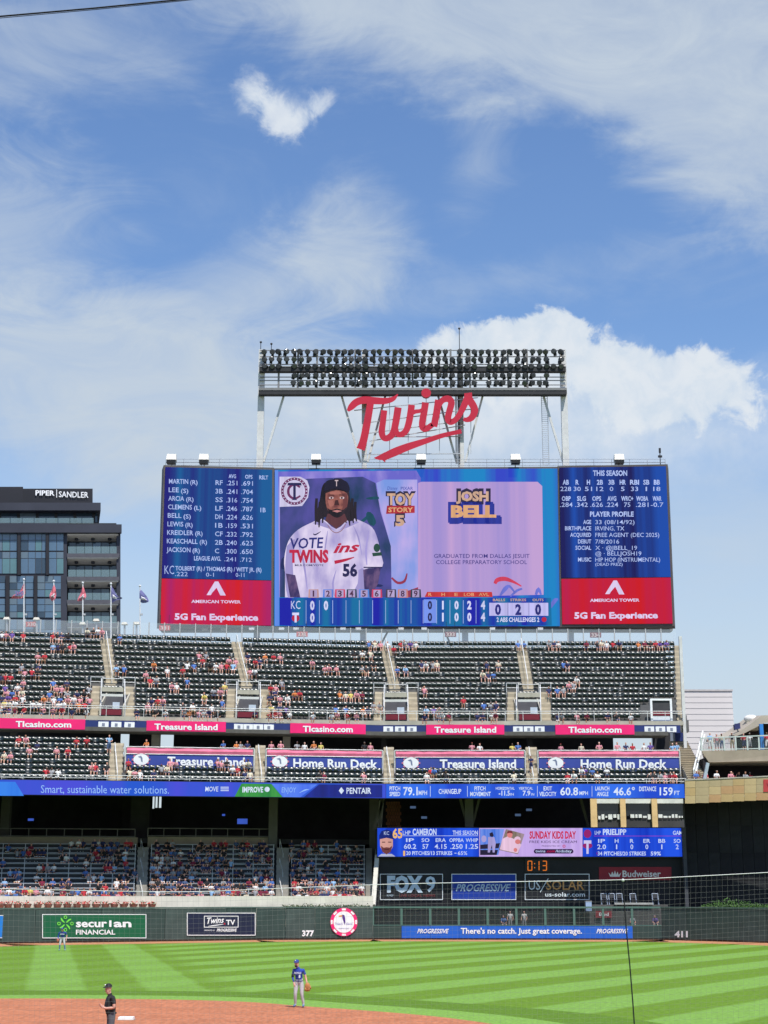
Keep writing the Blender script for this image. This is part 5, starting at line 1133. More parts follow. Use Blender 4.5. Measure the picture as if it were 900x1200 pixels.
    t = MB(); text(t, ctr, 'TOY', 453.6, 578.6, 486, 591.2, .08, .04); text(t, ctr, '5', 463.4, 604.2, 474, 615.8, .08, .05); put('film_lettering', t, tan_, b)
    P('film_ribbon', [(452.4, 602.2), (453.6, 592.6), (486, 592.6), (486, 601)], .085, glow('print vermilion', (170, 40, 52)))
    t = MB(); text(t, ctr, 'STORY', 455, 594.8, 484, 600, .095, .03); put('film_lettering', t, am, b)
    # name card
    t = MB(); text(t, ctr, 'JOSH', 532, 574.4, 575, 588.8, .07, .11); put('name_outline', t, ink, b)
    t = MB(); text(t, ctr, 'JOSH', 534.4, 576.4, 572.6, 586.6, .08, .05); put('name_lettering', t, tan_, b)
    t = MB(); text(t, ctr, 'BELL', 525, 591, 586.6, 609.4, .07, .12); text(t, ctr, 'BELL', 526.6, 593, 588, 611, .066, .12); glow('print block blue', (38, 50, 150)); put('name_outline', t, glow('print block blue', 0), b)
    t = MB(); text(t, ctr, 'BELL', 528.4, 592.8, 581.6, 605.6, .08, .055); put('name_lettering', t, am, b)
    t = MB(); text(t, ctr, 'GRADUATED FROM DALLAS JESUIT', 508.6, 649.2, 620.6, 653.8, .07, .005); text(t, ctr, 'COLLEGE PREPARATORY SCHOOL', 511, 656.4, 617.6, 661, .07, .005); put('card_lettering', t, glow('print indigo', (62, 54, 130)), b)
    # a plain swirl of colour at the card corner
    t = MB(); stroke(t, ctr, [(580, 684, 3.5), (583, 679.6, 5), (592, 678.4, 5), (602, 682, 3), (611, 687, 1.4)], .07, .01, 4); put('swirl', t, glow('print coral', (206, 60, 88)), b)
    t = MB()
    for pts in ([(586, 698, 2), (592, 690, 5), (597, 687, 3), (603, 694, 2)], [(598, 699, 2), (606, 692, 3), (612, 690, 2)], [(628, 697, 3), (631, 690, 4), (634, 697, 2)], [(645, 712, 3), (650, 704, 5), (654, 702, 2)]): stroke(t, ctr, pts, .075, .01, 3)
    put('swirl', t, glow('print periwinkle', (104, 112, 206)), b)
    t = MB(); poly(t, ctr, [(470, 700), (476, 693), (490, 688), (490, 700)], .06); stroke(t, ctr, [(459, 677, 2), (466, 683, 3), (474, 681, 3), (477, 672, 1.5)], .06, .01, 3); put('swirl', t, glow('print brick', (150, 50, 78)), b)
    # line score
    P('line_score', [(327.6, 733), (327.6, 700.6), (645.6, 700.6), (646.6, 733)], .09, led('screen score blue', srgb(16, 22, 164), srgb(6, 108, 160), .2))
    t = MB()
    for x in (358.4, 374, 389.6, 405.2, 420.8, 436.4, 451.6, 466.4, 481.4, 495.6, 511.4, 527, 542.6, 557.6): rect(t, ctr, x, 703.4, x + .55, 730.6, .1)
    put('score_rule', t, wt, b)
    tiles = ((361.8, 'A', (196, 150, 150)), (378.8, '2', (90, 130, 220)), (392.8, '3', (210, 60, 96)), (406.4, '4', (30, 60, 74)), (421, '5', (90, 140, 225)), (436, '6', (206, 60, 100)), (452.6, '7', (66, 58, 74)), (466.4, 'A', (206, 130, 120)), (481.6, '9', (40, 60, 74)))
    tl, tw = MB(), MB()
    for k, (x, g, c) in enumerate(tiles):
        put('inning_tile', poly(MB(), ctr, [(x, 690.6), (x + 11.4, 690.6), (x + 12, 700.4), (x - .6, 700.4)], .1), glow('tile %d' % k, c), b); text(tl, ctr, str(k + 1), x + 3.2, 692.2, x + 7.8, 699, .115, .02)
        rect(tw, ctr, x + 1.6, 691.4, x + 9.8, 699.8, .108)
    put('tile_face', tw, glow('tile face', (176, 158, 200)), b); put('tile_number', tl, glow('print dark tile', (74, 40, 70)), b)
    P('score_header', [(497.6, 699.6), (500.6, 693.6), (576.4, 693.6), (577.4, 699.6)], .105, glow('print header red', (196, 50, 50)))
    t = MB()
    for h, x in (('R', 504), ('H', 519.4), ('E', 534.6), ('LOB', 549.6), ('AVL', 567)): w = 2.0 * len(h); text(t, ctr, h, x - w, 694.8, x + w, 698.4, .115, .01)
    put('header_lettering', t, am, b)
    P('run_cell', [(496.6, 730), (496.6, 702.4), (511, 702.4), (511, 730)], .1, glow('print pale blue', (120, 150, 240)))
    t = MB()
    for x, v in ((366, '0'), (382, '0')): text(t, ctr, v, x - 2.6, 704.6, x + 2.6, 714.4, .105, .05)
    text(t, ctr, '0', 363.4, 719, 368.6, 728.8, .105, .05); text(t, ctr, 'KC', 341, 704, 352, 713.6, .105, -.005)
    for x, a, c in ((519, '1', '1'), (535, '0', '0'), (550, '2', '0'), (566, '4', '4')): text(t, ctr, a, x - 2.5, 704.6, x + 2.5, 713.6, .105, .05); text(t, ctr, c, x - 2.5, 718.6, x + 2.5, 727.6, .105, .05)
    text(t, ctr, 'T', 342.4, 718.6, 350.4, 728.6, .115, .06); text(t, ctr, '2 ABS CHALLENGES 2', 582, 723.6, 632, 728.6, .105, .03); put('score_lettering', t, glow('print score white', (212, 214, 250)), b)
    P('team_disc', disc(346.4, 724.4, 4.6, 4.2, 12), .105, glow('print crimson', 0)); P('team_disc', disc(637.6, 726, 3, 3, 10), .105, glow('print crimson', 0))
    t = MB(); text(t, ctr, '0', 501.2, 704.6, 506.4, 713.6, .11, .05); text(t, ctr, '0', 501.2, 718.6, 506.4, 727.6, .11, .05); put('run_lettering', t, glow('print navy', 0), b)
    P('count_box', [(573.4, 721.6), (573.4, 706.4), (642.4, 706.4), (642.6, 721.6)], .1, glow('print lilac box', (190, 186, 238)))
    t = MB(); text(t, ctr, 'BALLS', 577.6, 701.6, 592, 704.4, .105, .02); text(t, ctr, 'STRIKES', 598, 701.6, 616.6, 704.4, .105, .02); text(t, ctr, 'OUTS', 624, 701.6, 637, 704.4, .105, .02); put('count_header', t, tan_, b)
    t = MB()
    for x, v in ((583.6, '0'), (607.4, '2'), (630.6, '0')): text(t, ctr, v, x - 3.6, 708.6, x + 3.6, 720, .11, .05)
    rect(t, ctr, 595, 706.6, 595.5, 721.4, .105); rect(t, ctr, 619.6, 706.6, 620.1, 721.4, .105); put('count_number', t, glow('print navy ink', 0), b)
    # columns and underside beam
    COLM = pm('column grey steel', (.40, .41, .41), .5, .12, .7)
    for px in (301, 425.5, 545, 668.6):
        p = onY(px, 745, YB + 1.2); put('column', MB().box(p.x - .36, p.x + .36, YB + .8, YB + 1.5, p.z - 24, onY(px, 735.4, YB).z - .2), COLM, b)
    for px, a in ((445, 434), (528, 520)):
        p, q = onY(a + 22 if px < 500 else a, 737, YB + 1.4), onY(a + 10 if px < 500 else a + 10, 760, YB + 1.4); put('brace', MB().bar(p, q, .22), DARKSTEEL, b)
    bm = MB(); p, q = onY(188, 738.4, YB + .6), onY(788, 738.4, YB + .6); bm.box(p.x, q.x, YB + .3, YB + 2.0, p.z - .1, p.z + .32); put('walkway_beam', bm, pm('dim walkway steel', (.17, .16, .155), .6, .2), b)
    for k, px in enumerate((208, 240, 262, 295, 330, 347, 402, 420, 470, 497, 577, 633)):
        p = onY(px, 738, YB - .3); put('underside_lamp', MB().box(p.x - .32, p.x + .32, p.y - .35, p.y + .3, p.z - .05, p.z + .22), WHITESTEEL, b)
    # section plates hanging in front of the windscreen
    for txt, cx, cy, m in (('330', 37, 731.6, REDV), ('331', 193, 735.8, REDV), ('332', 354, 743.2, REDV), ('333', 528, 743.4, MAROON), ('334', 698, 744.2, MAROON)):
        Yp = urow(14)[0] + 2.6; pl = planeB(cx, Yp); s = thing('section_plate', pl(cx, cy + 3, 0), 'small hanging section plate %s above the top row, %s' % (txt, {'330': 'in front of the office building', '331': 'under the lineup screen corner', '332': 'under the player portrait', '333': 'under the line score', '334': 'under the player profile screen'}[txt]), 'sign', 'hanging section plates')
        put('plate', slab(pl, cx - 6.6, cy - 3, cx + 6.6, cy + 3, .06, .03), m, s); put('lettering', text(MB(), pl, txt, cx - 5, cy - 2, cx + 5, cy + 2, .06, .03), pm('faded plate lettering', (.6, .45, .42), .6), s)
        h = MB()
        for dx in (-5, 5): h.tube([pl(cx + dx, cy - 3, 0), pl(cx + dx, cy - 3, 0) + Vector((0, 0, 1.2))], .025, 4)
        put('hanger', h, DARKSTEEL, s)
    # catwalk rail, work lamps, mast on top
    r = MB(); zt = onY(488, 548, YB).z
    for q, Yr in ((.35, YB + .2), (.75, YB + .2), (1.15, YB + .2), (1.2, YB + 1.9)):
        r.tube([(onY(194, 546, Yr).x, Yr, zt + q), (onY(780, 546, Yr).x, Yr, zt + q)], .028, 4)
    xa, xb = onY(194, 546, YB).x, onY(780, 546, YB).x
    for k in range(29):
        x = xa + (xb - xa) * k / 28; r.tube([(x, YB + .2, zt - .1), (x, YB + .2, zt + 1.15)], .03, 4)
    put('catwalk_rail', r, pm('fine grey rail', (.34, .36, .40), .5), b)
    me1 = MB().hexa([(-.62, -.5, .18), (.62, -.5, .18), (.62, .45, .18), (-.62, .45, .18), (-.56, -.2, 1.0), (.56, -.2, 1.0), (.56, .45, 1.0), (-.56, .45, 1.0)]).mesh('lamp_hood', pm('pale lamp hood', (.66, .64, .57), .5, .1)); me2 = MB().box(-.54, .54, -.62, .3, -.28, .17).mesh('lamp_front', pm('dark lamp front', (.02, .02, .02), .4))
    for px in (201, 239, 370.5, 493.5, 604, 725.5):
        p = onY(px, 541.5, YB - .2); w = b
        place('work_lamp', me1, p, 0, b); place('lamp_front', me2, p, 0, b)
        put('lamp_arm', MB().tube([p + Vector((0, .2, -.2)), p + Vector((0, .9, -1.0))], .07, 5), GALV, b)
    p = onY(774, 546, YB + .5); put('mast', MB().tube([p, p + Vector((0, 0, 2.0))], .06, 5).box(p.x - .25, p.x + .25, p.y - .1, p.y + .1, p.z + 1.1, p.z + 1.35).box(p.x - .12, p.x + .12, p.y - .1, p.y + .1, p.z + 1.7, p.z + 2.3), DARKSTEEL, b)
scoreboard()

# ------------------------------------------------------------------ floodlight tower and script sign
YT = 185.6
def tower():
    t = thing('light_tower', onY(484, 548, YT), 'wide steel floodlight rack standing on posts above the scoreboard', 'floodlight rack')
    Z = lambda y: onY(484, y, YT).z; X = lambda x, y=470: onY(x, y, YT).x
    for px, w in ((305.8, .40), (661.2, .40), (427, .32), (539.6, .36)):
        x = X(px, 480); put('post', MB().box(x - w, x + w, YT - .35, YT + .35, Z(549) - 1, Z(410.4)), WHITESTEEL, t)
    for (x0, y0, x1, y1) in ((332.4, 464, 309, 541), (400.4, 464, 422.5, 541), (452, 462, 431, 541), (513.6, 464, 535, 541), (565.6, 464, 545.5, 541), (637, 464, 660, 541)):
        put('brace', MB().bar((X(x0, y0), YT + .1, Z(y0)), (X(x1, y1), YT + .1, Z(y1)), .26), WHITESTEEL, t)
    x0, x1 = X(304), X(663)
    put('lower_catwalk', MB().box(x0, x1, YT - 1.3, YT - .36, Z(465.8), Z(461.4)), pm('dark catwalk steel', (.03, .03, .032), .6, .2), t)  # near-black steel, darker than the beam above it
    put('lower_beam', MB().box(x0, x1, YT - 1.36, YT - .3, Z(461.2), Z(458.4)), pm('weathered beam', (.20, .20, .195), .5, .15), t)
    put('upper_catwalk', MB().box(x0, x1, YT - 1.2, YT - .36, Z(438.6), Z(434.0)), pm('dark catwalk steel', 0), t)
    put('upper_beam', MB().box(x0, x1, YT - 1.25, YT - .3, Z(433.8), Z(432.8)), pm('rack steel', (.20, .20, .20), .5, .15), t)
    r = MB()
    for y in (412.2, 419.6, 428.6, 443.4, 447.4, 452.6, 456.4): r.bar((x0, YT - .5, Z(y)), (x1, YT - .5, Z(y)), .10)
    put('rack_rail', r, pm('rack steel', (.20, .20, .20), .5, .15), t)
    n = 15
    for k in range(n):
        x = x0 + (x1 - x0) * (k + 1) / (n + 1); put('rack_upright', MB().box(x - .12, x + .12, YT - .62, YT - .38, Z(460), Z(411)), pm('rack steel', 0), t)
    # floodlights: dark drum housings with a yoke, aimed down at the field
    HS = pm('floodlight housing', (.018, .018, .019), .45, .3, 2.0, spec=.4); LN = pm('floodlight lens', (.055, .058, .06), .2, .2, 2.0, spec=.6)
    m = MB(); m.tube([(0, .34, 0), (0, .26, 0), (0, -.12, 0), (0, -.24, 0)], [.14, .24, .35, .36], 10, True); m.box(-.39, .39, -.05, .05, -.04, .04); m.box(-.16, .16, .05, .42, -.52, -.12)
    hm = m.mesh('floodlight', HS); lm = MB().tube([(0, -.245, 0), (0, -.28, 0)], [.31, .26], 10).mesh('lens', LN)
    rr = random.Random(21); ncol = 42
    for row, y in enumerate((415.2, 424.2, 432.8, 442.6, 451.4)):
        for k in range(ncol):
            px = 311 + (656 - 311) * k / (ncol - 1) + rr.uniform(-.9, .9)
            if row == 3 and (k < 4 or k > 39 or rr.random() < .10): continue
            if row == 4 and (k < 4 or k > 39 or rr.random() < .14): continue
            if row in (0, 1) and rr.random() < .05: continue
            if row == 2 and rr.random() < .08: continue
            rx = math.radians(rr.uniform(8, 26)); rz = rr.uniform(-.55, .55)
            loc = (X(px, y), YT - .95 - (.25 if row == 2 else 0), Z(y) + rr.uniform(-.05, .05))
            o = place('floodlight', hm, loc, 0, t, rot=(rx, 0, rz)); l = bpy.data.objects.new('lens', lm); COL.objects.link(l); l.parent = o; WORLD_ORG[l] = Vector(loc)
    # ladder and aerials
    l = MB(); xa, xb = X(635.6, 500), X(642.6, 500)
    for x in (xa, xb): l.tube([(x, YT + .3, Z(544)), (x, YT + .3, Z(440))], .04, 4)
    for k in range(34): z = Z(544) + (Z(464) - Z(544)) * k / 33; l.bar((xa, YT + .3, z), (xb, YT + .3, z), .045)
    put('ladder', l, GALV, t)
    a = MB()
    for px, y0, y1 in ((305.6, 411, 401), (318, 411, 403), (538.4, 411, 385)): a.tube([(X(px, 405), YT, Z(y0)), (X(px, 405), YT, Z(y1))], .045, 4); a.ball((X(px, 405), YT, Z(y1)), .16, 6, 4)
    put('aerial', a, DARKSTEEL, t)
    c = MB()
    for dx in (-1.0, -.4, .5, 1.0): x = X(536 + dx * 2.2, 500); c.tube([(x, YT - .5, Z(545)), (x, YT - .5, Z(466))], .05, 4)
    put('conduit', c, pm('dim conduit', (.16, .16, .16), .5), t)
tower()

def script_sign():
    Ys = 184.1; pl = Plane((0, Ys, 0), (0, -1, 0)); s = thing('script_sign', onY(484, 545, Ys), 'large red script Twins sign with underline swash on a light frame', 'sign')
    D = .55
    def letter(name, strokes):
        mb = MB()
        for k, st in enumerate(strokes): stroke(mb, pl, st, .013 * k, D)
        put(name, mb, REDSIGN, s)
    letter('letter_capital', [[(407.6, 481.6, 3.0), (411.5, 477, 7.4), (418, 471.2, 8.6), (427, 468.8, 8.6), (440, 469.6, 8.4), (452, 469.8, 7.2), (461, 467.2, 5.2), (466.2, 462.0, 1.2)],
                              [(434.6, 470, 8.0), (432.6, 482, 8.2), (429.4, 500, 8.6), (426, 516, 9.0), (424.2, 522, 9.6), (422.6, 526.6, 10.2)]])
    letter('letter_double', [[(450.2, 480.8, 7.4), (448.8, 494, 7.2), (447.4, 506, 7.6), (449.6, 512.8, 7.0), (454.6, 513.2, 7.4), (460.4, 508, 7.8), (463.6, 496, 8.2), (466.6, 477.4, 8.4)],
                             [(462.8, 500, 6.6), (465, 507.6, 6.6), (469.6, 509.2, 6.6), (475.6, 505, 7.4), (479.2, 495, 7.8), (481.4, 482, 7.8), (482.4, 474.4, 7.8)],
                             [(481.6, 484.6, 5.6), (486.6, 482.4, 5.0), (492, 481.6, 4.4), (495.6, 479.2, 3.4)]])
    letter('letter_stem', [[(498.6, 471.6, 8.2), (496.8, 484, 8.0), (494.8, 496, 7.8), (496.0, 501.6, 7.6), (500.6, 501.8, 7.0), (506.6, 497.6, 6.4)]])
    put('letter_dot', MB().prism([pl(x, y, .0) for x, y in disc(499.4, 460.4, 5.7, 5.3, 18)], Vector((0, D, 0))), REDSIGN, s)
    letter('letter_arch', [[(514.0, 468.6, 8.4), (511.6, 484, 8.2), (508.4, 500.0, 8.0)], [(512.6, 480, 4.0), (518, 469.6, 6.8), (525.4, 467.4, 7.8), (529.0, 472, 7.8), (526.6, 482, 7.6), (525.0, 490, 7.6), (527.6, 494.6, 7.0), (533.6, 492, 6.6), (539.4, 484, 6.8), (544.4, 474, 7.6), (548.6, 463, 7.4)]])
    letter('letter_end', [[(548.4, 460.4, 9.2), (549.6, 467.6, 9.0), (554.6, 475.6, 8.6), (556.2, 482, 8.4), (552.6, 489.4, 7.6), (547, 492.0, 5.6), (543.2, 491.0, 4.2)]])
    letter('underline', [[(540.8, 505.4, 5.0), (520, 510, 5.4), (500, 516.4, 6.6), (478, 523.6, 8.6), (462, 530, 9.6), (450, 535.6, 8.6), (447, 538.4, 11.0)], [(452, 534.6, 9.6), (444, 536.4, 5.2), (438.4, 536.6, .6)]])
    fr = MB(); Yf = Ys + .75; q = lambda x, y: onY(x, y, Yf)
    for a, c in (((415, 481), (560, 466)), ((433, 495), (556, 479)), ((430, 508), (552, 492)), ((433, 517), (545, 498)), ((424, 532.6), (541, 531.6)), ((450, 512), (541, 511.6))): fr.bar(q(*a), q(*c), .10)
    for x in (456.6, 478.4, 499.4, 515, 551.8): fr.bar(q(x, 462 if x > 456 else 470), q(x, 532), .08)
    put('frame', fr, GALV, s)
script_sign()

# ------------------------------------------------------------------ flags, city building, right-field structures
def flags():
    Yp = urow(14)[0] + 2.0; POLE = pm('flagpole white', (.66, .67, .68), .4, .06)
    RED = pm('flag red', (.60, .16, .20), .8, .15, 3); WHT = pm('flag white', (.72, .70, .74), .8, .1, 3); NV = pm('flag navy', (.14, .14, .30), .8, .15, 3)
    data = ((28, 679, 60, 'blown out level, showing white figures 200', [(28.6, 683), (26, 690), (13.6, 699.6), (15, 701.4), (28.4, 699.6)], 'w'),
            (63, 681, 62, 'hanging limp, closest to the 200 flag', [(63.4, 684), (60.4, 692), (58, 699), (61.6, 705), (65.4, 700), (65.6, 692)], 'r'),
            (97, 683, 62, 'drooping to a red point before the office balconies', [(97, 685), (95, 694), (90.6, 704), (97, 703.4), (101, 699), (99.4, 692)], 'r'),
            (130, 684, 62, 'swept in navy folds at the office corner', [(130.4, 686), (130.6, 705), (136, 703.6), (143.6, 701), (137, 697.6), (133, 690)], 'n'),
            (164, 686.6, 60, 'drooping navy against open sky beside the scoreboard', [(164, 690), (164, 705.4), (174, 705.4), (172.4, 699.6), (168, 694)], 'n'))
    for px, yt, h, desc, out, k in data:
        pl = planeB(px, Yp); base = pl(px, 762, 0); f = thing('flagpole', base, 'flagpole with flag %s' % desc, 'flagpole', 'flagpoles behind the upper deck')
        put('pole', MB().tube([base, pl(px, yt + 1.4, 0)], [.095, .06], 7), POLE, f); put('finial', MB().ball(pl(px, yt, 0), .14, 8, 6), POLE, f)
        # flag: folded cloth sheet following its outline
        cx = sum(p[0] for p in out) / len(out); cy = sum(p[1] for p in out) / len(out); rr = random.Random(px)
        for part, sc_, mat, dz in (('flag', 1.0, {'w': RED, 'r': RED, 'n': NV}[k], 0), ('flag_patch', .62, WHT, .06)):
            mb = MB(); ring = crom(out + [out[0]], 3)[:-1]; oy = 2.2 if part == 'flag_patch' else 0
            vs = [pl(cx, cy + oy, .2 + dz)] + [pl(cx + (x - cx) * sc_, cy + oy + (y - cy) * sc_ * (.55 if oy else 1), dz + .12 * math.sin(i * 1.3)) for i, (x, y) in enumerate(ring)]
            mb.add(vs, [(0, 1 + i, 1 + (i + 1) % len(ring)) for i in range(len(ring))]); n = pl.n * -.015
            put(part, mb, mat, f)
        if k == 'w': put('lettering', text(MB(), pl, '200', 17, 692.6, 27.6, 698, .34, .05, .2), NV, f)
        put('halyard_lamp', MB().box(base.x - .12, base.x + .12, base.y - .12, base.y + .12, onB(px, 721, Yp).z, onB(px, 719, Yp).z), GALV, f)
    # loudspeaker / lamp poles between them
    for k, (px, yt) in enumerate(((8, 725), (43, 725.4), (97, 731), (113, 727), (160, 730.6), (146, 731))):
        pl = planeB(px, Yp - .6); base = pl(px, 760, 0); s = thing('lamp_post', base, 'short grey lamp post behind the top row, %s from the picture edge' % ORD[k], 'lamp', 'short lamp posts behind the upper deck')
        put('post', MB().tube([base, pl(px, yt, 0)], .11, 6), GALV, s); p = pl(px, yt, 0); put('head', MB().hexa([(p.x - .35, p.y - .3, p.z - .12), (p.x + .35, p.y - .3, p.z - .12), (p.x + .35, p.y + .3, p.z - .12), (p.x - .35, p.y + .3, p.z - .12), (p.x - .25, p.y - .2, p.z + .16), (p.x + .25, p.y - .2, p.z + .16), (p.x + .25, p.y + .2, p.z + .16), (p.x - .25, p.y + .2, p.z + .16)]), pm('cream lamp head', (.55, .52, .45), .5), s)
flags()

def office():
    Y0 = 330.0; pl = Plane((0, Y0 + 8.5, 0), Vector((.115, -1, 0))); n = pl.n
    o = thing('office_building', pl(70, 900, 0), 'dark grey glass office block with balconies and PIPER SANDLER roof sign', 'building')
    CH = pm('charcoal cladding', (.040, .043, .058), .5, .15, .15); CH2 = pm('black mechanical screen', (.022, .022, .027), .5, .2, .1); SOF = pm('warm balcony soffit', (.70, .68, .62), .8, .1)
    SLABM = pm('balcony slab', (.085, .085, .10), .6, .12)
    def vol(x0, y0, x1, y1, d, mat, name, off=0.0):
        f = [pl(x, y, off) for x, y in ((x0, y1), (x1, y1), (x1, y0), (x0, y0))]; bk = Vector((-.21, 1, 0)).normalized() * d      # flanks run back askew to the street front
        return put(name, MB().hexa([f[0], f[1], f[1] + bk, f[0] + bk, f[3], f[2], f[2] + bk, f[3] + bk]), mat, o)
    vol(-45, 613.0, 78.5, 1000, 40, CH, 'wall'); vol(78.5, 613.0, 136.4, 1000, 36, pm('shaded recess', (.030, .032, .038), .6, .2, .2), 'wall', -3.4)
    vol(136.6, 618, 141.2, 1000, 38, CH, 'corner_pier', -.2)
    vol(-45, 570.4, 27, 590, 24, CH2, 'roof_screen', -6.6); vol(27, 572.6, 108.6, 590, 24, CH2, 'roof_screen', -6.7)
    vol(-45, 589, 118, 598, 26, CH, 'roof_band', -4); vol(-45, 598, 115, 616, 22, pm('penthouse wall', (.035, .036, .042), .5), 'penthouse', -7)
    vol(-45, 614.4, 142.6, 624, 1.4, CH, 'cornice', 1.2)
    t = MB(); text(t, pl, 'PIPER', 41.6, 574.6, 64, 580.2, -6.4, .03, slope=.02); text(t, pl, 'SANDLER', 69, 575.8, 103.6, 582.4, -6.4, .012, slope=.025); rect(t, pl, 66, 573.6, 66.8, 583, -6.4); put('roof_lettering', t, pm('white roof letters', (.86, .86, .86), .4, .03), o)
    # penthouse glazing and terrace glass
    PG = [pm('blue window glass', (.085, .15, .225), .06, .3, .12, spec=.7, coat=.4), pm('pale window glass', (.12, .17, .21), .06, .3, .15, spec=.7), pm('deep window glass', (.035, .062, .095), .06, .3, .12, spec=.7), pm('teal window glass', (.10, .20, .22), .08, .25, .2, spec=.6)]
    rr = random.Random(5)
    for x in range(-44, 112, 22): 
        w = vol(x + 5.6 - 4, 600.6, min(114, x + 22 - 2), 612, .15, PG[rr.randrange(3)], 'window', -6.9)
    g = glass('terrace glass', (.26, .38, .40), .32, .08)
    for x in range(-44, 110, 14): vol(x + .3, 607, min(113, x + 13.6), 613.2, .06, g, 'terrace_pane', -2.2)
    # curtain wall: bays of panes between dark fins, two storey tiers that shift sideways
    def bay(x0, x1, y0, y1, mull, mids):
        w = put('window', slab(pl, x0, y0, x1, y1, .12, .12), pm('window frame grey', (.05, .055, .065), .5), o)
        xs = [x0] + list(mull) + [x1]; ys = [y0] + list(mids) + [y1]
        for j in range(len(ys) - 1):
            for i in range(len(xs) - 1):
                m = PG[rr.choice((0, 0, 0, 1, 2))] if not (j == len(ys) - 2 and rr.random() < .25) else PG[3]
                put('pane', slab(pl, xs[i] + .35, ys[j] + .35, xs[i + 1] - .35, ys[j + 1] - .35, .05, .17), m, w)
    for x0, x1, mull in ((-40, -22, (-31,)), (-18, 20.2, (-6, 2.6, 11.6)), (24.2, 53.8, (33, 41.4, 49)), (57.2, 74.6, (66.4,))):
        bay(x0, x1, 621.6, 645.6, mull, (633,)); bay(x0, x1, 646.6, 672.4, mull, (654.4,))
    for x0, x1, mull in ((-40, -26, (-33,)), (-22, 6.4, (-12, -2)), (11, 39.6, (20, 30)), (43.6, 71.6, (52.6, 62.4))):
        bay(x0, x1, 674.8, 699.6, mull, (683, 691)); bay(x0, x1, 701.4, 724, mull, (708.6, 717)); bay(x0, x1, 726, 752, mull, (738,))
    f = MB()
    for x0, x1, y0, y1 in ((20.4, 24, 620, 673.4), (53.9, 57, 620, 673.4), (-22, -18.2, 620, 673.4), (6.6, 10.8, 673.4, 760), (39.8, 43.4, 673.4, 760), (-26, -22.2, 673.4, 760)):
        put('fin', slab(pl, x0, y0, x1, y1, .9, .9), CH2, o)
    # balconies
    for k in range(5):
        y = 626 + 27.2 * k
        vol(78.4, y + 22.6, 139.8, y + 27.0, 4.2, SLABM, 'balcony_slab', .35)
        if k < 5:
            sf = MB(); a, c = (79, 138.6); q = [pl(a, y + 1.0, .2), pl(c, y + 1.0, .2), pl(c, y + 8.6, -3.3), pl(a, y + 8.6, -3.3)]
            sf.hexa([q[0], q[1], q[2], q[3]] + [w + Vector((0, 0, .25)) for w in q]); put('soffit', sf, SOF, o)
            for px in (89.6, 109, 128.4):
                p = pl(px, y + 4.6, -1.6); put('soffit_lamp', MB().tube([p - Vector((0, 0, .5)), p], .42, 8), DARKSTEEL, o)
            gx = (79.6, 89.2, 99.2, 108.6, 118.4, 128.4, 137)
            for i in range(6):
                put('window', slab(pl, gx[i] + .4, y + 10, gx[i + 1] - .4, y + 22.4, .1, -3.25), PG[rr.choice((0, 1, 2, 2))], o)
                put('balcony_pane', slab(pl, gx[i] + .2, y + 14.4, gx[i + 1] - .2, y + 22.6, .06, .30), g, o)
    # far wall corner
office()

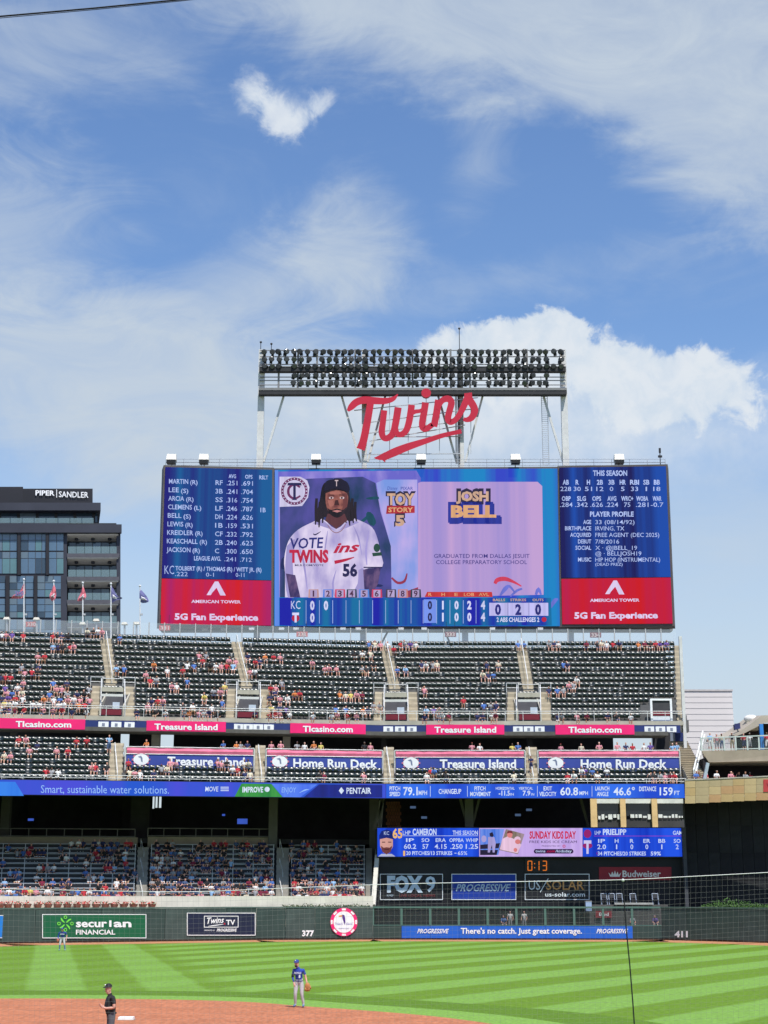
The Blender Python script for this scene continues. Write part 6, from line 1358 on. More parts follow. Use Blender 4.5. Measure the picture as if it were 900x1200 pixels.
def right_side():
    # corrugated hall
    Yh = 262; hl = thing('corrugated_hall', onY(833, 880, Yh), 'plain pale pink ribbed metal hall rising beyond the stand', 'building')
    CM = pm('pale pink cladding', (.63, .585, .56), .55, .06, .2); p0, p1 = onY(800, 880, Yh), onY(861.6, 880, Yh); z1 = onY(830, 810, Yh).z; z0 = 20
    m = MB().box(p0.x - 0, p1.x, Yh + .3, Yh + 30, 0, z1); put('wall', m, CM, hl)
    n = 18
    for k in range(n):
        a = z0 + (z1 - z0) * k / n; c = z0 + (z1 - z0) * (k + 1) / n
        put('cladding_panel', MB().hexa([(p0.x - 0, Yh, a + .02), (p1.x + .02, Yh, a + .02), (p1.x + .02, Yh + .28, a + .02), (p0.x - 0, Yh + .28, a + .02), (p0.x - 0, Yh + .05, c), (p1.x + .02, Yh + .05, c), (p1.x + .02, Yh + .28, c), (p0.x - 0, Yh + .28, c)]), CM, hl)
    put('parapet_cap', MB().box(p0.x - .1, p1.x + .15, Yh - .1, Yh + 30, z1 + .02, z1 + .3), pm('hall cap', (.50, .46, .44), .5), hl)
    # limestone terrace with balcony bar
    tr = thing('terrace_bar', onY(850, 940, 150), 'tan limestone terrace with a dark covered bar under a glass railed balcony', 'terrace')
    pl = Plane(onY(803, 930, 152.6), Vector((-.13, -1, 0)))
    STN = [pm('limestone tan', (.44, .315, .145), .85, .14, 1.0, .2), pm('limestone buff', (.47, .36, .185), .85, .14, 1.0, .2), pm('limestone ochre', (.44, .27, .13), .85, .14, 1.0, .2), pm('limestone grey', (.40, .32, .18), .85, .14, 1.0, .2)]
    rr = random.Random(8); px = 802.6
    put('wall_core', slab(pl, 803.4, 917, 900, 930, .5, -.12), pm('stone joint', (.2, .17, .12), .9), tr)
    while px < 980:
        w = rr.uniform(11, 17)
        dy = -.045 * (px - 802)
        for y0, y1 in ((914.6, 923), (923, 932.4), (932.4, 941.6)): put('stone_panel', slab(pl, px + .12, y0 + dy + .1, px + w - .12, y1 + dy - .1, .1, rr.uniform(0, .02)), rr.choice(STN), tr)
        px += w
    f = [pl(x, y, .06) for x, y in ((802.6, 914.7), (985, 906.5), (985, 905.2), (802.6, 913.4))]; bk = -pl.n * .7
    put('coping', MB().hexa([f[0], f[1], f[1] + bk, f[0] + bk, f[3], f[2], f[2] + bk, f[3] + bk]), CONC, tr)
    rs = pl(897, 922, .08); s = thing('banner_sign', pl(897, 928, .1), 'small red banner hung on the tan limestone terrace wall', 'banner'); put('cloth', slab(pl, 894.6, 913.4, 930, 928, .04, .06), REDV, s); put('mark', poly(MB(), pl, [(898, 917), (902, 922), (906, 918), (902, 925)], .08), DEEPRED, s)
    # dark bar interior
    zf = pl(850, 914, 0).z; zc = onY(850, 893, 155).z; x0 = onY(828, 900, 153).x; x1 = onY(985, 900, 153).x
    put('bar_floor', MB().box(onY(803, 915, 152.8).x, x1, 152.9, 166, zf - .6, zf - .1), CONC, tr)
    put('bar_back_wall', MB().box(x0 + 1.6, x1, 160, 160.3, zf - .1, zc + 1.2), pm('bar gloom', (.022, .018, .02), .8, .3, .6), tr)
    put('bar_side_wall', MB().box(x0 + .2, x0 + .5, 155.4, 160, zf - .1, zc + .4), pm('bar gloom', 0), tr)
    # balcony slab, tapering towards the corner
    zt = onY(850, 879.5, 154.8).z
    sb = MB(); A = [(onY(822, 880, 155.2).x, 155.2), (onY(985, 880, 153.6).x, 153.2), (x1, 161), (onY(826, 880, 161).x, 161)]
    sb.hexa([(A[0][0] + .7, A[0][1] + .02, zc), (A[1][0], A[1][1] + .02, zc + .1), (A[2][0], A[2][1], zc), (A[3][0], A[3][1], zc), (A[0][0], A[0][1], zt), (A[1][0], A[1][1], zt + .1), (A[2][0], A[2][1], zt), (A[3][0], A[3][1], zt)])
    put('balcony_slab', sb, pm('board marked concrete', (.40, .33, .25), .8, .14, .7, .2), tr)
    a, c = Vector((A[0][0], A[0][1] + .05, zt)), Vector((A[1][0], A[1][1] + .05, zt + .1)); G = glass('balcony glass', (.10, .13, .13), .16, .08); hr = onY(850, 864.5, 154.8).z - zt
    r = MB(); r.bar(a + Vector((0, 0, hr)), c + Vector((0, 0, hr + .25)), .14, .12); r.bar(a + Vector((0, 0, .12)), c + Vector((0, 0, .12)), .1, .1)
    N = 12
    for k in range(N + 1): w = a.lerp(c, k / N); r.box(w.x - .07, w.x + .07, w.y - .07, w.y + .07, zt, zt + hr + .02)
    put('railing', r, pm('pale green rail', (.48, .53, .50), .5), tr)
    for k in range(N):
        u, v = a.lerp(c, (k + .08) / N), a.lerp(c, (k + .92) / N); put('glass_pane', MB().hexa([u + Vector((0, 0, .2)), v + Vector((0, 0, .2)), v + Vector((0, .03, .2)), u + Vector((0, .03, .2)), u + Vector((0, 0, hr - .08)), v + Vector((0, 0, hr - .08)), v + Vector((0, .03, hr - .08)), u + Vector((0, .03, hr - .08))]), G, tr)
    # sloping canopy roof behind
    Yr = 157; rf = MB(); P = lambda x, y, Yq: onY(x, y, Yq)
    top = [(842, 867.5), (866, 858), (893, 838.4), (985, 836)]; bot = [(842, 869.8), (872, 859.4), (896, 847.2), (985, 845)]
    for k in range(3):
        f = [P(*bot[k], Yr), P(*bot[k + 1], Yr), P(*top[k + 1], Yr), P(*top[k], Yr)]; d = Vector((0, 6, .6)); rf.hexa([f[0], f[1], f[1] + d, f[0] + d, f[3], f[2], f[2] + d, f[3] + d])
    put('canopy_roof', rf, pm('weathered canopy', (.40, .35, .28), .7, .14, .5), tr)
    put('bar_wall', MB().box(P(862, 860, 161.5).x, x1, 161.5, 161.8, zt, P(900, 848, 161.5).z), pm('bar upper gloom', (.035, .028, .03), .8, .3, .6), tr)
    p = P(892.4, 860, 156.2); put('blue_column', MB().box(p.x - .18, p.x + .18, p.y - .18, p.y + .18, zt, P(892, 848.6, 156.2).z), pm('bright blue paint', (.03, .20, .55), .5), tr)
    # small roof things
    p = P(864, 851.5, 157.5); sp = thing('loudspeaker', (p.x, p.y, p.z - .45), 'tilted navy loudspeaker box on the sloping canopy edge', 'loudspeaker')
    m = MB().hexa([p + Vector(v) for v in ((-.30, -.3, -.36), (.26, -.3, -.20), (.26, .3, -.20), (-.30, .3, -.36), (-.36, -.3, .20), (.20, -.3, .36), (.20, .3, .36), (-.36, .3, .20))]); put('cabinet', m, pm('navy speaker case', (.035, .04, .13), .5), sp)
    put('bracket', MB().bar(p - Vector((0, 0, .3)), p + Vector((.1, .2, -.75)), .12), GALV, sp)
    p = P(880, 842.6, 159.5); dm = thing('vent_dome', (p.x, p.y, p.z - .8), 'white domed vent behind the canopy roof', 'vent'); put('dome', MB().ball(p, .6, 12, 8, (1.25, 1, .75)), pm('white dome', (.70, .68, .64), .5), dm, smooth=True); put('base', MB().box(p.x - .6, p.x + .6, p.y - .5, p.y + .5, p.z - 1.2, p.z - .3), CONC, dm)
    # stair beside the club deck
    st = thing('end_staircase', onY(815, 915, 154), 'pale concrete staircase with white handrails between club deck and terrace', 'staircase'); s = MB(); z0, z1 = onY(815, 914, 153.6).z, onY(815, 868, 163).z; k = 22
    x0, x1 = onY(803.5, 900, 155).x, onY(825, 900, 155).x
    for i in range(k): s.box(x0, x1, 153.7 + (9.4 * i / k), 153.7 + 9.4 * (i + 1) / k - .002, z0 - 1.9, z0 + (z1 - z0) * (i + .6) / k)
    put('flight', s, TAN, st); s = MB()
    for i in range(k): s.box(x0, x1, 153.7 + 9.4 * i / k - .03, 153.7 + 9.4 * i / k - .002, z0 + (z1 - z0) * (i + .6) / k - .08, z0 + (z1 - z0) * (i + .6) / k + .004)  # added dark strips stand in for the shade lines between steps
    put('step_shade_line', s, pm('step shade line', (.15, .125, .09), .8), st, kind='stuff'); r = MB()
    for xo, w in ((806.5 + 4, 0), (806.5 + 6, .35)): 
        p, q = onY(xo + 3, 913, 153.8), onY(xo + 14, 874, 162); p.z, q.z = z0 + 1.0 - w, z1 + .9 - w; r.bar(p, q, .11)
        for e in range(8): u = p.lerp(q, e / 7); r.bar(u, u - Vector((0, 0, 1.0)), .07)
    put('handrail', r, pm('white handrail', (.74, .76, .74), .5), st)
    p = onY(827.4, 905, 153.4); pb = thing('leaning_post', p - Vector((0, 0, 1.2)), 'pale blue grey slanting post at the dark bar entrance', 'post'); put('shaft', MB().bar(onY(825.6, 912.6, 153.4), onY(829.4, 894, 153.4), .3), pm('blue grey post', (.36, .42, .47), .5), pb); put('foot', MB().box(p.x - .4, p.x + .2, 153.2, 153.6, zf - .1, zf + .06), GALV, pb)
    # batter's eye: black backdrop
    be = thing('backdrop_wall', onY(850, 1064, 156), 'tall black hitting backdrop wall beside the facade', 'wall')
    xa, xb = onY(804, 1000, 157).x, onY(990, 1000, 157).x; zt = onY(850, 941, 157).z + .6; NB_ = 14
    put('core', MB().box(xa, xb, 157.2, 158, 0, zt), BLACK, be)
    BKM = [pm('black screen fabric', (.012, .012, .014), .8, .4, .6), pm('black screen fabric worn', (.017, .018, .019), .8, .4, .8)]
    for k in range(NB_):
        for j in range(5):
            put('panel', MB().box(xa + (xb - xa) * k / NB_ + .02, xa + (xb - xa) * (k + 1) / NB_ - .02, 157.08 + rr.uniform(0, .05), 157.18, .1 + (zt - .2) * j / 5 + .02, .1 + (zt - .2) * (j + 1) / 5 - .02), rr.choice(BKM), be)
    put('edge_pier', MB().box(onY(800.4, 1000, 156.4).x, onY(804.4, 1000, 156.4).x, 156.3, 157.06, 0, zt), pm('grey edge pier', (.055, .058, .066), .7), be)
    # juniper bank in front of it
    rs = random.Random(12); n = 0
    for k, (px, h, w) in enumerate(((829, .5, 1.0), (840, .75, 1.3), (852, .95, 1.5), (864, .85, 1.4), (876, .7, 1.3), (888, .55, 1.1), (901, .5, 1.1))):
        c = onY(px, 1062, 152.8); z0 = WH - .4; sh = thing('juniper_shrub', (c.x, c.y, z0), 'bright green spreading juniper behind the 411 wall, %s from the black facade' % ORD[k], 'shrub', 'junipers behind the centre field wall')
        m = MB()
        for j in range(420):
            a = rs.uniform(0, 2 * math.pi); r_ = w * math.sqrt(rs.random()); v = c + Vector((r_ * math.cos(a), r_ * .6 * math.sin(a), 0)); v.z = z0 + h * (1 - (r_ / w) ** 2) * rs.uniform(.3, 1.25) + .15
            e1 = Vector((rs.uniform(-1, 1), rs.uniform(-1, 1), rs.uniform(.1, 1.2))).normalized() * rs.uniform(.10, .2); e2 = e1.cross(Vector((rs.uniform(-1, 1), rs.uniform(-1, 1), .3))).normalized() * .045
            m.add([v - e2, v + e2, v + e1], [(0, 1, 2)])
        put('foliage', m, pm('juniper green', (.075, .16, .035), .7, .45, 4), sh, kind='stuff'); put('trunk', MB().tube([c + Vector((0, 0, -.9 + z0 - c.z)), c + Vector((0, 0, z0 - c.z + .2))], .05, 5), pm('bark', (.10, .07, .05), .9), sh)
    put('planting_bed', MB().box(onY(806, 1062, 152).x, onY(1000, 1062, 152).x, 151.4, 157.0, 0, WH - .35), pm('planting bed', (.05, .04, .03), .95), kind='structure')
right_side()

def bullpen():
    # bench deck with chairs behind the fence
    b = thing('bullpen_bench', (22, 154, 0), 'dim stepped bench deck with rail behind the bullpen mesh', 'bench'); D = pm('dim bullpen concrete', (.09, .085, .08), .85, .2, .8)
    x0, x1 = onY(690, 1060, 155).x, onY(782, 1060, 155).x; z = onY(740, 1059, 154.8).z
    put('deck', MB().box(x0, x1, 154.6, 157.3, 0, z - .1), D, b); put('front_ledge', MB().box(onY(720, 1059, 154.4).x, onY(765, 1059, 154.4).x, 154.3, 154.58, z - .08, z + .10), pm('pale ledge', (.36, .36, .33), .8), b)
    CH = pm('pale chair frame', (.34, .40, .50), .5); CS = pm('dark chair sling', (.05, .05, .06), .7)
    for k, px in enumerate((708, 717, 726, 742, 768)):
        p = onY(px, 1054, 155.6); p.z = z - .1; c = thing('folding_chair', p, 'pale framed chair on the bullpen deck, %s from the solar sign' % ORD[k], 'chair', 'chairs on the bullpen deck'); m = MB()
        for s in (-.28, .28): m.tube([p + Vector((s, -.3, 0)), p + Vector((s, .05, .5)), p + Vector((s, .2, 1.05))], .035, 5); m.tube([p + Vector((s, .3, 0)), p + Vector((s, -.25, .52))], .035, 5)
        m.tube([p + Vector((-.28, .2, 1.05)), p + Vector((.28, .2, 1.05))], .035, 5); put('frame', m, CH, c)
        put('sling', MB().box(p.x - .25, p.x + .25, p.y - .2, p.y + .15, .46 + p.z, .5 + p.z).box(p.x - .25, p.x + .25, p.y + .12, p.y + .16, .62 + p.z, 1.0 + p.z), CS, c)
    p = onY(689.6, 1061, 152.6); n = thing('notice_box', (p.x, p.y, WH - .3), 'small pale blue box standing on the bullpen fence rail', 'box'); put('case', MB().box(p.x - .28, p.x + .28, 152.4, 152.8, WH - .3, onY(690, 1056.6, 152.6).z), pm('pale blue box', (.34, .45, .62), .5), n); put('lid', MB().box(p.x - .31, p.x + .31, 152.37, 152.83, onY(690, 1056.4, 152.6).z, onY(690, 1056.4, 152.6).z + .05), GALV, n)
    p = onY(705.5, 1071, 154.4); s = thing('bullpen_sign', (p.x, p.y, p.z - .6), 'small maroon sign with white lettering inside the bullpen', 'sign'); q = Plane((0, 154.4, 0), (0, -1, 0)); put('board', slab(q, 698, 1067.6, 717, 1075.6, .08, .05), pm('beer sign red', 0), s); put('lettering', text(MB(), q, 'Bud', 702, 1069.6, 713.4, 1073.2, .07, .03), pm('cream lettering', 0), s)
    put('post', MB().box(p.x - .06, p.x + .06, 154.42, 154.5, 0, p.z - .3), GALV, s)
bullpen()

# ------------------------------------------------------------------ backstop net and overhead cable in front of the seats
def net():
    Yn = 12.0; c = thing('backstop_net', onY(450, 1040, Yn), 'fine knotted backstop net hanging from a thin white cable behind home plate', 'net')
    top = [(-60, 1042.5), (0, 1041.5), (120, 1044), (225, 1045), (330, 1041), (450, 1036.4), (560, 1034), (655, 1032.4), (730, 1031), (800, 1027.6), (900, 1022.4), (990, 1017)]
    top = [(x, y) for x, y in crom(top, 4)]
    def ty(px):
        for (a, b), (e, d) in zip(top[:-1], top[1:]):
            if a <= px <= e: return b + (d - b) * (px - a) / (e - a + 1e-9)
        return top[-1][1]
    put('cable', MB().tube([onY(x, y, Yn) for x, y in top],   .0027, 5), pm('white cable sheath', (.60, .60, .58), .5), c)
    m = MB(); t = .00048; rr = random.Random(2)
    px = -40.0
    while px < 945:
        y0 = ty(px); pts = []
        for k in range(9):
            y = y0 + (1290 - y0) * k / 8; pts.append(onY(px + .35 * math.sin(k * 1.7 + px * .05), y, Yn))
        m.tube(pts, t, 3, False); px += 6.2
    for j in range(1, 40):
        pts = [onY(x, ty(x) + 6.2 * j + .9 * math.sin(x * .013 + j), Yn) for x in range(-40, 960, 50)]; m.tube(pts, t, 3, False)
    put('netting', m, pm('net twine', (.20, .20, .19), .7, .1), c, kind='stuff')
    put('seam_rope', MB().tube([onY(x, y, Yn - .01) for x, y in ((729.6, 1029.4), (731, 1050), (734, 1090), (738, 1130), (742, 1180), (748, 1270))],   .0050, 6), pm('black seam rope', (.012, .012, .014), .7), c)
    put('clamp', MB().ball(onY(730, 1031.4, Yn - .01), .012, 8, 6), pm('white cable sheath', 0), c)
    a = thing('overhead_cable', onY(100, 10, 30), 'thin black cable crossing the top corner of the sky', 'cable')
    put('strand', MB().tube([onY(-160, 38, 30), onY(0, 19.2, 30), onY(110, 9.6, 30), onY(212, -.5, 30), onY(420, -24, 30)], .018, 6), pm('black cable', (.01, .01, .012), .6), a)
    a2 = MB().tube([onY(-160, 40.2, 30), onY(0, 21.2, 30), onY(110, 11.4, 30), onY(212, 1.2, 30), onY(420, -23, 30)], .008, 5); put('messenger_wire', a2, pm('black cable', 0), a)
net()

# ------------------------------------------------------------------ people
def figure(name, J, E, sub=1):
    """one continuous body grown along a skeleton: J name -> (x, y, z, rx[, ry]); E (a, b, region)"""
    names = list(J); idx = {n: i for i, n in enumerate(names)}
    me = bpy.data.meshes.new(name); me.from_pydata([J[n][:3] for n in names], [(idx[a], idx[b]) for a, b, _ in E], [])
    o = bpy.data.objects.new(name, me); COL.objects.link(o); o.modifiers.new('s', 'SKIN').use_smooth_shade = True
    if not me.skin_vertices: 
        bm = bmesh.new(); bm.from_mesh(me); bm.verts.layers.skin.verify(); bm.to_mesh(me); bm.free()
    sv = me.skin_vertices[0].data
    for n, i in idx.items():
        r = J[n][3]; sv[i].radius = (r, J[n][4] if len(J[n]) > 4 else r); sv[i].use_root = (i == 0)
    if sub: m = o.modifiers.new('u', 'SUBSURF'); m.levels = sub; m.render_levels = sub
    dg = bpy.context.evaluated_depsgraph_get(); out = bpy.data.meshes.new_from_object(o.evaluated_get(dg)); out.name = name
    bpy.data.objects.remove(o)
    segs = [(Vector(J[a][:3]), Vector(J[b][:3]), (J[a][3] + J[b][3]) / 2, reg) for a, b, reg in E]
    mi = []
    for p in out.polygons:
        c = p.center; best = (9, 0)
        for a, b, r, reg in segs:
            d = b - a; t = max(0, min(1, (c - a).dot(d) / d.length_squared)); q = (c - (a + d * t)).length - r * .9
            if q < best[0]: best = (q, reg)
        mi.append(best[1])
    out.materials.clear()
    for k in range(5): out.materials.append(None)
    out.polygons.foreach_set('material_index', mi); out.polygons.foreach_set('use_smooth', [True] * len(mi)); out.update()
    return out
SH, SK, LG, HD, FT = 0, 1, 2, 3, 4            # shirt, skin, legwear, hair or cap, shoes
def torso(J, E, hip, chest, neck, head, w=1.0, cap=False):
    J['pelvis'] = (*hip, .145 * w, .115); J['belt'] = (*(Vector(hip).lerp(Vector(chest), .17)), .142 * w, .112); J['waist'] = (*(Vector(hip).lerp(Vector(chest), .5)), .135 * w, .108); J['chest'] = (*chest, .17 * w, .115)
    J['neckbase'] = (*(Vector(chest).lerp(Vector(neck), .34)), .105, .088); J['neck'] = (*neck, .055); hd = Vector(head); J['jaw'] = (hd.x, hd.y - .012, hd.z - .06, .076, .09); J['skull'] = (hd.x, hd.y, hd.z + .04, .09, .105); J['crown'] = (hd.x, hd.y + .004, hd.z + .115, .07, .082)
    E += [('pelvis', 'belt', LG), ('belt', 'waist', SH), ('waist', 'chest', SH), ('chest', 'neckbase', SH), ('neckbase', 'neck', SK), ('neck', 'jaw', SK), ('jaw', 'skull', SK), ('skull', 'crown', HD)]
def arm(J, E, s, sh, el, wr, hand, sleeve=SK):
    k = 'L' if s > 0 else 'R'
    J['sh' + k] = (*sh, .068); J['me' + k] = (*(Vector(sh).lerp(Vector(el), .55)), .056); J['el' + k] = (*el, .045); J['wr' + k] = (*wr, .032); J['ha' + k] = (*hand, .042, .026)
    E += [('chest', 'sh' + k, SH), ('sh' + k, 'me' + k, SH), ('me' + k, 'el' + k, sleeve), ('el' + k, 'wr' + k, sleeve), ('wr' + k, 'ha' + k, SK)]
def leg(J, E, s, hip, kn, an, toe, shin=SK):
    k = 'L' if s > 0 else 'R'
    J['hp' + k] = (*hip, .106); J['th' + k] = (*(Vector(hip).lerp(Vector(kn), .55)), .094); J['kn' + k] = (*kn, .071); J['ca' + k] = (*(Vector(kn).lerp(Vector(an), .35)), .069); J['an' + k] = (*an, .047); J['to' + k] = (*toe, .042, .036)
    E += [('pelvis', 'hp' + k, LG), ('hp' + k, 'th' + k, LG), ('th' + k, 'kn' + k, LG), ('kn' + k, 'ca' + k, shin), ('ca' + k, 'an' + k, shin), ('an' + k, 'to' + k, FT)]
def seated(v):
    """low detail spectator on a seat: origin at the floor under the hips, facing -Y"""
    rr = random.Random(v); J, E = {}, []; lean = (.02, -.10, -.20, .06, -.04)[v % 5]; tw = (0, .05, -.06, .03, 0)[v % 5]
    torso(J, E, (0, 0, .50), (tw * .5, lean, .92), (tw, lean * 1.15 - .01, 1.10), (tw, lean * 1.2 - .03, 1.23))
    c = Vector(J['chest'][:3])
    for s in (-1, 1):
        sh = c + Vector((s * .19, .0, .09))
        if v % 5 == 0: el, wr, ha = (s * .25, -.08, .70), (s * .14, -.30, .60), (s * .09, -.37, .60)
        elif v % 5 == 1: el, wr, ha = (s * .27, -.20, .70), (s * .07, -.40, .74), (s * .04, -.46, .77)
        elif v % 5 == 2: el, wr, ha = (s * .26, -.34, .66), (s * .10, -.50, .62), (s * .05, -.56, .60)
        elif v % 5 == 3: el, wr, ha = ((.30, -.02, .72), (.20, -.22, .62), (.16, -.30, .60)) if s > 0 else ((-.32, -.14, .86), (-.20, -.20, 1.10), (-.14, -.20, 1.20))
        else: el, wr, ha = (s * .28, -.06, .72), (s * .02, -.22, .80), (-s * .06, -.24, .82)
        arm(J, E, s, sh, el, wr, ha)
        sp = (.11, .15, .17, .12, .13)[v % 5]
        leg(J, E, s, (s * .095, -.03, .49), (s * sp, -.46, .53), (s * (sp + .01), -.46 + (.06 if v % 2 else -.05), .12), (s * (sp + .02), -.60 + (.06 if v % 2 else -.05), .05))
    return figure('spectator_body', J, E, 1)
def standing(v):
    J, E = {}, []; torso(J, E, (0, 0, .96), (0, -.03, 1.36), (0, -.04, 1.52), (0, -.06, 1.65))
    for s in (-1, 1):
        sh = Vector((s * .19, -.03, 1.44))
        if v == 0: el, wr, ha = (s * .27, -.02, 1.16), (s * .25, -.14, .93), (s * .24, -.18, .85)
        else: el, wr, ha = (s * .29, -.10, 1.18), (s * .15, -.36, 1.12), (s * .10, -.42, 1.11)
        arm(J, E, s, sh, el, wr, ha); leg(J, E, s, (s * .10, 0, .92), (s * .12, -.03, .50), (s * .13, .02, .09), (s * .14, -.14, .04))
    return figure('spectator_body', J, E, 1)
SIT = [seated(v) for v in range(5)]; STAND = [standing(v) for v in range(2)]
CL = {n: pm('cloth ' + n, c, .85, .16, 5.0) for n, c in dict(navy=(.030, .036, .11), red=(.48, .035, .05), white=(.70, .69, .68), grey=(.30, .30, .32), black=(.022, .022, .025), pink=(.62, .26, .30), blue=(.08, .17, .46), skyblue=(.28, .45, .68), green=(.10, .42, .18), yellow=(.62, .50, .14), maroon=(.20, .02, .05), orange=(.62, .20, .06), purple=(.14, .08, .30), teal=(.05, .42, .40), cream=(.62, .55, .42), khaki=(.36, .29, .18), denim=(.07, .11, .22)).items()}
HAIR = {n: pm('hair ' + n, c, .7, .2, 8) for n, c in dict(dark=(.025, .018, .014), brown=(.09, .05, .03), blond=(.36, .24, .11), grey=(.32, .31, .30)).items()}
TOPS = ['navy'] * 6 + ['red'] * 6 + ['white'] * 9 + ['grey'] * 3 + ['black'] * 3 + ['pink'] * 8 + ['blue'] * 2 + ['skyblue'] * 2 + ['maroon', 'orange', 'purple', 'cream', 'cream', 'yellow']
SHADE_TOPS = ['navy'] * 5 + ['black'] * 5 + ['grey'] * 3 + ['maroon'] * 2 + ['denim'] * 3 + ['red', 'white', 'white', 'skyblue', 'blue']  # darker tops put the shade of the stand into the clothes
BOT = ['khaki', 'denim', 'denim', 'grey', 'black', 'navy', 'white']
SHOE = pm('pale trainers', (.45, .44, .43), .7)
USED = set(); RP = random.Random(42)
def spectator(me, loc, rotz, where, group, top=None, pose='seated', dim=False):
    top = top or RP.choice(TOPS); cap = RP.random() < .45; hat = RP.choice(('navy', 'white', 'red', 'navy')) if cap else None; hair = None if cap else RP.choice(('dark', 'brown', 'brown', 'blond', 'grey')); bot = RP.choice(BOT)
    tn = {'skyblue': 'light blue'}.get(top, top)
    for tries in range(40):
        l = '%sperson in %s top, %s, %s' % ('standing ' if pose == 'standing' else '', tn, ('%s cap' % hat) if cap else ('%s hair' % hair), where)
        if l not in USED: break
        if cap: hat = RP.choice(('navy', 'white', 'red', 'black', 'pink', 'grey', 'blue', 'green'))
        else: hair = RP.choice(list(HAIR))
        if tries > 6: cap = not cap; hat = hat or 'navy'; hair = hair or 'brown'
        if tries > 12: bot = RP.choice(BOT); 
        if tries > 14: where2 = '%s legwear' % bot; l = '%sperson in %s top, %s, %s' % ('standing ' if pose == 'standing' else '', tn, where2, where)
        if l not in USED: break
    USED.add(l)
    o = bpy.data.objects.new('person', me); COL.objects.link(o); o.location = loc; o.rotation_euler = (0, 0, rotz); s = RP.uniform(1.0, 1.12); o.scale = (s, s, s)
    mats = (CL[top], RP.choice((SKIN, SKIN, SKIN, SKIN2, SKIN2, SKIN3)), CL[bot], CL[hat] if cap else HAIR[hair], SHOE)
    for i, m in enumerate(mats): o.material_slots[i].link = 'OBJECT'; o.material_slots[i].material = m
    return props(o, l, 'person', group)
UP = '''2,748 7,748 14,748 27,748 62,748 67,748 72,748 79,748 102,748 109,748 114,748 120,748 62,762 68,763 73,763 82,763 87,763 44,774 52,775 25,788 29,790 37,790 40,792 45,787
1,797 6,799 12,797 6,808 27,807 62,806 66,808 72,808 78,807 8,815 14,814 20,813 26,815 58,815 2,820 10,821 18,820 52,820 63,820 70,820 78,819 90,820 98,820 104,813 5,827 26,825 80,826 86,826 93,826 105,821 7,832 18,833 38,831 42,832 68,833 75,832 92,832 99,832
140,754 136,785 145,785 180,784 196,786 214,786 219,785 227,786 233,769 241,770 170,797 176,798 183,798 201,804 207,805 219,804 237,777 246,782 253,783 256,785 262,784 268,777 273,781 276,776 250,811 258,813 263,810 240,818 260,826 248,830 173,828 178,825 185,824 191,822 214,832 225,836 238,836
290,775 299,777 304,778 310,771 320,773 328,772 293,788 299,788 317,806 323,806 330,805 316,818 322,816 328,819 318,832 327,834 335,834 366,779 380,783 385,784 394,785 415,767 424,770 434,768 424,786 429,784 437,782 398,816 405,815 411,817 418,816 424,817 345,816 351,813 337,820 393,838 405,838 412,838 425,834 430,832 437,829 441,826
432,758 439,759 446,758 454,757 461,762 470,757 475,757 481,757 487,757 465,786 475,785 494,780 500,780 507,779 512,780 497,810 543,822 500,836 508,834 515,833 566,790 572,791 578,790 570,778 584,778
607,757 614,757 643,757 649,757 654,757 687,757 700,757 705,757 711,757 718,757 726,757 748,757 755,757 762,757 768,757 773,757 777,757 660,780 665,779 676,797 643,809 653,810 660,809 666,807 672,806 567,828 575,829 581,828'''
WHERE_U = ((-99, 122, 'beneath the flagpoles'), (122, 285, 'beneath the lineup screen'), (285, 456, 'beneath the player portrait'), (456, 614, 'beneath the pitch count display'), (614, 900, 'beneath the player profile screen'))
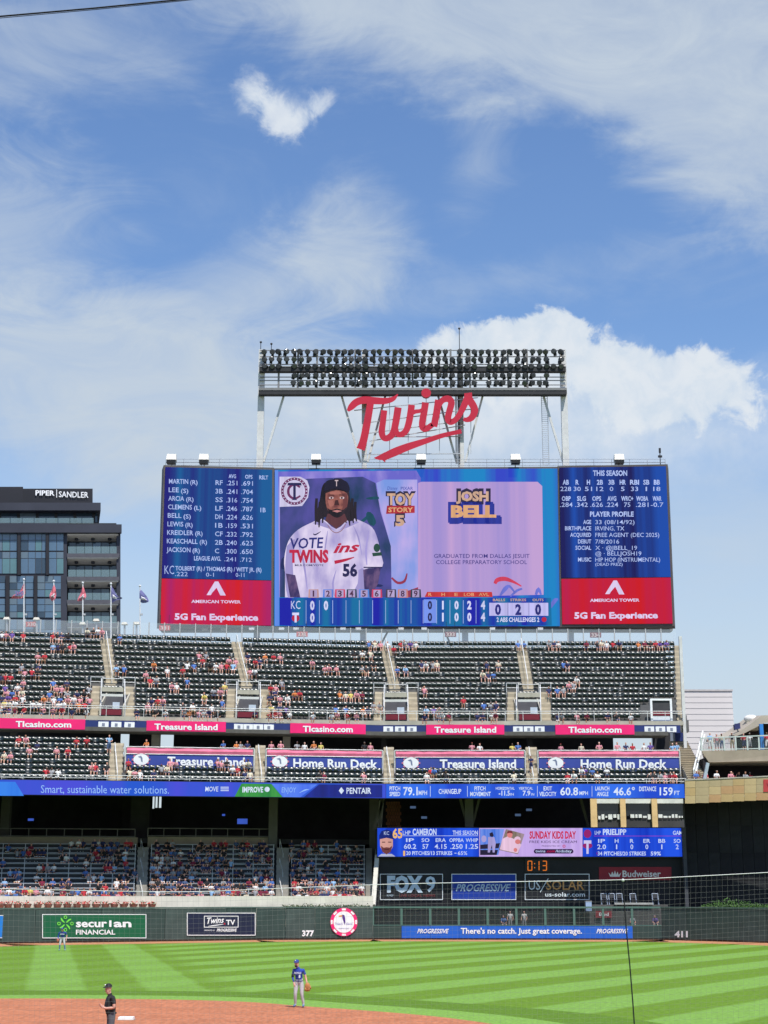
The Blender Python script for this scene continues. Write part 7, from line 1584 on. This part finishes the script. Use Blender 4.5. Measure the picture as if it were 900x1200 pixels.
def crowd():
    rows = [urow(i) for i in range(NU)]
    pts = []
    for tok in UP.split():
        a, b = tok.split(','); pts.append((float(a), float(b)))
    taken = {}
    for px, py in pts:
        dy = -7.2 * max(0, (450 - px) / 450); i = max(0, min(NU - 1, round((838.5 - 3.5 + dy - py) / 6.03)))
        if any(abs(px - q) < 4.2 for q in taken.get(i, ())): px += 3.4
        taken.setdefault(i, []).append(px); Yc, z = rows[i]; p = onB(px, py, Yc - .12); p.z = z - .545 + .03
        sec = next(w for a, c, w in WHERE_U if a <= px < c)
        spectator(SIT[RP.randrange(5)], p, (BEND_ROT if p.x < 0 else 0) + RP.uniform(-.25, .25), '%s upper deck row %s' % (ORD[i], sec), 'spectators in the upper deck')
    # front-row people half hidden by the parapet rail
    # club deck
    cl = [(4, 3), (11, 3), (33, 4), (54, 0), (60, 0), (68, 0), (65, 4), (78, 4), (107, 1), (111, 1), (125, 1), (20, 6), (28, 6), (42, 5), (88, 6), (100, 6),
          (150, 2), (152, 0), (158, 0), (164, 0), (189, 1), (195, 1), (199, 2), (205, 2), (180, 0), (255, 2), (259, 2), (272, 1), (278, 1), (286, 2), (291, 2), (287, 0), (293, 0), (265, 2),
          (374, 0), (379, 0), (426, 0), (500, 0), (505, 1), (509, 1), (522, 0), (602, 0), (665, 0), (673, 0), (681, 1), (685, 1), (694, 1), (700, 0), (711, 1), (767, 0), (773, 0), (779, 0), (785, 0), (790, 0), (762, 0)]
    for px, j in cl:
        Yc, z = crow(j); p = onB(px, 905, Yc - .12); p.z = z - .52 + .02; k = 0 if px < 128 else next((n + 1 for n, b in enumerate(BANNERS) if b[0] - 3 <= px <= b[1] + 3), 4)
        w = 'of club seats before the first banner' if k == 0 else 'below the %s %s banner' % (('first', 'first', 'second', 'second')[k - 1], BANNERS[k - 1][2])
        spectator(SIT[RP.randrange(5)], p, (BEND_ROT if p.x < 0 else 0) + RP.uniform(-.25, .25), '%s row %s' % (ORD[j], w), 'spectators on the club deck')
    zfl = zB(600, 889, 157.5)
    for px in (128, 172, 262, 277, 282, 290, 318, 329, 348, 357, 368, 376, 427, 434, 553, 562, 600, 607, 622, 657, 681, 702, 723, 733, 741, 754, 762, 788, 793):
        k = next((n for n, b in enumerate(BANNERS) if b[0] <= px <= b[1]), None); Yc = 157.6 if k is not None else 157.2
        if px == 128: Yc = 157.6
        if px == 622: Yc = 155.6
        p = onB(px, 870, Yc); p.z = zfl + (-.28 if k is not None else 0) if px != 622 else crow(2)[1] - .3
        if px == 128: p.z = crow(5)[1] - .3
        w = 'on the club aisle stair' if k is None else 'above bunting of %s %s banner' % (('first', 'first', 'second', 'second')[k], BANNERS[k][2])
        spectator(STAND[RP.randrange(2)], p, RP.uniform(-.6, .6), w, 'people standing on the club deck', pose='standing', top={128: 'skyblue', 788: 'skyblue', 793: 'skyblue', 277: 'orange', 172: 'orange'}.get(px))
    # terrace and balcony at the right
    zt = onY(850, 879.5, 154.8).z
    for px, Yc, top in ((832, 155.9, 'skyblue'), (840, 156.6, 'pink'), (846, 156.3, 'cream'), (858, 155.9, 'black'), (872, 155.7, 'red'), (878.5, 155.5, 'white'), (899, 155.8, 'red')):
        p = onY(px, 870, Yc); p.z = zt + .01; spectator(STAND[RP.randrange(2)], p, RP.uniform(-.8, .8), 'behind the glass railing on the terrace balcony', 'people on the terrace balcony', top, 'standing')
    zf = Plane(onY(803, 930, 152.6), Vector((-.13, -1, 0)))(850, 914, 0).z - .1
    for px, Yc, top in ((815, 153.9, 'blue'), (819, 154.6, 'black'), (826, 154.2, 'red'), (839, 153.6, 'white'), (856, 153.6, 'pink'), (858.6, 154.6, 'maroon'), (873, 155.4, 'grey'), (879, 155.4, 'red'), (866, 155.6, 'black')):
        p = onY(px, 912, Yc); p.z = zf - .35; spectator(SIT[RP.randrange(5)], p, RP.uniform(-.5, .5), 'at the bar below the tan balcony', 'people in the terrace bar', top)
    # lower bleachers: the sunny front rows, then the dim clusters; the farthest shaded ones make up a crowd
    spots = []
    dens = ((-10, 158, ((0, .80), (1, .55), (2, .26))), (176, 321, ((0, .74), (1, .66), (2, .52))), (341, 427, ((0, .95), (1, .85), (2, .6))))
    for a, c, d in dens:
        for i, f in d:
            n = int((c - a) / 6.2)
            for q in range(n):
                if RP.random() < f: spots.append((a + (c - a) * (q + .5) / n + RP.uniform(-1, 1), i))
    sunny = len(spots)
    for i, pxs in {3: (20, 23, 43, 104, 110, 119, 140, 145, 150, 182, 190, 197, 205, 216, 300, 306, 312, 318, 350, 357, 375, 380), 4: (12, 18, 22, 152, 158, 185, 192, 196, 203, 209, 218, 222, 228, 256, 263, 300, 305, 311, 343, 349, 395), 5: (46, 50, 57, 63, 128, 134, 148, 181, 185, 195, 205, 213, 238, 243, 255, 344, 364, 352, 361), 6: (3, 125, 136, 147, 182, 188, 203, 226, 232, 237, 248, 255, 291, 345, 352, 357, 366), 7: (77, 88, 102, 108, 114, 183, 190, 196, 232, 241, 254, 260, 300, 307, 314, 396, 403, 412, 418, 421), 8: (19, 26, 33, 41, 45, 50, 112, 117, 121, 130, 146, 205, 210, 282, 288, 293, 300, 306, 341, 350, 398, 404), 9: (8, 35, 70, 108, 115, 122, 127, 133, 147, 185, 231, 242, 252, 262, 285, 295, 305, 312, 355, 362, 399, 407, 418), 10: (82, 91, 109, 115, 119, 129, 136, 147, 152, 182, 195, 201, 250, 258, 276, 283, 289, 304, 308, 341, 355, 360, 369)}.items():
        spots += [(p, i) for p in pxs]
    for a, c, f in ((70, 158, .13), (-10, 60, .03), (176, 250, .17), (250, 321, .11), (341, 427, .09)):
        for i in range(3, 11):
            px = a + RP.uniform(0, 5)
            while px < c:
                if RP.random() < f: spots.append((px, i + .001))
                px += 5.6
    crowd_v, crowd_f = {}, {}
    ORDER = sorted(range(len(spots)), key=lambda n: spots[n][1])
    budget = 306 - len([o for o in COL.objects if o.name.startswith('person')])
    for n, k in enumerate(ORDER):
        px, i = spots[k]; i = int(i); Yc, z = brow(i); p = onB(px, 1020, Yc - .16); p.z = z - .48; me = SIT[RP.randrange(5)]; rz = (BEND_ROT if p.x < 0 else 0) + RP.uniform(-.3, .3)
        sec = next(w for a, c, w in B_SECT if px <= c + 2)
        if n < budget: spectator(me, p, rz, '%s bleacher row %s' % (ORD[i], sec), 'spectators in the lower bleachers', RP.choice(SHADE_TOPS) if i > 2 else None)
        else:
            mt = Matrix.Translation(p) @ Matrix.Rotation(rz, 4, 'Z'); b = RP.choice(SHADE_TOPS); cols = (CL[b], RP.choice((SKIN, SKIN2)), CL[RP.choice(BOT)], RP.choice(list(HAIR.values())), SHOE)
            for pz in me.polygons:
                m = cols[pz.material_index]; v = crowd_v.setdefault(m, []); f = crowd_f.setdefault(m, []); q = len(v); v += [tuple(mt @ me.vertices[t].co) for t in pz.vertices]; f.append(tuple(range(q, q + len(pz.vertices))))
    def add_crowd(p, rz, me, top):
        mt = Matrix.Translation(p) @ Matrix.Rotation(rz, 4, 'Z'); cols = (CL[top], RP.choice((SKIN, SKIN2)), CL[RP.choice(BOT)], RP.choice(list(HAIR.values()) + [CL['navy'], CL['white'], CL['red']]), SHOE)
        for pz in me.polygons:
            m = cols[pz.material_index]; v = crowd_v.setdefault(m, []); f = crowd_f.setdefault(m, []); q = len(v); v += [tuple(mt @ me.vertices[t].co) for t in pz.vertices]; f.append(tuple(range(q, q + len(pz.vertices))))
    def flush(name, label):
        vs, fs, mi, ms = [], [], [], []
        for k, m in enumerate(crowd_v):
            b = len(vs); vs += crowd_v[m]; fs += [tuple(b + t for t in f) for f in crowd_f[m]]; mi += [k] * len(crowd_f[m]); ms.append(m)
        if vs:
            me = bpy.data.meshes.new(name); me.from_pydata(vs, [], fs)
            for m in ms: me.materials.append(m)
            me.polygons.foreach_set('material_index', mi); me.polygons.foreach_set('use_smooth', [True] * len(mi)); me.update()
            place(name, me, (0, 0, 0), label=label, cat='crowd', kind='stuff')
        crowd_v.clear(); crowd_f.clear()
    flush('bleacher_crowd', 'scattered crowd seated on the shaded upper rows of the bleachers')
    # the lowest row of the upper deck, half hidden behind its front rail
    z = urow(0)[1] - .55 - .60
    for a, c, f in ((0, 105, .62), (160, 264, .55), (288, 322, .4), (322, 436, .45), (492, 592, .34), (648, 690, .6), (700, 742, .2)):
        px = a
        while px < c:
            if RP.random() < f: p = onB(px, 840, 161.02); p.z = z + RP.uniform(-.05, .12); add_crowd(p, RP.uniform(-.5, .5), SIT[RP.randrange(5)], RP.choice(TOPS))
            px += 5.6
    zb = brow(0)[1] - .45 - .42
    for a, c, f in ((-8, 62, .55), (62, 158, .5), (188, 256, .62), (256, 322, .42), (344, 428, .8)):
        px = a
        while px < c:
            if RP.random() < f: p = onB(px, 1055, 154.1); p.z = zb + RP.uniform(-.08, .12); add_crowd(p, RP.uniform(-.6, .6), SIT[RP.randrange(5)], RP.choice(TOPS))
            px += 5.4
    flush('rail_side_crowd', 'rows of people half hidden behind the deck and bleacher front rails')

crowd()

def cap_mesh(c, r, yaw, mat, parent, logo=None):
    """baseball cap: dome and curved brim"""
    c = Vector(c); m = MB(); n = 14; vs = []; fs = []
    for j in range(5):
        t = math.pi / 2 * j / 5
        for k in range(n): a = 2 * math.pi * k / n; vs.append(c + Vector((r * math.cos(t) * math.cos(a), 1.12 * r * math.cos(t) * math.sin(a), r * .92 * math.sin(t))))
    vs.append(c + Vector((0, 0, r * .93)))
    for j in range(4):
        for k in range(n): fs.append((j * n + k, j * n + (k + 1) % n, (j + 1) * n + (k + 1) % n, (j + 1) * n + k))
    for k in range(n): fs.append((4 * n + k, 4 * n + (k + 1) % n, 5 * n))
    m.add(vs, fs); put('cap', m, mat, parent, smooth=True)
    d = Vector((math.cos(yaw), math.sin(yaw), 0)); s = Vector((-d.y, d.x, 0)); b = MB(); up, lo = [], []
    for k in range(9):
        a = math.radians(-62 + 124 * k / 8); inner = c + d * r * math.cos(a) * 1.02 + s * r * math.sin(a) * 1.0; outer = c + d * (r * math.cos(a) + .075 * math.cos(a * .9)) + s * r * math.sin(a) * .95 + Vector((0, 0, -.018 - .012 * abs(math.sin(a)))); up += [inner + Vector((0, 0, .012)), outer + Vector((0, 0, .006))]; lo += [inner, outer - Vector((0, 0, .002))]
    nn = len(up); b.add(up + lo, [(2 * k, 2 * k + 1, 2 * k + 3, 2 * k + 2) for k in range(8)] + [(nn + 2 * k, nn + 2 * k + 2, nn + 2 * k + 3, nn + 2 * k + 1) for k in range(8)] + [(2 * k + 1, nn + 2 * k + 1, nn + 2 * k + 3, 2 * k + 3) for k in range(8)])
    put('cap_brim', b, mat, parent)
    if logo: put('cap_logo', MB().ball(c + d * r * 1.0 + Vector((0, 0, r * .5)), .022, 6, 4), logo, parent)
def hand(J, E, k, wr, ha, curl):
    """palm with five fingers that fan from it; curl bends the finger tips"""
    wr, ha = Vector(wr), Vector(ha); d = (ha - wr).normalized(); side = d.cross(Vector((0, 1, 0))).normalized(); nrm = side.cross(d).normalized()
    palm = ha + d * .03
    J['pa' + k] = (*palm, .036, .02); E.append(('ha' + k, 'pa' + k, SK))
    for q, (o, l) in enumerate(((-.027, .062), (-.009, .075), (.009, .078), (.027, .066))):
        a = palm + side * o + d * .03; b = a + (d * math.cos(curl) + nrm * math.sin(curl)) * l * .55; e = b + (d * math.cos(curl * 2) + nrm * math.sin(curl * 2)) * l * .45
        J['f%d' % q + k] = (*a, .0095); J['g%d' % q + k] = (*b, .0088); J['h%d' % q + k] = (*e, .0075); E += [('pa' + k, 'f%d' % q + k, SK), ('f%d' % q + k, 'g%d' % q + k, SK), ('g%d' % q + k, 'h%d' % q + k, SK)]
    sgn = -1 if k == 'L' else 1
    a = ha + side * sgn * .035 + d * .012; b = a + (side * sgn * .7 + d).normalized() * .045; J['t0' + k] = (*a, .012); J['t1' + k] = (*b, .010); E += [('ha' + k, 't0' + k, SK), ('t0' + k, 't1' + k, SK)]
def face(root, c, yaw, skin, beard=None):
    """eyes, brows, nose, mouth, ears set on the head"""
    c = Vector(c); d = Vector((math.cos(yaw), math.sin(yaw), 0)); s = Vector((-d.y, d.x, 0)); Z = Vector((0, 0, 1)); DK = pm('eye dark', (.02, .015, .012), .3); LIP = pm('lip', (.36, .13, .11), .6)
    for k in (-1, 1): 
        put('eye', MB().ball(c + d * .088 + s * .032 * k + Z * .018, .011, 6, 5), DK, root); put('ear', MB().ball(c + s * .083 * k - d * .008 + Z * .0, .028, 6, 5, (.5, .5, 1)), skin, root)
    put('nose', MB().hexa([c + d * .088 - s * .016 - Z * .022, c + d * .088 + s * .016 - Z * .022, c + d * .122 + s * .011 - Z * .018, c + d * .122 - s * .011 - Z * .018, c + d * .086 - s * .007 + Z * .02, c + d * .086 + s * .007 + Z * .02, c + d * .094 + s * .005 + Z * .02, c + d * .094 - s * .005 + Z * .02]), skin, root)
    put('mouth', MB().ball(c + d * .086 - Z * .048, .02, 6, 4, (1, 1, .35)), LIP, root)
    if beard: put('beard', MB().ball(c + d * .030 - Z * .068, .068, 10, 7, (1.02, 1.02, .72)), beard, root, smooth=True)
def player(label, base, yaw, J, E, mats, sc=1.0, group=None):
    """build at world size, turned by yaw about its feet and dropped at base"""
    rot = Matrix.Rotation(yaw, 4, 'Z'); r = thing('person', base, label, 'person', group)
    me = figure('body', J, E, 2); o = place('body', me, base, yaw, r); 
    for i, m in enumerate(mats): me.materials[i] = m
    def W(p): return Vector(base) + rot @ Vector(p)
    return r, W
def ballplayers():
    ROY = pm('royal blue jersey', (.018, .045, .30), .75, .14, 4); GREY = pm('road grey trousers', (.46, .45, .47), .8, .1, 4); SLV = pm('black undersleeve', (.015, .015, .018), .7); CLT = pm('blue cleats', (.10, .16, .34), .5); LTH = pm('tan glove leather', (.40, .17, .055), .6, .2, 12); CAPB = pm('royal blue cap', (.016, .04, .22), .7)
    BRD = pm('dark beard', (.045, .028, .02), .8)
    # infielder at the edge of the dirt: leaning a little, glove hand hanging
    b = gnd(350, 1180.6); J, E = {}, []
    torso(J, E, (0, .02, .97), (-.02, -.05, 1.39), (-.045, -.085, 1.53), (-.075, -.115, 1.645), 1.12)
    arm(J, E, -1, (-.20, -.06, 1.41), (-.245, -.05, 1.14), (-.165, -.19, .96), (-.145, -.22, .90), SH); arm(J, E, 1, (.175, -.03, 1.41), (.265, .0, 1.15), (.33, -.05, .93), (.345, -.07, .86))
    leg(J, E, -1, (-.10, .02, .93), (-.125, -.06, .51), (-.14, .04, .10), (-.19, -.10, .045), LG); leg(J, E, 1, (.10, .02, .93), (.13, -.04, .51), (.19, .03, .10), (.20, -.13, .045), LG)
    hand(J, E, 'R', J['wrR'][:3], J['haR'][:3], .5); hand(J, E, 'L', J['wrL'][:3], J['haL'][:3], .8)
    r, W = player('infielder in royal blue jersey and grey trousers with tan glove on the clay edge', b, -.18, J, E, (ROY, SKIN, GREY, BRD, CLT))
    hc = J['skull']; face(r, W((hc[0], hc[1], hc[2] - .05)), -math.pi / 2 - .45, SKIN, BRD); cap_mesh(W((hc[0], hc[1] + .0, hc[2] + .035)), .104, -math.pi / 2 - .45, CAPB, r, WHITEP)
    s = MB(); A, B, C = W(J['elR'][:3]), W(Vector(J['elR'][:3]).lerp(Vector(J['wrR'][:3]), .9)), W(Vector(J['meR'][:3])); s.tube([C, A, B], [.064, .055, .042], 8); put('undersleeve', s, SLV, r, smooth=True)
    g = W((.365, -.10, .80)); m = MB(); m.ball(g, .12, 10, 8, (.95, .5, 1.2))
    for k in range(4): m.tube([g + Vector((-.07 + .045 * k, -.01, -.05)), g + Vector((-.09 + .06 * k, -.03, -.20 + .02 * abs(k - 1.5)))], [.036, .026], 6)
    m.tube([g + Vector((.09, -.02, .02)), g + Vector((.14, -.05, -.10))], [.034, .024], 6); put('glove', m, LTH, r, smooth=True)
    sh = MB(); c = W((-.015, -.165, 1.235)); rt = Matrix.Rotation(-.18, 3, 'Z')
    for (txt, x0, z0, w, h, bo) in (('ROYALS', -.15, 1.265, .27, .075, .03), ('8', .02, 1.12, .075, .105, .06)):
        vs, fs = glyphs(txt, bo); a, e = min(v[0] for v in vs), max(v[0] for v in vs)
        sh.add([W((x0 + (v[0] - a) / (e - a) * w, -.168 + .5 * (x0 + (v[0] - a) / (e - a) * w) ** 2 * 1.2, z0 + v[1] / .692 * h)) for v in vs], fs)
    put('jersey_lettering', sh, pm('pale jersey lettering', (.66, .70, .80), .6), r)
    bl = MB(); bl.tube([W((0, .015, .985)), W((0, .012, 1.025))], [.165, .163], 12, False); put('belt', bl, pm('blue belt', (.02, .035, .14), .5), r)
    # second figure far out by the wall
    b = gnd(72.5, 1114.2); J, E = {}, []
    torso(J, E, (0, .05, .94), (0, -.10, 1.30), (0, -.17, 1.45), (-.02, -.21, 1.57), 1.1)
    arm(J, E, -1, (-.22, -.12, 1.37), (-.32, -.10, 1.10), (-.30, -.22, .90), (-.30, -.26, .84), SH); arm(J, E, 1, (.22, -.12, 1.37), (.33, -.06, 1.10), (.31, -.16, .88), (.31, -.2, .81))
    leg(J, E, -1, (-.10, .05, .90), (-.17, -.05, .49), (-.19, .05, .10), (-.22, -.10, .045), FT); leg(J, E, 1, (.10, .05, .90), (.18, -.04, .49), (.22, .05, .10), (.25, -.10, .045), FT)
    hand(J, E, 'R', J['wrR'][:3], J['haR'][:3], .5); hand(J, E, 'L', J['wrL'][:3], J['haL'][:3], .8)
    SOCK = pm('blue stockings', (.16, .24, .44), .8)
    r, W = player('distant outfielder in royal blue jersey standing before the green wall sign', b, .1, J, E, (ROY, SKIN, GREY, BRD, SOCK))
    hc = J['skull']; face(r, W((hc[0], hc[1], hc[2] - .05)), -math.pi / 2, SKIN); cap_mesh(W((hc[0], hc[1], hc[2] + .035)), .104, -math.pi / 2, CAPB, r, WHITEP)
    g = W((-.31, -.30, .78)); m = MB().ball(g, .12, 10, 8, (.9, .5, 1.2)); put('glove', m, pm('red brown glove', (.42, .12, .08), .6), r, smooth=True)
    sh = MB(); vs, fs = glyphs('ROYALS', .03); a, e = min(v[0] for v in vs), max(v[0] for v in vs)
    sh.add([W((-.16 + (v[0] - a) / (e - a) * .32, -.235, 1.20 + v[1] / .692 * .08)) for v in vs], fs); put('jersey_lettering', sh, pm('pale jersey lettering', 0), r)
    # umpire seen from the side, hands together at the waist
    a_, b_, d_ = ray(131, 1150); Yu = 46.4; b = Vector((a_ / b_ * Yu, Yu, 0)); J, E = {}, []
    BLK = pm('black umpire shirt', (.016, .016, .019), .75, .2, 4); CHP = pm('charcoal trousers', (.085, .088, .10), .8, .15, 4); BSH = pm('black shoes', (.012, .012, .013), .4); GRH = pm('grey cropped hair', (.22, .2, .19), .8)
    torso(J, E, (0, .03, .97), (0, -.0, 1.39), (0, -.045, 1.54), (0, -.085, 1.66), 1.18)
    J['waist'] = (0, -.03, 1.17, .19, .19); J['belt'] = (0, .0, 1.03, .175, .165); J['chest'] = (0, .0, 1.38, .22, .165)
    arm(J, E, -1, (-.21, .0, 1.46), (-.27, .02, 1.18), (-.15, -.21, 1.18), (-.10, -.27, 1.21)); arm(J, E, 1, (.21, .0, 1.46), (.26, .05, 1.17), (.14, -.17, 1.15), (.08, -.23, 1.17))
    leg(J, E, -1, (-.10, .03, .93), (-.12, .0, .50), (-.13, .06, .10), (-.14, -.10, .045), LG); leg(J, E, 1, (.10, .03, .93), (.12, .0, .50), (.13, .06, .10), (.14, -.10, .045), LG)
    hand(J, E, 'R', J['wrR'][:3], J['haR'][:3], .9); hand(J, E, 'L', J['wrL'][:3], J['haL'][:3], .7)
    yw = math.radians(-68)
    r, W = player('umpire in black shirt, cap and charcoal trousers seen side on with hands together', b, yw, J, E, (BLK, SKIN, CHP, GRH, BSH))
    hc = J['skull']; face(r, W((hc[0], hc[1], hc[2] - .05)), -math.pi / 2 + yw + .2, SKIN); cap_mesh(W((hc[0], hc[1], hc[2] + .035)), .106, -math.pi / 2 + yw + .2, pm('black cap cloth', (.014, .014, .016), .7), r, WHITEP)
    put('belt', MB().tube([W((0, .02, .99)), W((0, .02, 1.03))], [.158, .158], 12, False), BSH, r)
    # bullpen
    WJ = pm('home white jersey', (.66, .66, .68), .8)
    for px, yt, Yc, top, bot, lab in ((598, 1067, 152.2, 'white', 'grey', 'bullpen player in white jersey standing behind the mesh, closer to the blue coated one'), (614.4, 1067, 152.2, 'white', 'grey', 'bullpen player in white jersey standing apart behind the mesh'), (590, 1071, 152.6, 'blue', 'grey', 'bullpen player in blue jacket leaning at the mesh beside two white jerseys'), (783.4, 1071.6, 152.2, 'red', 'white', 'bullpen person in red top with blond hair at the fence end'), (741, 1073, 153.6, 'grey', 'grey', 'bullpen person in grey hood sitting low behind the mesh panels'), (768, 1073, 153.2, 'purple', 'grey', 'bullpen person in dark purple jacket near the fence end')):
        p = onY(px, 1080, Yc); low = yt > 1068; o = bpy.data.objects.new('person', SIT[2] if low else STAND[0]); COL.objects.link(o); o.location = (p.x, p.y, .86); o.rotation_euler = (0, 0, R.uniform(-.4, .4))
        for i, m in enumerate((CL[top], SKIN, CL[bot], HAIR['blond'] if top == 'red' else CL['navy'], SHOE)): o.material_slots[i].link = 'OBJECT'; o.material_slots[i].material = m
        props(o, lab, 'person', 'people in the bullpen')
    x0, x1 = onY(441, 1080, 153).x, onY(799, 1080, 153).x
    put('bullpen_floor', MB().box(x0, x1, 151.5, 157.35, 0, .85), pm('bullpen deck rubber', (.03, .03, .032), .9, .25, .8), kind='structure')
ballplayers()
